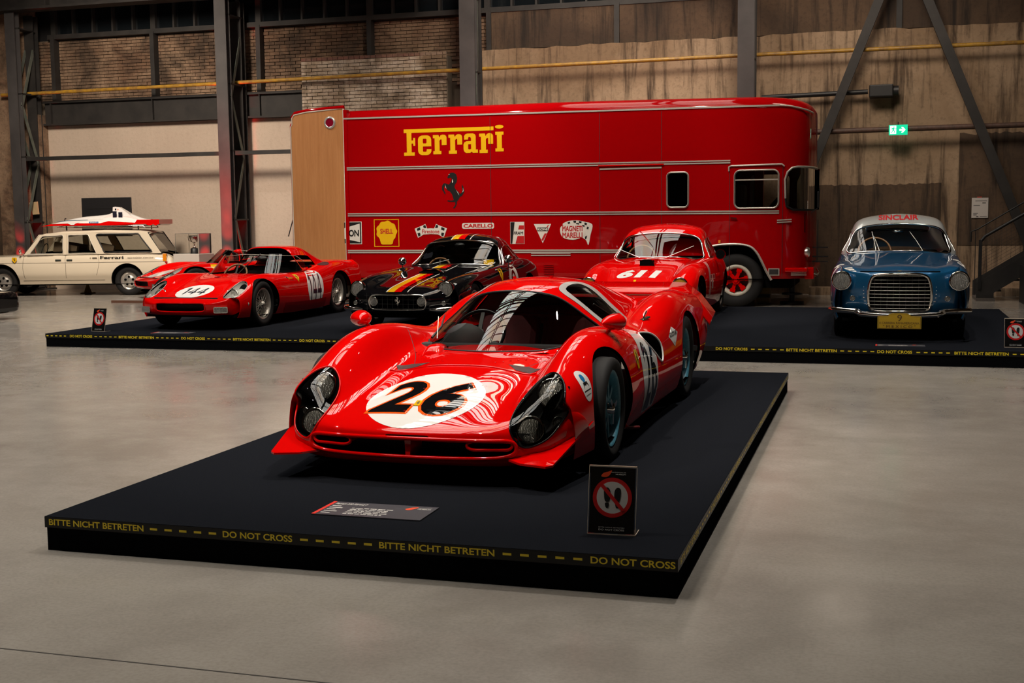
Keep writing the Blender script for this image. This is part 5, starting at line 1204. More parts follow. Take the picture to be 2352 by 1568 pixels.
# ---------------------------------------------------------------- number 144
def build_144(full=True, loc=(-8.24, 14.07, PH), head=.0, label='red open racing car number 144 with a rear roof hoop and wire wheels'):
    t = empty('racing_barchetta', loc, head); tag(t, label, 'car')
    T = [
     (-.54, .425, .38, .418, .53, .435, .680, .345, .64, .15),
     (-.30, .490, .38, .482, .545, .545, .730, .385, .69, .14),
     (-.06, .545, .39, .536, .56, .622, .760, .41, .72, .14),
     (.18, .590, .40, .580, .58, .652, .772, .42, .72, .14),
     (.45, .620, .41, .612, .59, .650, .772, .42, .72, .13),
     (.78, .640, .42, .630, .60, .635, .770, .41, .72, .12),
     (1.10, .645, .44, .635, .61, .630, .768, .40, .72, .12),
     (1.42, .648, .46, .640, .62, .640, .768, .40, .72, .12),
     (1.74, .660, .46, .660, .62, .690, .772, .41, .73, .13),
     (2.02, .690, .45, .695, .62, .735, .780, .42, .73, .14),
     (2.28, .715, .44, .720, .62, .748, .782, .43, .74, .15),
     (2.56, .725, .44, .725, .62, .738, .780, .44, .74, .17),
     (2.84, .725, .44, .722, .61, .715, .765, .45, .73, .20),
     (3.02, .730, .44, .725, .61, .715, .750, .46, .72, .22)]
    S = Surf(body_net(T, nose_std(.46, -.80, .19, .355, .56, .66, .32, zb=.15), tail_std(3.12, .60, .71, .74, .24)))
    mouth = smooth_loop([(-2.35, 2.05), (-2.2, 2.6), (0, 2.68), (2.2, 2.6), (2.35, 2.05), (2.1, 1.15), (0, 1.0), (-2.1, 1.15)], 6)
    V0 = 4
    lampL = [(4.1, 3.15), (3.55, 3.7), (3.35, 4.6), (3.7, 5.25), (4.3, 5.35), (4.85, 4.95), (5.1, 4.2), (4.9, 3.4)]
    lamp = smooth_loop(lampL, 5)
    fa = arch_loop(S, 0, .27, .335, 1, (4.6, 8, 4, 9.5)); ra = arch_loop(S, 2.24, .28, .35, 1, (4.6, 8, 10, 17), squash=.95)
    cock = rrect(-3.1, 8.75, 3.1, 12.1, .7)
    body = panel('body', S, rect(-8, 0, 8, S.v1), [lamp, mirror_uv(lamp), mouth, fa, mirror_uv(fa), ra, mirror_uv(ra), cock], RED, t, .16, .2, lip=.02)
    bv = bvh_of(body); floor_pan(t, .62, -.55, 3.0, .15)
    trim('mouth_rim', S, mouth, .010, RED, t); MB().bb((-.44, -.66, .18), (.44, -.64, .40)).build('radiator', MATS['radiator_core'], t)
    for s in (1, -1):
        L = lamp if s > 0 else mirror_uv(lamp)
        bw_ = panel('headlamp_bowl', S, L, [], mat('lamp_bowl_white', (.5, .48, .46), .4), t, .3, .3, off=-.07, outer_lip=-.07)
        cv = panel('headlamp_cover', S, L, [], LENS, t, .3, .3, off=.002); trim('cover_rim', S, L, .004, CHROME, cv)
        lampunit(bw_, 'headlamp', (s*.505, -.42, .405), .085, (s*.15, -.9, .35), depth=.03)
        q = (s*.515, -.71, .255); b = MB().lathe([(0, .05), (.012, .05), (.02, .0)], 24, Matrix.Diagonal((1, 1, 1, 1)), 'Y'); 
        o = mesh_obj('fog_lamp', [(x, y, z) for y in (0, -.02) for x, z in rrect(-.085, -.038, .085, .038, .015)], [tuple(range(28)), tuple(range(55, 27, -1))]+[(i, (i+1) % 28, 28+(i+1) % 28, 28+i) for i in range(28)], CHROME, t, loc=q, rot=(0, 0, s*R(22)))
        mesh_obj('lens', [(x, -.022, z) for x, z in rrect(-.075, -.03, .075, .03, .012)], [tuple(range(28))], LENSR, o)
        ov = MB().lathe([(0, .034), (-.006, .03), (-.008, 0)], 24, axis='Y').build('side_vent', ALU, t, loc=(s*.695, -.42, .31), rot=(0, 0, s*R(55))); ov.scale = (1.5, 1, 1)
    wells(t, 0, .50, .335, .22, .27); wells(t, 2.24, .50, .35, .22, .28)
    for s in (-1, 1):
        wheel(t, s*.655, 0, .285, .15, .19, 'wire', ALU, ALU); wheel(t, s*.645, 2.24, .30, .17, .19, 'wire', ALU, ALU)
    MB().bb((-.55, .75, .16), (.55, 1.75, .2)).build('cockpit_floor', DARKIN, t)
    MB().bb((-.60, .66, .3), (.60, .72, .60)).build('dashboard', MATS['dash_black'], t); MB().bb((-.55, 1.70, .2), (.55, 1.76, .70)).build('bulkhead', DARKIN, t)
    RS = mat('seat_cloth', (.10, .006, .008), .8); steering(t, (-.22, .98, .60), .17, 35, m=mat('wood_rim', (.25, .11, .04), .4))
    seat(t, -.22, 1.5, .18, DARKIN, .45); seat(t, .22, 1.5, .18, DARKIN, .45)
    # wrap-round screen
    W = Surf([[(0, .56, .60), (.22, .58, .60), (.42, .68, .60), (.57, .90, .61), (.64, 1.18, .62), (.65, 1.42, .63)],
              [(0, .72, .745), (.20, .74, .745), (.38, .84, .745), (.52, 1.02, .74), (.59, 1.24, .73), (.61, 1.43, .72)],
              [(0, .88, .885), (.17, .90, .885), (.33, .98, .885), (.46, 1.13, .875), (.54, 1.30, .85), (.57, 1.44, .82)]])
    g = panel('wrap_screen', W, [(-5, 0), (5, 0), (5, 1.5), (4, 2), (-4, 2), (-5, 1.5)], [], glass('plexiglass', (.84, .83, .78), 1.5), t, .25, .2)
    trim('screen_edge', W, [(-5, 1.5), (-4, 1.98), (0, 1.98), (4, 1.98), (5, 1.5)], .004, ALU, g, closed=False)
    MB().tube([(.02, .62, .63), (.10, .74, .75), (.22, .90, .89)], .006, 6).build('wiper', M_BLACK, t)
    mp = MB().lathe([(-.03, 0), (-.02, .04), (.0, .05), (.01, 0)], 16, axis='Y').build('interior_mirror', M_BLACK, t, loc=(.18, 1.02, .82)); mp.scale = (1.6, 1, .8)
    if full:
        # airfoil roof hoop behind the cockpit
        Hp = Surf([[(0, 1.50, .955), (.16, 1.50, .952), (.29, 1.50, .925), (.39, 1.50, .83), (.48, 1.50, .72), (.55, 1.50, .62)],
                   [(0, 1.60, .975), (.16, 1.60, .97), (.30, 1.60, .945), (.40, 1.60, .84), (.48, 1.60, .72), (.55, 1.60, .62)],
                   [(0, 1.85, .98), (.16, 1.85, .975), (.30, 1.85, .945), (.40, 1.85, .84), (.48, 1.85, .73), (.54, 1.85, .65)],
                   [(0, 2.10, .945), (.15, 2.10, .94), (.28, 2.1, .905), (.37, 2.1, .82), (.44, 2.1, .73), (.50, 2.1, .67)],
                   [(0, 2.42, .85), (.14, 2.42, .845), (.25, 2.42, .82), (.33, 2.42, .77), (.40, 2.42, .72), (.45, 2.42, .69)],
                   [(0, 2.75, .745), (.12, 2.75, .745), (.22, 2.75, .74), (.30, 2.74, .72), (.36, 2.72, .70), (.40, 2.70, .69)]])
        op = [(3.0, .35), (3.0, 1.9), (3.2, 2.5), (4.2, 2.7), (4.4, 2.4), (4.4, .5), (4.0, .3)]
        hp = panel('roof_hoop', Hp, rect(-5, 0, 5, 5), [smooth_loop(op, 3), mirror_uv(smooth_loop(op, 3))], RED, t, .2, .2, lip=.012)
        panel('hoop_lining', Hp, rect(-2.9, .3, 2.9, 4.8), [], DARKIN, hp, .4, .4, off=-.02)
        pass
    rn = topdecal(t, bv, 'number_roundel', [ellipse(-.02, -.40, .235, .255, 48)], WHITE)
    NAVY = mat('number_navy', (.005, .007, .02), .35, coat=1)
    if full:
        bx_ = lambda pts: [pts]
        def four(x, y, h, w_): return [[(x, y+h*.28), (x+w_*.62, y+h), (x+w_*.80, y+h), (x+w_*.80, y+h*.40), (x+w_, y+h*.40), (x+w_, y+h*.25), (x+w_*.80, y+h*.25), (x+w_*.80, y), (x+w_*.6, y), (x+w_*.6, y+h*.25), (x, y+h*.25)], [(x+w_*.2, y+h*.40), (x+w_*.6, y+h*.40), (x+w_*.6, y+h*.80)]]
        def one(x, y, h, w_): return [[(x+w_*.35, y), (x+w_*.35, y+h*.80), (x, y+h*.72), (x, y+h*.86), (x+w_*.45, y+h), (x+w_*.7, y+h), (x+w_*.7, y)]]
        for L in (one(-.16, -.52, .24, .07), four(-.09, -.52, .24, .11), four(.035, -.52, .24, .11)): topdecal(t, bv, 'number', L, NAVY, .003, rn, .03)
        dr_ = sidedecal(t, bv, 1, 'door_roundel', [ellipse(1.42, 0, .24, .25, 40)], WHITE, (.765, .43), tilt=.5)
        for L in (one(1.24, -.17, .34, .08), four(1.33, -.17, .34, .12), four(1.47, -.17, .34, .12)): sidedecal(t, bv, 1, 'door_number', L, NAVY, (.765, .43), .003, dr_, tilt=.5)
        sh = sidedecal(t, bv, 1, 'shield_sticker', [[(.90, .05), (.99, .05), (1.0, -.02), (.95, -.08), (.90, -.02)]], YEL, (.71, .58), tilt=.6); sidedecal(t, bv, 1, 'print', emblem_horse(.93, -.04, .965, .04), BPRINT, (.71, .58), .0026, sh, tilt=.6, st=.03)
        sidedecal(t, bv, 1, 'chrome_badge', [[(.60, .03), (.70, .0), (.80, .0), (.82, -.05), (.70, -.05)]], CHROME, (.71, .58), tilt=.6)
    topdecal(t, bv, 'cowl_vent', [ellipse(-.10, .30, .045, .03, 20)], DARKIN)
    am = bv.ray_cast(Vector((.70, -.12, 1)), Vector((0, 0, -1)))[0]
    if am is not None:
        o = MB().lathe([(-.03, 0), (-.02, .01), (.02, .012), (.03, 0)], 10, axis='Y').build('side_marker', AMBER, t, loc=tuple(am+Vector((0, 0, .004))))
    rv = MB()
    for a in np.linspace(-65, 65, 14):
        h_ = bv.ray_cast(Vector((.70*math.sin(R(a)), 1.12-.62*math.cos(R(a)), 1)), Vector((0, 0, -1)))[0]
        if h_: rv.cyl(tuple(h_+Vector((0, 0, .002))), .008, .006, 8)
    rv.build('screen_screws', CHROME, t)['kind'] = 'stuff'
    # rear fender scoops: flat patches, shade of the hollow painted dark red
    for s in (-1, 1):
        sc_ = smooth_loop([(3.7, 12.35), (4.3, 12.25), (4.6, 12.7), (4.5, 13.1), (4.0, 13.1), (3.6, 12.8)], 4)
        panel('fender_intake', S, sc_ if s > 0 else mirror_uv(sc_), [], mat('intake_shade', (.05, .001, .001), .6), t, .2, .2, off=.003)
        panel('sill_strip', S, [(s*7.0, 8.2), (s*8.0, 8.2), (s*8.0, 12.0), (s*7.0, 12.0)] if s > 0 else [(-8.0, 8.2), (-7.0, 8.2), (-7.0, 12.0), (-8.0, 12.0)], [], REDB, t, .3, .3, off=.004)
    return t, bv
t144, _ = build_144()

# ---------------------------------------------------------------- red car behind it, on its own low board
lb = MB().bb((-13.75, 19.82, 0), (-10.4, 22.1, .045)).build('low_board', mat('board_edge', (.16, .07, .04), .7)); tag(lb, 'thin low display board behind the number 144 car', 'platform')
MB().bb((-13.74, 19.83, .045), (-10.41, 22.09, .05)).build('board_top', mat('board_top', (.30, .27, .24), .4), lb)
tg, bvg = build_144(False, (-12.88, 20.85, .05), R(-36), 'second red open racing car half hidden behind the number 144 car')
sd_ = sidedecal(tg, bvg, 1, 'shield_sticker', [[(.30, .05), (.42, .05), (.43, -.02), (.36, -.08), (.29, -.02)]], YEL, (.70, .58), tilt=.6)
mirror_pod(tg, 'door_mirror', (.55, .95, .86), 1, RED, (.58, .95, .66), .05)
def roof_uv(pts, n=5): return smooth_loop(pts, n)
def full_sym(half): 
    "half outline from top centre clockwise to bottom centre (u>=0) -> closed symmetric loop"
    h = [tuple(p) for p in half]; m_ = [(-a, b) for a, b in h[::-1] if abs(a) > 1e-6]; return h+m_
# ---------------------------------------------------------------- black coupe with the striped bonnet
def build_black():
    t = empty('striped_coupe', (-5.42, 14.15, PH), .0); tag(t, 'glossy black coupe with yellow and red bonnet stripes, between the two red cars', 'car')
    T = [
     (-.58, .525, .36, .522, .54, .560, .690, .40, .64, .20),
     (-.38, .555, .36, .552, .555, .615, .725, .42, .68, .17),
     (-.12, .590, .37, .585, .575, .652, .745, .44, .69, .15),
     (.16, .622, .38, .615, .59, .672, .752, .45, .69, .14),
     (.50, .660, .40, .648, .60, .685, .752, .45, .69, .14),
     (.85, .700, .43, .685, .61, .700, .745, .45, .69, .14),
     (1.20, .735, .48, .725, .63, .718, .742, .45, .69, .14),
     (1.55, .745, .50, .740, .64, .725, .742, .45, .69, .14),
     (1.85, .750, .50, .745, .64, .735, .748, .46, .69, .15),
     (2.12, .755, .49, .755, .63, .765, .758, .47, .70, .16),
     (2.40, .755, .47, .760, .62, .768, .758, .48, .70, .18),
     (2.68, .735, .44, .740, .60, .735, .740, .48, .68, .22),
     (2.92, .690, .42, .690, .56, .680, .700, .46, .64, .26)]
    S = Surf(body_net(T, nose_std(.44, -.78, .245, .475, .58, .68, .38, zb=.19, flare=.06), tail_std(3.06, .54, .66, .68, .26)))
    gr = smooth_loop(full_sym([(0, 2.62), (1.5, 2.60), (2.4, 2.45), (2.72, 1.95), (2.72, 1.3), (2.4, .85), (1.5, .70), (0, .68)]), 4)
    fa = arch_loop(S, 0, .27, .315, 1, (4.6, 8, 4, 9)); ra = arch_loop(S, 2.24, .27, .325, 1, (4.6, 8, 10, 17), squash=.95)
    cut = rrect(-3.0, 9.6, 3.0, 13.4, .5)
    body = panel('body', S, rect(-8, 0, 8, S.v1), [gr, fa, mirror_uv(fa), ra, mirror_uv(ra), cut], BLACKP, t, .16, .2, lip=.03)
    bv = bvh_of(body); floor_pan(t, .6, -.55, 2.9, .17); wells(t, 0, .48, .315, .22, .27); wells(t, 2.24, .48, .325, .22, .27)
    trim('grille_surround', S, gr, .011, CHROME, t)
    g = MB(); g.bb((-.44, -.66, .24), (.44, -.65, .50)); g.build('grille_back', DARKIN, t); g = MB()
    for k in range(13): x = -.39+.065*k; g.bar((x, -.745, .265), (x, -.745, .475), .003)
    for k in range(4): z = .295+.05*k; g.bar((-.42, -.747, z), (.42, -.747, z), .003)
    g.build('grille_bars', M_STEEL, t)['kind'] = 'stuff'
    o = flat('grille_horse', emblem_horse(-.028, .33, .032, .43), CHROME, t, (0, -.76, 0), XA, ZA, thick=.006)
    for s in (-1, 1):
        lampunit(t, 'grille_lamp', (s*.30, -.755, .375), .05, depth=.025); lampunit(t, 'headlamp', (s*.555, -.635, .515), .082, (s*.05, -1, .06), depth=.03)
        sl = S.inv((0, 1), [(s*.555, -.45)], (3, 6, 3, 8))if s > 0 else None
        MB().lathe([(-.0, .098), (.22, .085), (.32, .02)], 24, Matrix.Rotation(R(-6), 4, 'X'), 'Y').build('lamp_pod', BLACKP, t, loc=(s*.555, -.635, .515), rot=(0, 0, -s*R(2)))
        lampunit(t, 'indicator_lamp', (s*.555, -.70, .355), .024, depth=.012)
        b = MB().tube([(s*.42, -.80, .285), (s*.52, -.79, .285), (s*.66, -.72, .29), (s*.735, -.58, .295), (s*.75, -.45, .30)], [.012, .030, .032, .030, .014], 12); b.build('bumper', CHROME, t)
        wheel(t, s*.635, 0, .275, .15, .185, 'wire', ALU, ALU); wheel(t, s*.635, 2.24, .275, .15, .185, 'wire', ALU, ALU)
        o = MB().lathe([(-.05, 0), (-.04, .035), (-.01, .052), (.02, .055), (.025, .05), (.027, 0)], 20, axis='Y').build('door_mirror', CHROME, t, loc=(.72, 1.36, .80) if s > 0 else (-.64, 1.02, .78)); MB().tube([(0, 0, -.04), (0, .02, -.12)], .008, 8).build('stem', CHROME, o)
    G = Surf([
     gh_row(1.02, .715, .36, 1.14, .69, .60), gh_row(1.16, .80, .40, 1.30, .715, .635), gh_row(1.38, .94, .44, 1.46, .73, .645), gh_row(1.60, 1.065, .45, 1.62, .735, .645),
     gh_row(1.82, 1.115, .43, 1.82, .735, .63), gh_row(2.08, 1.115, .38, 2.06, .74, .62), gh_row(2.32, 1.085, .36, 2.28, .74, .60), gh_row(2.56, 1.00, .33, 2.50, .735, .56), gh_row(2.78, .88, .30, 2.72, .72, .50), gh_row(3.0, .74, .26, 2.92, .69, .42)])
    ws = roof_uv(full_sym([(0, 2.75), (1.5, 2.76), (2.35, 2.85), (2.75, 2.8), (3.4, 2.1), (4.1, 1.45), (4.35, .9), (4.0, .42), (2.5, .35), (0, .33)]), 4)
    sw = roof_uv([(3.0, 3.2), (2.75, 4.2), (2.85, 5.4), (3.6, 5.9), (4.6, 6.2), (4.75, 5.0), (4.75, 3.0), (4.7, 1.9), (3.9, 2.4)], 4)
    rw = roof_uv(full_sym([(0, 5.9), (1.6, 5.9), (2.1, 6.3), (2.1, 7.3), (1.5, 7.7), (0, 7.8)]), 4)
    roof = panel('roof', G, rect(-5, 0, 5, 9), [ws, sw, mirror_uv(sw), rw], BLACKP, t, .2, .2, lip=.012)
    gv = bvh_of(roof)
    glass_pane('windscreen', G, ws, t, GLASS, CHROME, .010); glass_pane('side_window', G, sw, t, GLASS, CHROME, .006); glass_pane('side_window', G, mirror_uv(sw), t, GLASS, CHROME, .006); glass_pane('rear_window', G, rw, t, GLASS, CHROME, .006)
    P = G.ev([4.7, 3.8, 2.9], [1.6, 2.25, 2.9]); MB().tube([tuple(p) for p in P], .010, 8).build('screen_pillar', CHROME, t)
    # interior
    MB().bb((-.55, 1.2, .62), (.55, 1.3, .72)).build('dashboard', MATS['dash_black'], t); MB().bb((-.5, 1.0, .2), (.5, 2.5, .24)).build('cabin_floor', DARKIN, t)
    seat(t, -.27, 1.95, .28, DARKIN, .55); seat(t, .27, 1.95, .28, DARKIN, .55); steering(t, (-.27, 1.42, .66), .16, 25, m=mat('wood_rim', (.25, .11, .04), .4))
    mp = MB().lathe([(-.03, 0), (-.02, .04), (.0, .05), (.01, 0)], 16, axis='Y').build('interior_mirror', M_BLACK, t, loc=(0, 1.5, .98)); mp.scale = (1.5, 1, .6)
    o = flat('number_card', [rrect(-.07, -.045, .07, .045, .03)], YEL, t, (.45, 1.36, .76), (1, 0, 0), (0, .5, .8))
    # stripes over bonnet, roof
    def stripe(x0, x1, y0, y1, bvx, m_, off, nm): 
        return topdecal(t, bvx, nm, [rect(x0, y0, x1, y1)], m_, off+.0025, st=.03)
    for (y0, y1, B) in ((-.74, .36, bv), (.42, 1.16, bv), (1.50, 2.3, gv)):
        stripe(-.150, -.135, y0, y1, B, WPRINT, .002, 'white_stripe'); stripe(-.135, -.045, y0, y1, B, YEL, .002, 'yellow_stripe'); stripe(-.045, .045, y0, y1, B, RED, .002, 'red_stripe'); stripe(.115, .128, y0, y1, B, WPRINT, .002, 'white_stripe')
    bd = topdecal(t, bv, 'nose_badge', [rect(-.015, -.43, .02, -.37)], YEL, .004)
    # bonnet scoop, catches, wipers
    MB().bb((-.15, .36, .655), (.15, .40, .675)).build('bonnet_scoop', DARKIN, t)
    S2 = Surf([[(0, .37, .70), (.08, .37, .70), (.15, .37, .66)], [(0, .55, .71), (.07, .55, .705), (.14, .55, .665)], [(0, .9, .695), (.06, .9, .69), (.12, .9, .67)]])
    panel('scoop_skin', S2, rect(-2, 0, 2, 2), [], BLACKP, t, .3, .3)
    for s in (-.30, .26): MB().tube([(s, 1.08, .73), (s+.12, 1.14, .76), (s+.26, 1.22, .80)], [.006, .004, .004], 6).bar((s+.02, 1.20, .80), (s+.34, 1.22, .80), .008).build('wiper', CHROME, t)
    for s in (-1, 1): MB().bar((s*.42, -.32, .60), (s*.34, -.30, .62), .012, .02).build('bonnet_catch', CHROME, t)
    sidedecal(t, bv, 1, 'number_roundel', [ellipse(1.55, 0, .20, .22, 36), ellipse(1.55, 0, .10, .15, 30)], WPRINT, (.742, .50), tilt=.3)
    sidedecal(t, bv, 1, 'number_roundel', [ellipse(1.55, 0, .05, .10, 30)], WPRINT, (.742, .50), tilt=.3)
    sh = sidedecal(t, bv, 1, 'shield_sticker', [[(.98, .08), (1.10, .08), (1.11, 0), (1.05, -.10), (.98, -.02)]], YEL, (.735, .62), tilt=.5); sidedecal(t, bv, 1, 'print', emblem_horse(1.02, -.05, 1.07, .06), BPRINT, (.735, .62), .0026, sh, tilt=.5)
    sidedecal(t, bv, 1, 'side_vent', [rrect(.52, -.05, .70, .05, .03)], ALU, (.752, .42), tilt=.2)
    return t
build_black()

# ---------------------------------------------------------------- early fifties coupes
def fifties(name, label, loc, head, P1, P2, k=1.0, red=False):
    t = empty(name, loc, head); tag(t, label, 'car')
    T = [
     (-.56, .730, .34, .715, .52, .655, .655, .46, .62, .24),
     (-.36, .770, .35, .752, .545, .735, .700, .52, .65, .20),
     (-.10, .800, .36, .778, .56, .785, .722, .56, .67, .17),
     (.18, .825, .38, .800, .57, .808, .730, .58, .68, .16),
     (.52, .855, .41, .828, .58, .822, .728, .58, .68, .16),
     (.88, .885, .45, .860, .60, .842, .722, .56, .68, .16),
     (1.24, .905, .50, .885, .62, .858, .722, .54, .68, .16),
     (1.60, .905, .52, .890, .63, .862, .726, .54, .68, .16),
     (1.95, .900, .52, .885, .63, .862, .732, .55, .68, .17),
     (2.25, .890, .50, .875, .62, .858, .735, .56, .68, .18),
     (2.60, .850, .46, .830, .58, .810, .720, .55, .66, .22),
     (2.95, .760, .42, .740, .52, .710, .660, .50, .60, .26),
     (3.20, .640, .36, .620, .46, .60, .58, .44, .53, .30)]
    if red:
        T = [(-.56, .455, .34, .445, .50, .490, .66, .40, .62, .22), (-.36, .545, .35, .53, .54, .610, .70, .47, .65, .19), (-.10, .625, .36, .61, .555, .700, .725, .52, .67, .17), (.18, .695, .38, .68, .57, .745, .735, .54, .68, .16),
             (.52, .755, .41, .735, .58, .765, .735, .55, .68, .16), (.88, .785, .45, .765, .60, .775, .728, .54, .68, .16)]+[(a, b-.11, c, d-.11, e, f_-.075, g_, h_-.03, i_, j_) for a, b, c, d, e, f_, g_, h_, i_, j_ in T[6:]]
    S = Surf(body_net(T, nose_std(.42, -.78, .28 if not red else .22, .725 if not red else .40, .56, .645, .44 if not red else .38, zb=.23, flare=.10), tail_std(3.3, .42, .56, .52, .3)))
    zt = 2.62
    gr = smooth_loop(full_sym([(0, 2.78), (1.3, 2.72), (2.05, 2.42), (2.4, 1.8), (2.4, 1.15), (2.1, .62), (1.2, .46), (0, .44)]), 4)
    fa = arch_loop(S, 0, .29, .325, 1, (4.6, 8, 4, 9)); ra = arch_loop(S, 2.32, .29, .335, 1, (4.6, 8, 10, 17), squash=.9)
    cut = rrect(-3.0, 9.4, 3.0, 14.2, .5)
    body = panel('body', S, rect(-8, 0, 8, S.v1), [gr, fa, mirror_uv(fa), ra, mirror_uv(ra), cut], P1, t, .16, .2, lip=.03)
    bv = bvh_of(body); floor_pan(t, .58, -.5, 3.0, .2); wells(t, 0, .46, .325, .22, .29); wells(t, 2.32, .46, .335, .22, .29)
    sur = trim('grille_surround', S, gr, .016, CHROME, t)
    zh = .735 if not red else .40
    MB().bb((-.40, -.64, .28), (.40, -.63, zh)).build('grille_back', DARKIN, t)
    cx = [.355*math.cos(a_) for a_ in (0,)]
    def halfw(z): 
        q = (z-(.515 if not red else .31))/(.215 if not red else .09); return .365*max(.0, 1-abs(q)**3.2)**.5
    g = MB(); g2 = MB()
    for kx in range(-5, 6):
        x = kx*.062; zz = [z for z in np.linspace(.27, zh, 40) if halfw(z) > abs(x)+.005]
        if zz: g.bar((x, -.752+.05*(x/.42)**2, zz[0]), (x, -.752+.05*(x/.42)**2, zz[-1]), .004)
    for kz in range(11 if not red else 3):
        z = .315+.037*kz; h_ = halfw(z)
        if h_ > .05: g2.tube([(x, -.757+.05*(x/.42)**2, z) for x in np.linspace(-h_, h_, 9)], .0025, 5)
    g.build('grille_uprights', M_STEEL, t)['kind'] = 'stuff'; g2.build('grille_slats', ALU, t)['kind'] = 'stuff'
    lx, lz, ly, lr = (.585, .635, -.66, .092) if not red else (.55, .52, -.60, .085)
    for s in (-1, 1):
        lampunit(t, 'headlamp', (s*lx, ly, lz), lr, (s*.04, -1, .03), depth=.03, lens=LENSR if not red else mat('amber_glass', (.5, .25, .03), .08, coat=1), ringr=.12)
        MB().lathe([(.0, lr*1.15), (.16, lr*1.05), (.34, .02)], 26, Matrix.Rotation(R(-3), 4, 'X'), 'Y').build('lamp_pod', P1, t, loc=(s*lx, ly, lz))
        lampunit(t, 'fog_lamp', (s*.47, -.73, .455), .026, depth=.014)
        wheel(t, s*.60, 0, .30, .15, .20, 'wire', ALU, ALU); wheel(t, s*.60, 2.32, .30, .15, .20, 'wire', ALU, ALU)
    dz = 0 if not red else -.10; dr = 0 if not red else -.02
    G = Surf([
     gh_row(.96, .865+dz, .34, 1.10, .84+dz, .56), gh_row(1.08, .96+dz, .37, 1.18, .865+dz, .605), gh_row(1.24, 1.09+dz, .43, 1.30, .875+dz, .65), gh_row(1.42, 1.225+dz, .465, 1.44, .88+dz, .66),
     gh_row(1.64, 1.31+dz, .47, 1.64, .885+dz, .66), gh_row(1.92, 1.33+dz, .46, 1.92, .885+dz, .65), gh_row(2.2, 1.315+dz, .39, 2.18, .885+dz, .635), gh_row(2.46, 1.225+dz, .36, 2.42, .88+dz, .61), gh_row(2.72, 1.08+dz, .32, 2.66, .87+dz, .56), gh_row(2.98, .90+dz, .27, 2.9, .83+dz, .46)])
    ws = roof_uv(full_sym([(0, 2.86), (1.3, 2.86), (2.1, 2.80), (2.75, 2.6), (3.3, 2.1), (3.9, 1.5), (4.15, 1.0), (3.9, .50), (2.5, .36), (0, .34)]), 4)
    sw = roof_uv([(3.0, 3.3), (2.8, 4.2), (2.9, 5.2), (3.6, 5.9), (4.5, 6.1), (4.7, 5.0), (4.7, 3.2), (4.6, 2.2), (3.9, 2.6)], 4)
    rw = roof_uv(full_sym([(0, 6.1), (1.5, 6.1), (2.2, 6.4), (2.3, 7.2), (1.8, 7.6), (0, 7.7)]), 4)
    roof = panel('roof', G, rect(-5, 0, 5, 9), [ws, sw, mirror_uv(sw), rw], P2, t, .2, .2, lip=.015); gv = bvh_of(roof)
    glass_pane('windscreen', G, ws, t, GLASS, CHROME, .012)
    for L in (sw, mirror_uv(sw)): glass_pane('side_window', G, L, t, GLASS, CHROME, .006)
    glass_pane('rear_window', G, rw, t, GLASS, CHROME, .006)
    MB().bb((-.58, 1.04, .70+dz), (.58, 1.2, .84+dz)).build('dashboard', MATS['dash_black'] if red else P1, t); MB().bb((-.52, .9, .3), (.52, 2.7, .34)).build('cabin_floor', DARKIN, t)
    seat(t, -.28, 1.95, .36+dz, DARKIN, .52); seat(t, .28, 1.95, .36+dz, DARKIN, .52); steering(t, (-.27, 1.32, .87+dz), .19, 25, m=mat('wood_rim', (.25, .11, .04), .4))
    return t, S, G, bv, gv
BLUEP = mat('blue_metallic', (.006, .085, .20), .30, .35, 1.0, coatr=.03); SILV = mat('silver_roof', (.42, .42, .40), .35, .35, .8)
tb, Sb, Gb, bvb, gvb = fifties('rally_coupe', 'blue fifties coupe with silver roof and yellow number 9 plate', (.18, 14.12, PH), .0, BLUEP, SILV)
topdecal(tb, bvb, 'bonnet_badge', [rect(-.018, -.60, .018, -.54)], YEL, .004)
P = [(-.70, -.48, .32), (-.68, -.62, .325), (-.58, -.74, .33), (-.42, -.82, .325), (-.36, -.85, .30), (0, -.875, .287), (.36, -.85, .30), (.42, -.82, .325), (.58, -.74, .33), (.68, -.62, .325), (.70, -.48, .32)]
MB().tube([tuple(p) for p in smooth_loop(P, 5, False)], [.012]+[.030]*49+[.012], 12).build('bumper', CHROME, tb)
for s in (-1, 1): MB().bar((s*.36, -.86, .295), (s*.44, -.83, .335), .03, .05).build('bumper_rider', CHROME, tb)
pl = [(-.215, .13), (.215, .13), (.215, .255), (.115, .262), (.10, .28), (.07, .29), (-.07, .29), (-.10, .28), (-.115, .262), (-.215, .255)]
pl = [(a, b+.025) for a, b in pl]
pt = flat('rally_plate', [pl], mat('plate_yellow', (.48, .30, .015), .45), tb, (0, -.905, 0), XA, ZA, thick=.004)
PI = mat('plate_ink', (.10, .05, .01), .6); O_ = (0, -.9105, 0)
flat('plate_border', [[(a*.97, .155+(b-.155)*.96+.003) for a, b in pl], [(a*.95, .155+(b-.155)*.93+.006) for a, b in pl]], PI, pt, O_, XA, ZA)
flats('plate_number', [ftext('9', -.02, .235, .025, .30, .0)], PI, pt, O_, XA, ZA)
flats('plate_lettering', [ftext('II CARRERA PANAMERICANA', -.195, .203, .195, .225, .01), ftext('" M E X I C O "', -.16, .165, .16, .193, .01)], PI, pt, O_, XA, ZA)
decal('roof_lettering', gvb, ftext('SINCLAIR', -.23, -.03, .23, .03, .03), RPRINT, tb, (0, .4, 1.283), XA, (0, 0, 1), .03, .003, 2.5)
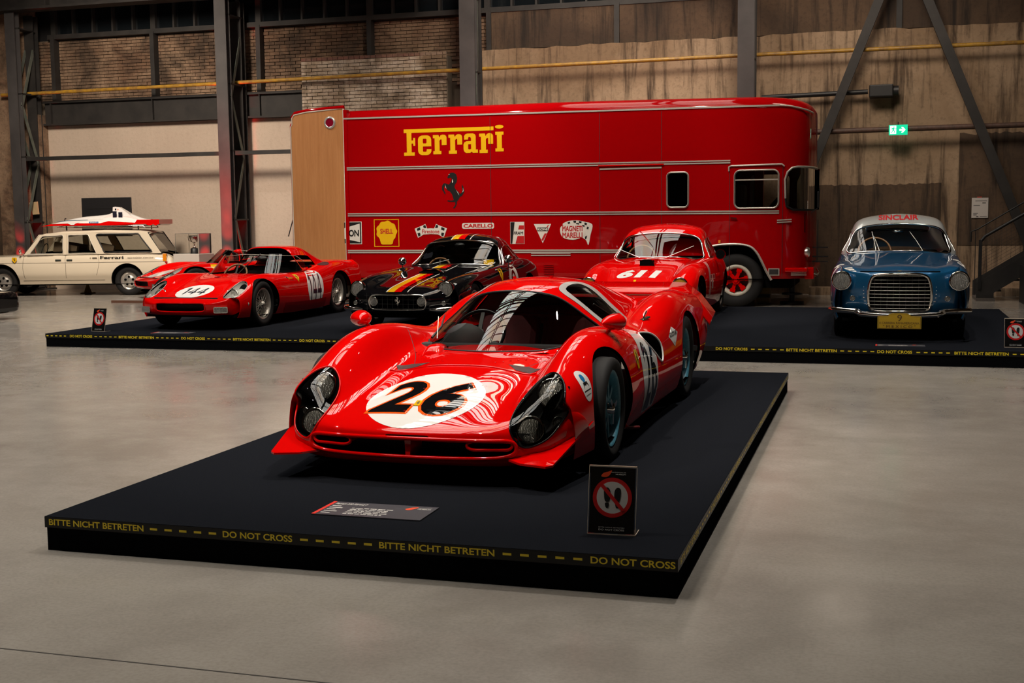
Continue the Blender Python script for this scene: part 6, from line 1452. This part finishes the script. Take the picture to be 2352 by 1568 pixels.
# two pairs of wipers
for (a, b) in (((-.25, 1.0, .90), (-.30, 1.22, 1.12)), ((-.21, 1.0, .895), (-.285, 1.18, 1.08)), ((.27, 1.0, .90), (.12, 1.24, 1.125))):
    MB().tube([a, tuple((Vector(a)+Vector(b))/2+Vector((0, -.015, .01))), b], [.006, .005, .004], 6).bar(tuple(Vector(a)*.4+Vector(b)*.6+Vector((0, -.012, .005))), b, .012, .006).build('wiper', CHROME, tb)
MB().tube([(.26, .96, .895), (.18, .85, .892), (.10, .80, .89)], .005, 6).build('bonnet_prop', CHROME, tb)
mp = MB().lathe([(-.03, 0), (-.02, .04), (.0, .05), (.01, 0)], 16, axis='Y').build('interior_mirror', CHROME, tb, loc=(0, 1.32, 1.12)); mp.scale = (1.4, 1, .5)
for s in (-1, 1):
    sidedecal(tb, bvb, s, 'number_stroke', [smooth_loop([(-.02, .10), (.10, .13), (.16, .06), (.12, -.06), (.02, -.18), (.10, -.18), (.20, -.04), (.22, .10), (.12, .19), (-.02, .16)], 4)], WPRINT, (.72, .64), .002, tilt=.45)
    g_ = [rect(.30+.05*k, .06, .33+.05*k, .14) for k in range(4)]
    for L in g_: sidedecal(tb, bvb, s, 'race_lettering', [L], WPRINT, (.70, .74), .002, tilt=.6)
t6, S6, G6, bv6, gv6 = fifties('mille_coupe', 'red fifties coupe with white number 611, behind the near car', (-2.82, 15.02, PH), .0, RED, RED, red=True)
topdecal(t6, bv6, 'number', fit(text_loops('611', 1, .06, .15), -.30, -.22, .23, .08), WHITE, .003, st=.03)
topdecal(t6, bv6, 'bonnet_badge', [rect(-.055, -.36, -.025, -.30)], YEL, .004)
S2 = Surf([[(0, .27, .795), (.06, .27, .79), (.105, .27, .69)], [(0, .45, .80), (.06, .45, .795), (.10, .45, .72)], [(0, .80, .80), (.05, .80, .79), (.08, .80, .76)]])
sc_ = panel('bonnet_scoop', S2, rect(-2, 0, 2, 2), [], RED, t6, .3, .3); MB().bb((-.092, .274, .70), (.092, .280, .785)).build('scoop_mouth', DARKIN, sc_)
for (a, b) in (((-.22, .96, .79), (-.52, 1.10, .90)), ((.12, .95, .79), (.46, 1.12, .94))):
    MB().tube([a, b], [.007, .004], 6).build('wiper', CHROME, t6)
MB().tube([(-.08, 1.14, .93), (-.16, 1.02, 1.06), (-.22, .96, 1.14)], [.004, .008, .008], 6).build('raised_wiper', CHROME, t6)
o = MB().lathe([(-.0, .07), (.02, .068), (.05, .05), (.06, 0)], 20, axis='Y').build('door_mirror', RED, t6, loc=(.76, 1.50, .82)); MB().disc((0, -.002, 0), .06, 0, 20, 'Y').build('mirror_face', DARKIN, o)
for k in range(3): sidedecal(t6, bv6, 1, 'side_stripe', [rect(.62+.06*k, -.25, .64+.06*k, .18)], WPRINT, (.72, .58), .002, tilt=.4)
sidedecal(t6, bv6, 1, 'side_plate', [rect(.90, -.10, 1.02, -.01)], ALU, (.72, .50), .002, tilt=.2)
# ================================================================ WHITE ESTATE CAR WITH A ROOF RACK
def build_wagon():
    L_ = 4.45; t = empty('estate_car', (-17.12, 21.62, 0), 0); tag(t, 'cream white estate car with roof rack, parked behind the left end of the platform', 'car')
    # local: x along the car (front at -x), y across (near flank y=0), z up
    # profile stations along x; near half and far half as sheets
    st = [(-1.05, .30, .52, .60), (-.95, .34, .66, .72), (-.60, .30, .80, .80), (-.1, .28, .835, .81), (.5, .27, .855, .82), (.82, .27, .875, .825), (1.4, .27, .885, .83), (2.2, .27, .885, .83), (2.9, .27, .88, .83), (3.3, .30, .87, .82), (3.60, .34, .80, .78), (3.70, .38, .62, .62)]
    rows = []
    for x, zb, zt, zs in st:
        ins = .0 if -.8 < x < 3.4 else (.10 if x < -1 or x > 3.65 else .04)
        rows.append([(x, .05+ins, zb-.02), (x, .0+ins, zb+.10), (x, -.035+ins, .47), (x, -.03+ins, .62), (x, .0+ins, zs-.08), (x, .05+ins, zs), (x, .20, zt), (x, .5, zt+.015), (x, .80, zt+.02)])
    S = Surf(np.array(rows), mirror=False)
    rows2 = [[(a, 1.6-b, c) for a, b, c in r] for r in rows]; S2 = Surf(np.array(rows2), mirror=False)
    def arc(xc, r, zc=.31): 
        A = np.linspace(-15, 195, 30); T_ = [(xc+r*math.cos(R(a)), zc+r*math.sin(R(a))) for a in A]; L = S.inv((0, 2), T_, (0, 4.2, 0, 11)); return np.concatenate([L, [[.004, L[-1][1]], [.004, L[0][1]]]])
    fa, ra = arc(0, .365), arc(2.70, .355)
    cutr = rrect(6.4, 5.0, 8.0, 10.6, .3)
    body = panel('body', S, rect(0, 0, 8, 11), [fa, ra, cutr], CREAM, t, .25, .2, lip=.03, flip=1); panel('far_body', S2, rect(0, 0, 8, 11), [cutr], CREAM, t, .5, .5, flip=-1)
    for sg, nm in ((1, 'nose_panel'), (-1, 'tail_panel')):
        r = rows[0] if sg > 0 else rows[-1]; r2 = rows2[0] if sg > 0 else rows2[-1]; V = r+r2[::-1]; mesh_obj(nm, V, [tuple(range(len(V)))], CREAM, t)
    # cabin: pillars, roof and glass
    roofp = [(.66, 1.02), (.80, 1.255), (.90, 1.30), (1.3, 1.345), (2.2, 1.365), (2.95, 1.345), (3.12, 1.32), (3.16, 1.28)]
    b = MB(); V = []
    for x, z in roofp[1:]:
        V += [(x, .13, z-.045), (x, .155, z-.012), (x, .24, z), (x, .8, z+.02), (x, 1.36, z), (x, 1.445, z-.012), (x, 1.47, z-.045)]
    k = len(roofp)-1; b.add(V, [(7*i+j, 7*i+j+1, 7*i+8+j, 7*i+7+j) for i in range(k-1) for j in range(6)], True); b.add([(x, y, z-.05) for x, y, z in V], [(7*i+j, 7*i+7+j, 7*i+8+j, 7*i+j+1) for i in range(k-1) for j in range(6)]); b.build('roof', CREAM, t)
    for y0, sg in ((.06, 1), (1.54, -1)):
        yt = y0+sg*.075
        pan = [(.46, .855), (.80, 1.27), (.95, 1.305), (3.10, 1.325), (3.42, .87)]
        w1 = [(.60, .885), (.86, 1.245), (1.30, 1.262), (1.30, .885)]; w2 = [(1.42, .885), (1.42, 1.262), (1.84, 1.272), (2.02, .885)]; w3 = [(2.20, .90), (2.02, 1.25), (2.06, 1.278), (2.92, 1.278), (3.22, .90)]
        ws_ = [smooth_loop(resample(w, .12), 2) for w in (w1, w2, w3)]
        V_, F_ = fill([pan]+ws_, .15, bstep=.06)
        def lift(p, o=0): f = (p[1]-.86)/.46; return (p[0], y0+(yt-y0)*f+o, p[1])
        o = mesh_obj('side_frame', [lift(p) for p in V_], F_, CREAM, t)
        o2 = mesh_obj('side_frame_inner', [lift(p, sg*.03) for p in V_], F_, CREAM, o)
        for w, nm in zip(ws_, ('front_door_window', 'rear_door_window', 'load_bay_window')):
            V2, F2 = fill([w], 1, grid=False); g = mesh_obj(nm, [lift(p, sg*.012) for p in V2], F2, glass('wagon_glass', (.80, .82, .78), 1.5), t)
            MB().tube([lift(p, -sg*.004) for p in w], .008 if nm != 'load_bay_window' else .014, 6, True).build('window_trim', ALU if nm != 'load_bay_window' else M_BLACK, g)
    for (xa, za, xb, zb_, nm) in ((.45, .86, .78, 1.27, 'windscreen'), (3.40, .88, 3.13, 1.30, 'rear_window')):
        g = mesh_obj(nm, [(xa, .10, za), (xa, 1.5, za), (xb, 1.44, zb_), (xb, .16, zb_)], [(0, 1, 2, 3)], glass('wagon_glass', (.80, .82, .78), 1.5), t)
        MB().tube([(xa, .08, za), (xb, .15, zb_), (xb, 1.45, zb_), (xa, 1.52, za)], .012, 6, True).build('window_trim', CREAM if nm == 'windscreen' else M_BLACK, g)
    for x in (1.36,): 
        MB().bar((x, .045, .86), (x, .118, 1.29), .05, .012, (0, 1, 0)).build('door_pillar', CREAM, t)
    # seams, mouldings, handles
    SM = mat('cream_seam', (.12, .10, .075), .7); b = MB()
    def sy(z): return {0: 0}.get(z, -.036 if .4 < z < .68 else -.01)
    for pts in ([(.47, .86), (.46, .6), (.50, .33)], [(1.36, .86), (1.38, .6), (1.38, .33)], [(2.05, .86), (2.10, .70), (2.06, .50), (2.0, .36)]):
        q = resample(pts, .05)[:int(sum(math.dist(a, b_) for a, b_ in zip(pts, pts[1:]))/.05)+2]
        Q = [S.inv((0, 2), [tuple(p)], (0, 5.5, 0, 11))[0] for p in q]; P = S.ev([a for a, _ in Q], [c for _, c in Q]); b.tube([(p[0], p[1]-.002, p[2]) for p in P], .004, 4)
    b.build('door_seams', SM, t)['kind'] = 'stuff'
    for z, m_ in ((.695, SM), (.33, SM)):
        Q = S.inv((0, 2), [(x, z) for x in np.linspace(-.9 if z > .5 else .45, 3.5 if z > .5 else 2.2, 24)], (0, 5, 0, 11)); P = S.ev(Q[:, 0], Q[:, 1]); MB().tube([(p[0], p[1]-.002, p[2]) for p in P], .005, 5).build('body_crease', m_, t)
    for x in (1.22, 1.46): MB().bb((x-.06, -.028, .735), (x+.06, -.0, .765)).build('door_handle', mat('handle_dark', (.06, .07, .06), .3, .5), t, bevel=.005)
    MB().bar((.55, .02, .872), (1.1, .02, .885), .012, .02).build('window_ledge', ALU, t)
    for x in (0, 2.70):
        o = MB().lathe([(0, .195), (.015, .20), (.02, .185), (.05, .17), (.06, .13), (.04, .10), (.03, .05), (.025, 0)], 36, axis='Y').build('wheel', mat('steel_wheel', (.62, .59, .54), .3, .8), t, loc=(x, .05, .30))
        MB().lathe([(.02, .18), (-.005, .205), (-.01, .25), (.01, .295), (.03, .305), (.13, .305), (.16, .28), (.17, .19)], 40, axis='Y').build('tire', RUBBER, o)
        h = MB()
        for k2 in range(5): a = R(72*k2+20); h.cyl((.085*math.cos(a), .035, .085*math.sin(a)), .026, .02, 10, 'Y')
        h.build('wheel_slots', DARKIN, o)['kind'] = 'stuff'
        o2 = MB().lathe([(-.01, .185), (-.01, .20), (-.01, .305), (-.15, .305)], 30, axis='Y').build('far_wheel', RUBBER, t, loc=(x, 1.5, .305))
        MB().lathe([(0, 0), (0, .36), (.3, .36)], 24, Matrix.Translation((x, .40, .33)) @ Matrix.Diagonal((1, -1, 1, 1)), 'Y') if False else None
        V = []
        A = np.linspace(0, 180, 16)
        for y in (.02, .34): V += [(x+.36*math.cos(R(a)), y, max(.06, .31+.36*math.sin(R(a)))) for a in A]
        n_ = len(A); b = MB(); b.add(V, [(i, i+1, n_+i+1, n_+i) for i in range(n_-1)], True); b.add(V[n_:], [tuple(range(n_))]); b.build('wheel_well', DARKIN, t)
    MB().bb((-.8, .2, .22), (3.5, 1.4, .30)).build('underbody', DARKIN, t)
    MB().bb((.5, .15, .45), (3.3, 1.45, .5)).build('cabin_floor', DARKIN, t)
    for x in (1.15, 1.95): MB().bar((x, .45, .5), (x+.12, .45, 1.08), .5, .12, (0, 1, 0)).build('seat_back', mat('tan_seat', (.12, .08, .05), .7), t); 
    MB().bar((1.2, 1.1, .5), (1.3, 1.1, 1.08), .5, .12, (0, 1, 0)).build('seat_back', MATS['tan_seat'], t)
    MB().tube([(.78+.05*math.sin(a), .45+.18*math.cos(a), .93+.16*math.sin(a)) for a in np.linspace(0, 2*math.pi, 24, endpoint=False)], .01, 6, True).build('steering_wheel', M_BLACK, t)
    # tail lamp, mirror, badges
    MB().bb((3.46, .0, .70), (3.54, .10, .86)).build('tail_lamp', AMBER, t, bevel=.01); MB().bb((3.50, .0, .55), (3.56, .10, .70)).build('tail_lamp', mat('tail_red', (.35, .01, .01), .2, coat=1), t, bevel=.01)
    o = MB().lathe([(-.02, 0), (-.015, .05), (.01, .055), (.02, .0)], 16, axis='X').build('wing_mirror', CHROME, t, loc=(.42, -.02, .93)); MB().tube([(0, 0, 0), (.06, .06, -.06)], .008, 6).build('stem', CHROME, o)
    FX = (1, 0, 0)
    flats('side_lettering', [ftext('Ferrari', 2.12, .765, 2.62, .825, .03)], BPRINT, t, (0, -.008, 0), FX, ZA)
    flats('script_lettering', [ftext('servizio corse', 2.70, .768, 3.26, .805, .0, .3)], mat('faded_ink', (.10, .08, .06), .6), t, (0, -.008, 0), FX, ZA)
    flats('name_badge', [ftext('404', 1.90, .77, 2.02, .80, .02)] if False else [ftext('F', 1.90, .775, 1.93, .80, .02), [rect(1.95, .777, 2.05, .80)]], MATS['faded_ink'], t, (0, -.008, 0), FX, ZA)
    sh = flats('shield_sticker', [[[(.245, .815), (.345, .815), (.35, .76), (.295, .70), (.24, .76)]]], YEL, t, (0, -.042, 0), FX, ZA); flat('print', emblem_horse(.275, .735, .315, .805), BPRINT, t, (0, -.044, 0), FX, ZA)
    # roof rack
    rk = empty('roof_rack', (-17.12, 21.62, 0)); tag(rk, 'black and chrome roof rack on the cream estate car', 'rack')
    b = MB()
    for y in (.25, 1.35):
        b.tube([(1.15, y, 1.42), (1.3, y, 1.455), (3.0, y, 1.45), (3.05, y, 1.40)], .013, 8); b.tube([(1.15, y, 1.42), (3.05, y, 1.40)], .010, 8)
    b.build('side_rails', CHROME, rk)['kind'] = 'stuff'; 
    for x in np.linspace(1.3, 2.95, 8): MB().bar((x, .25, 1.45), (x, 1.35, 1.45), .03, .012).build('cross_bar', M_BLACK, rk)
    for x in (1.35, 2.9):
        for y in (.25, 1.35): MB().bar((x, y, 1.36), (x, y, 1.45), .025).build('foot', CHROME, rk)
    # single-seater bodywork on the rack
    f = empty('racing_body_shell', (-17.12, 21.62, 0)); tag(f, 'red and white single-seater racing body number 11 lying on the roof rack', 'bodywork')
    rows = []
    for x, z, h, w_ in ((.48, 1.44, .02, .50), (.62, 1.455, .05, .50), (.85, 1.46, .10, .42), (1.15, 1.465, .15, .34), (1.5, 1.47, .18, .30), (1.9, 1.47, .21, .32), (2.05, 1.47, .25, .30), (2.4, 1.47, .24, .30), (2.75, 1.475, .13, .28), (3.0, 1.48, .09, .24)):
        rows.append([(0, x, z+h), (w_*.30, x, z+h*.96), (w_*.55, x, z+h*.75), (w_*.85, x, z+h*.35), (w_, x, z)])
    Sf = Surf(np.array(rows)); q = panel('nose_and_cowl', Sf, rect(-4, 0, 4, 9), [], WHITE, f, .3, .3); q.rotation_euler = (0, 0, R(90)); q.scale = (1, -1, 1); q.location = (0, .8, 0)
    # (turned so that its length runs along the car)
    q.rotation_euler = (0, 0, R(90)); q.scale = (1, -1, 1)
    for sg in (-1,): pass
    def side(x, k): return None
    V = []
    b = MB()
    out = [(.45, 1.445), (.75, 1.50), (1.0, 1.545), (1.4, 1.50), (1.9, 1.50), (2.1, 1.54), (2.4, 1.52), (2.75, 1.50), (2.80, 1.56), (3.35, 1.565), (3.35, 1.47), (3.25, 1.44), (3.2, 1.465), (3.1, 1.44), (3.0, 1.47), (2.0, 1.455), (.9, 1.455)]
    n_ = len(out); V = [(x, y, z) for y in (.22, 1.38) for x, z in out]; F = [tuple(range(n_))[::-1], tuple(range(n_, 2*n_))]+[(i, (i+1) % n_, n_+(i+1) % n_, n_+i) for i in range(n_)]
    mesh_obj('red_side_pods', V, F, RED, f)
    fin = [(1.75, 1.58), (1.98, 1.66), (2.05, 1.70), (2.06, 1.83), (2.12, 1.84), (2.22, 1.83), (2.32, 1.78), (2.55, 1.64), (2.75, 1.56), (2.75, 1.52), (1.75, 1.53)]
    n_ = len(fin); V = [(x, y, z) for y in (.60, 1.0) for x, z in fin]; V = [(x, .8+(y-.8)*(1.0 if z < 1.7 else .45), z) for x, y, z in V]
    F = [tuple(range(n_))[::-1], tuple(range(n_, 2*n_))]+[(i, (i+1) % n_, n_+(i+1) % n_, n_+i) for i in range(n_)]
    ab = mesh_obj('air_box', V, F, WHITE, f)
    flats('number', [ftext('1', 2.09, 1.555, 2.19, 1.745, .035), ftext('1', 2.23, 1.555, 2.33, 1.725, .035)], MATS['number_navy'], ab, (0, .59, 0), FX, ZA)
    flats('stickers', [[ellipse(2.13, 1.785, .02, .02, 16)]], BPRINT, ab, (0, .70, 0), FX, ZA); flats('stickers', [[ellipse(2.19, 1.775, .016, .016, 16)]], mat('sticker_orange', (.7, .2, .05), .5), ab, (0, .70, 0), FX, ZA)
    wd = [(.70, 1.49), (1.05, 1.55), (1.5, 1.575), (1.9, 1.60), (2.0, 1.56), (1.5, 1.54), (1.3, 1.50), (1.25, 1.47), (1.18, 1.47), (1.1, 1.50)]
    flats('white_band', [[wd]], WHITE, f, (0, .215, 0), FX, ZA); flats('blue_stripe', [[[(.85, 1.53), (1.1, 1.553), (1.6, 1.563), (1.6, 1.572), (1.1, 1.563), (.85, 1.54)]]], mat('stripe_blue', (.03, .10, .16), .4), f, (0, .212, 0), FX, ZA)
    flats('small_sticker', [[rrect(1.62, 1.50, 1.86, 1.535, .015)]], mat('sticker_pale_blue', (.12, .22, .40), .4), f, (0, .212, 0), FX, ZA); flats('print', [ftext('FIAT', 1.66, 1.507, 1.82, 1.528, .02)], WPRINT, f, (0, .210, 0), FX, ZA)
    MB().tube([(.98, .35, 1.53), (.99, .35, 1.60), (1.02, .35, 1.60)], .012, 6).build('front_wing_stay', M_BLACK, f)
    for o in (t, rk, f): o.rotation_euler = (0, 0, R(18)); o.location = (-17.20, 21.12, 0); o.scale = (.945, .93, .98)
    f.scale = (.83, .93, .985); f.location = (-16.82, 21.24, 0)
    return t
build_wagon()
t = empty('yellow_support', (-16.1, 22.4, 0)); tag(t, 'small yellow stand under the cream estate car', 'stand')
MB().bb((-.12, -.1, 0), (.12, .1, .02)).build('foot', MATS['chock_yellow'], t); MB().lathe([(.02, .1), (.18, .03), (.2, .03)], 4, axis='Z').build('pyramid', MATS['chock_yellow'], t)
# ================================================================ TROPHY CASE
t = empty('trophy_case', (-13.62, 22.55, 0)); tag(t, 'glass case on a white pedestal beside the estate car', 'display case')
MB().bb((-.30, -.3, 0), (.30, .3, .83)).build('pedestal', mat('pedestal_white', (.50, .46, .41), .5), t, bevel=.008)
CG = glass('case_glass', (.96, .97, .96), 1.45)
b = MB()
for (a, c) in (((-.26, -.26), (.26, -.26)), ((.26, -.26), (.26, .26)), ((.26, .26), (-.26, .26)), ((-.26, .26), (-.26, -.26))):
    b.add([(a[0], a[1], .83), (c[0], c[1], .83), (c[0], c[1], 1.24), (a[0], a[1], 1.24)], [(0, 1, 2, 3)])
b.add([(-.26, -.26, 1.24), (.26, -.26, 1.24), (.26, .26, 1.24), (-.26, .26, 1.24)], [(0, 1, 2, 3)]); b.build('glass_box', CG, t)
b = MB()
for x in (-.26, .26):
    for y in (-.26, .26): b.bar((x, y, .83), (x, y, 1.24), .006)
for z in (.835, 1.24):
    b.tube([(-.26, -.26, z), (.26, -.26, z), (.26, .26, z), (-.26, .26, z)], .003, 4, True)
b.build('case_edges', mat('edge_grey', (.12, .12, .11), .4), t)
t = empty('trophy_cup', (-13.60, 22.55, .831)); tag(t, 'silver trophy cup on a black base inside the glass case', 'trophy')
MB().lathe([(0, .085), (.10, .08), (.12, .045)], 20, axis='Z').build('base', M_BLACK, t)
MB().lathe([(.12, .04), (.15, .012), (.20, .012), (.22, .03), (.26, .07), (.33, .095), (.37, .105), (.365, .095), (.27, .06), (.24, 0)], 28, axis='Z').build('cup', mat('trophy_silver', (.6, .5, .45), .2, 1.), t)
for s in (-1, 1): MB().tube([(s*.09, 0, .35), (s*.14, 0, .34), (s*.13, 0, .27), (s*.06, 0, .245)], .007, 8).build('handle', MATS['trophy_silver'], t)
# ================================================================ STAIRS AT THE RIGHT
t = empty('steel_stair', (1.53, 22.18, 0)); tag(t, 'dark steel stair with wire mesh railing at the right edge', 'stairs')
for y in (0, .9):
    MB().add([(0, y, .02), (.0, y, .30), (2.6, y, 1.95), (2.6, y, 1.63), (.28, y, .14), (.28, y, .02), (0, y+.03, .02), (.0, y+.03, .30), (2.6, y+.03, 1.95), (2.6, y+.03, 1.63), (.28, y+.03, .14), (.28, y+.03, .02)],
      [(0, 1, 2, 3, 4, 5), (11, 10, 9, 8, 7, 6)]+[(i, (i+1) % 6, 6+(i+1) % 6, 6+i) for i in range(6)]).build('stringer', M_STEEL, t)
for k in range(9): MB().bb((.10+.28*k, .03, .16+.178*k), (.40+.28*k, .9, .19+.178*k)).build('tread', M_STEEL, t)
MB().bar((.05, 0, .2), (.05, 0, 1.03), .05).build('newel_post', M_BLACK, t); MB().tube([(.05, 0, 1.0), (.12, 0, 1.09), (2.6, 0, 2.6)], .026, 10).build('handrail', M_BLACK, t); MB().tube([(-.10, 0, 1.0), (-.10, 0, 1.17), (.0, 0, 1.21), (2.6, 0, 2.82)], .012, 8).build('upper_rail', M_BLACK, t)
MB().bar((-.03, 0, .1), (-.03, 0, 1.19), .012).build('thin_post', M_BLACK, t)
b = MB()
for k in range(24):
    x = .08+.075*k
    if x < 2.5: b.bar((x, .0, .36+.635*(x-.05)), (x, .0, 1.04+.60*(x-.05)), .0035)
for k in range(12):
    z = .07*k; b.bar((.06, .0, .40+z*.85), (2.4, .0, .40+z*.85+1.45), .0035)
b.build('wire_mesh', M_STEEL, t)['kind'] = 'stuff'
MB().bb((-.0, -.05, 0), (.30, .95, .05)).build('foot_plate', mat('stair_foot', (.10, .085, .075), .7), t)
# motorcycle front seen over the stairs, standing on a plinth at the frame edge
pl = MB().bb((2.2, 21.3, 0), (3.4, 22.1, .62)).build('dark_plinth', M_BLACK); tag(pl, 'tall dark plinth carrying the motorcycle at the right edge', 'plinth')
t = empty('motorcycle', (2.48, 21.7, .622)); tag(t, 'vintage motorcycle with round headlamp, cut by the right edge of the picture', 'motorcycle')
MB().tube([(.0+.24*math.cos(a), 0, .26+.24*math.sin(a)) for a in np.linspace(0, 2*math.pi, 32, endpoint=False)], .035, 10, True).build('front_wheel', RUBBER, t)
MB().tube([(.0+.205*math.cos(a), 0, .26+.205*math.sin(a)) for a in np.linspace(0, 2*math.pi, 32, endpoint=False)], .012, 8, True).build('front_rim', CHROME, t)
o = MB().tube([(1.2+.24*math.cos(a), 0, .26+.24*math.sin(a)) for a in np.linspace(0, 2*math.pi, 32, endpoint=False)], .035, 10, True).build('rear_wheel', RUBBER, t)
b = MB(); b.tube([(0, .05, .26), (.22, .05, .78)], .014, 8).tube([(0, -.05, .26), (.22, -.05, .78)], .014, 8).tube([(.22, 0, .78), (.45, 0, .35), (.85, 0, .35), (.95, 0, .6), (.25, 0, .72)], .016, 8, True).tube([(.85, 0, .35), (1.2, 0, .26)], .014, 8); b.build('frame', M_BLACK, t)
MB().lathe([(-.02, .0), (.0, .06), (.04, .075), (.26, .10), (.42, .09), (.52, .04), (.54, 0)], 20, Matrix.Translation((.22, 0, .74)), 'X').build('fuel_tank', mat('tank_grey', (.22, .23, .20), .3, .4, coat=1), t)
o = MB().lathe([(-.06, .02), (-.04, .06), (0, .085), (.01, .08)], 24, axis='X').build('headlamp', CHROME, t, loc=(.10, 0, .80), rot=(0, 0, R(180))); MB().disc((.012, 0, 0), .078, 0, 24, 'X').build('lens', mat('lamp_ivory', (.55, .48, .38), .3, coat=1), o)
b = MB(); b.lathe([(-.16, .0), (-.14, .09), (.12, .11), (.16, 0)], 16, Matrix.Translation((.6, 0, .42)), 'Y')
for k in range(6): b.bb((.50, -.07, .50+.03*k), (.66, .07, .515+.03*k))
b.build('engine', mat('engine_dark', (.05, .045, .04), .35, .7), t); MB().tube([(.2, -.25, .86), (.22, 0, .83), (.2, .25, .86)], .012, 8).build('handlebar', CHROME, t); MB().tube([(.5, -.12, .45), (.4, -.14, .25), (.9, -.14, .20), (1.3, -.14, .24)], .022, 10).build('exhaust', CHROME, t)
MB().bb((.70, -.1, .70), (1.15, .1, .78)).build('saddle', M_BLACK, t, bevel=.03)
# ================================================================ MACHINE CUT BY THE LEFT EDGE
t = empty('open_wheel_racer', (-12.72, 15.25, 0)); tag(t, 'dark open wheel racer nose with a yellow stripe, cut by the left edge', 'car')
MB().tube([(-.02+.0*a, .25*math.cos(a), .31+.25*math.sin(a)) for a in np.linspace(0, 2*math.pi, 36, endpoint=False)], .075, 12, True).build('front_tire', RUBBER, t, loc=(-.12, 0, 0))
mesh_obj('wing', [(-.4, -.30, .27), (.16, -.34, .245), (.22, -.26, .25), (-.4, 0, .33), (-.4, -.30, .23), (.16, -.34, .22), (.22, -.26, .225), (-.4, 0, .29)], [(0, 1, 2, 3), (7, 6, 5, 4), (0, 4, 5, 1), (1, 5, 6, 2), (2, 6, 7, 3), (3, 7, 4, 0)], BLACKP, t)
MB().bb((-.15, -.36, .235), (.05, -.33, .26)).build('yellow_stripe', YEL, t)
MB().bb((-1.2, -.3, .10), (-.35, 1.2, .42)).build('nose_cone', BLACKP, t, bevel=.08)
MB().bb((-.3, -.36, .0), (-.22, -.30, .12)).build('skid', YEL, t)
MB().cyl((-.12, 0, .31), .14, .10, 20, 'X').build('wheel_hub', ALU, t)
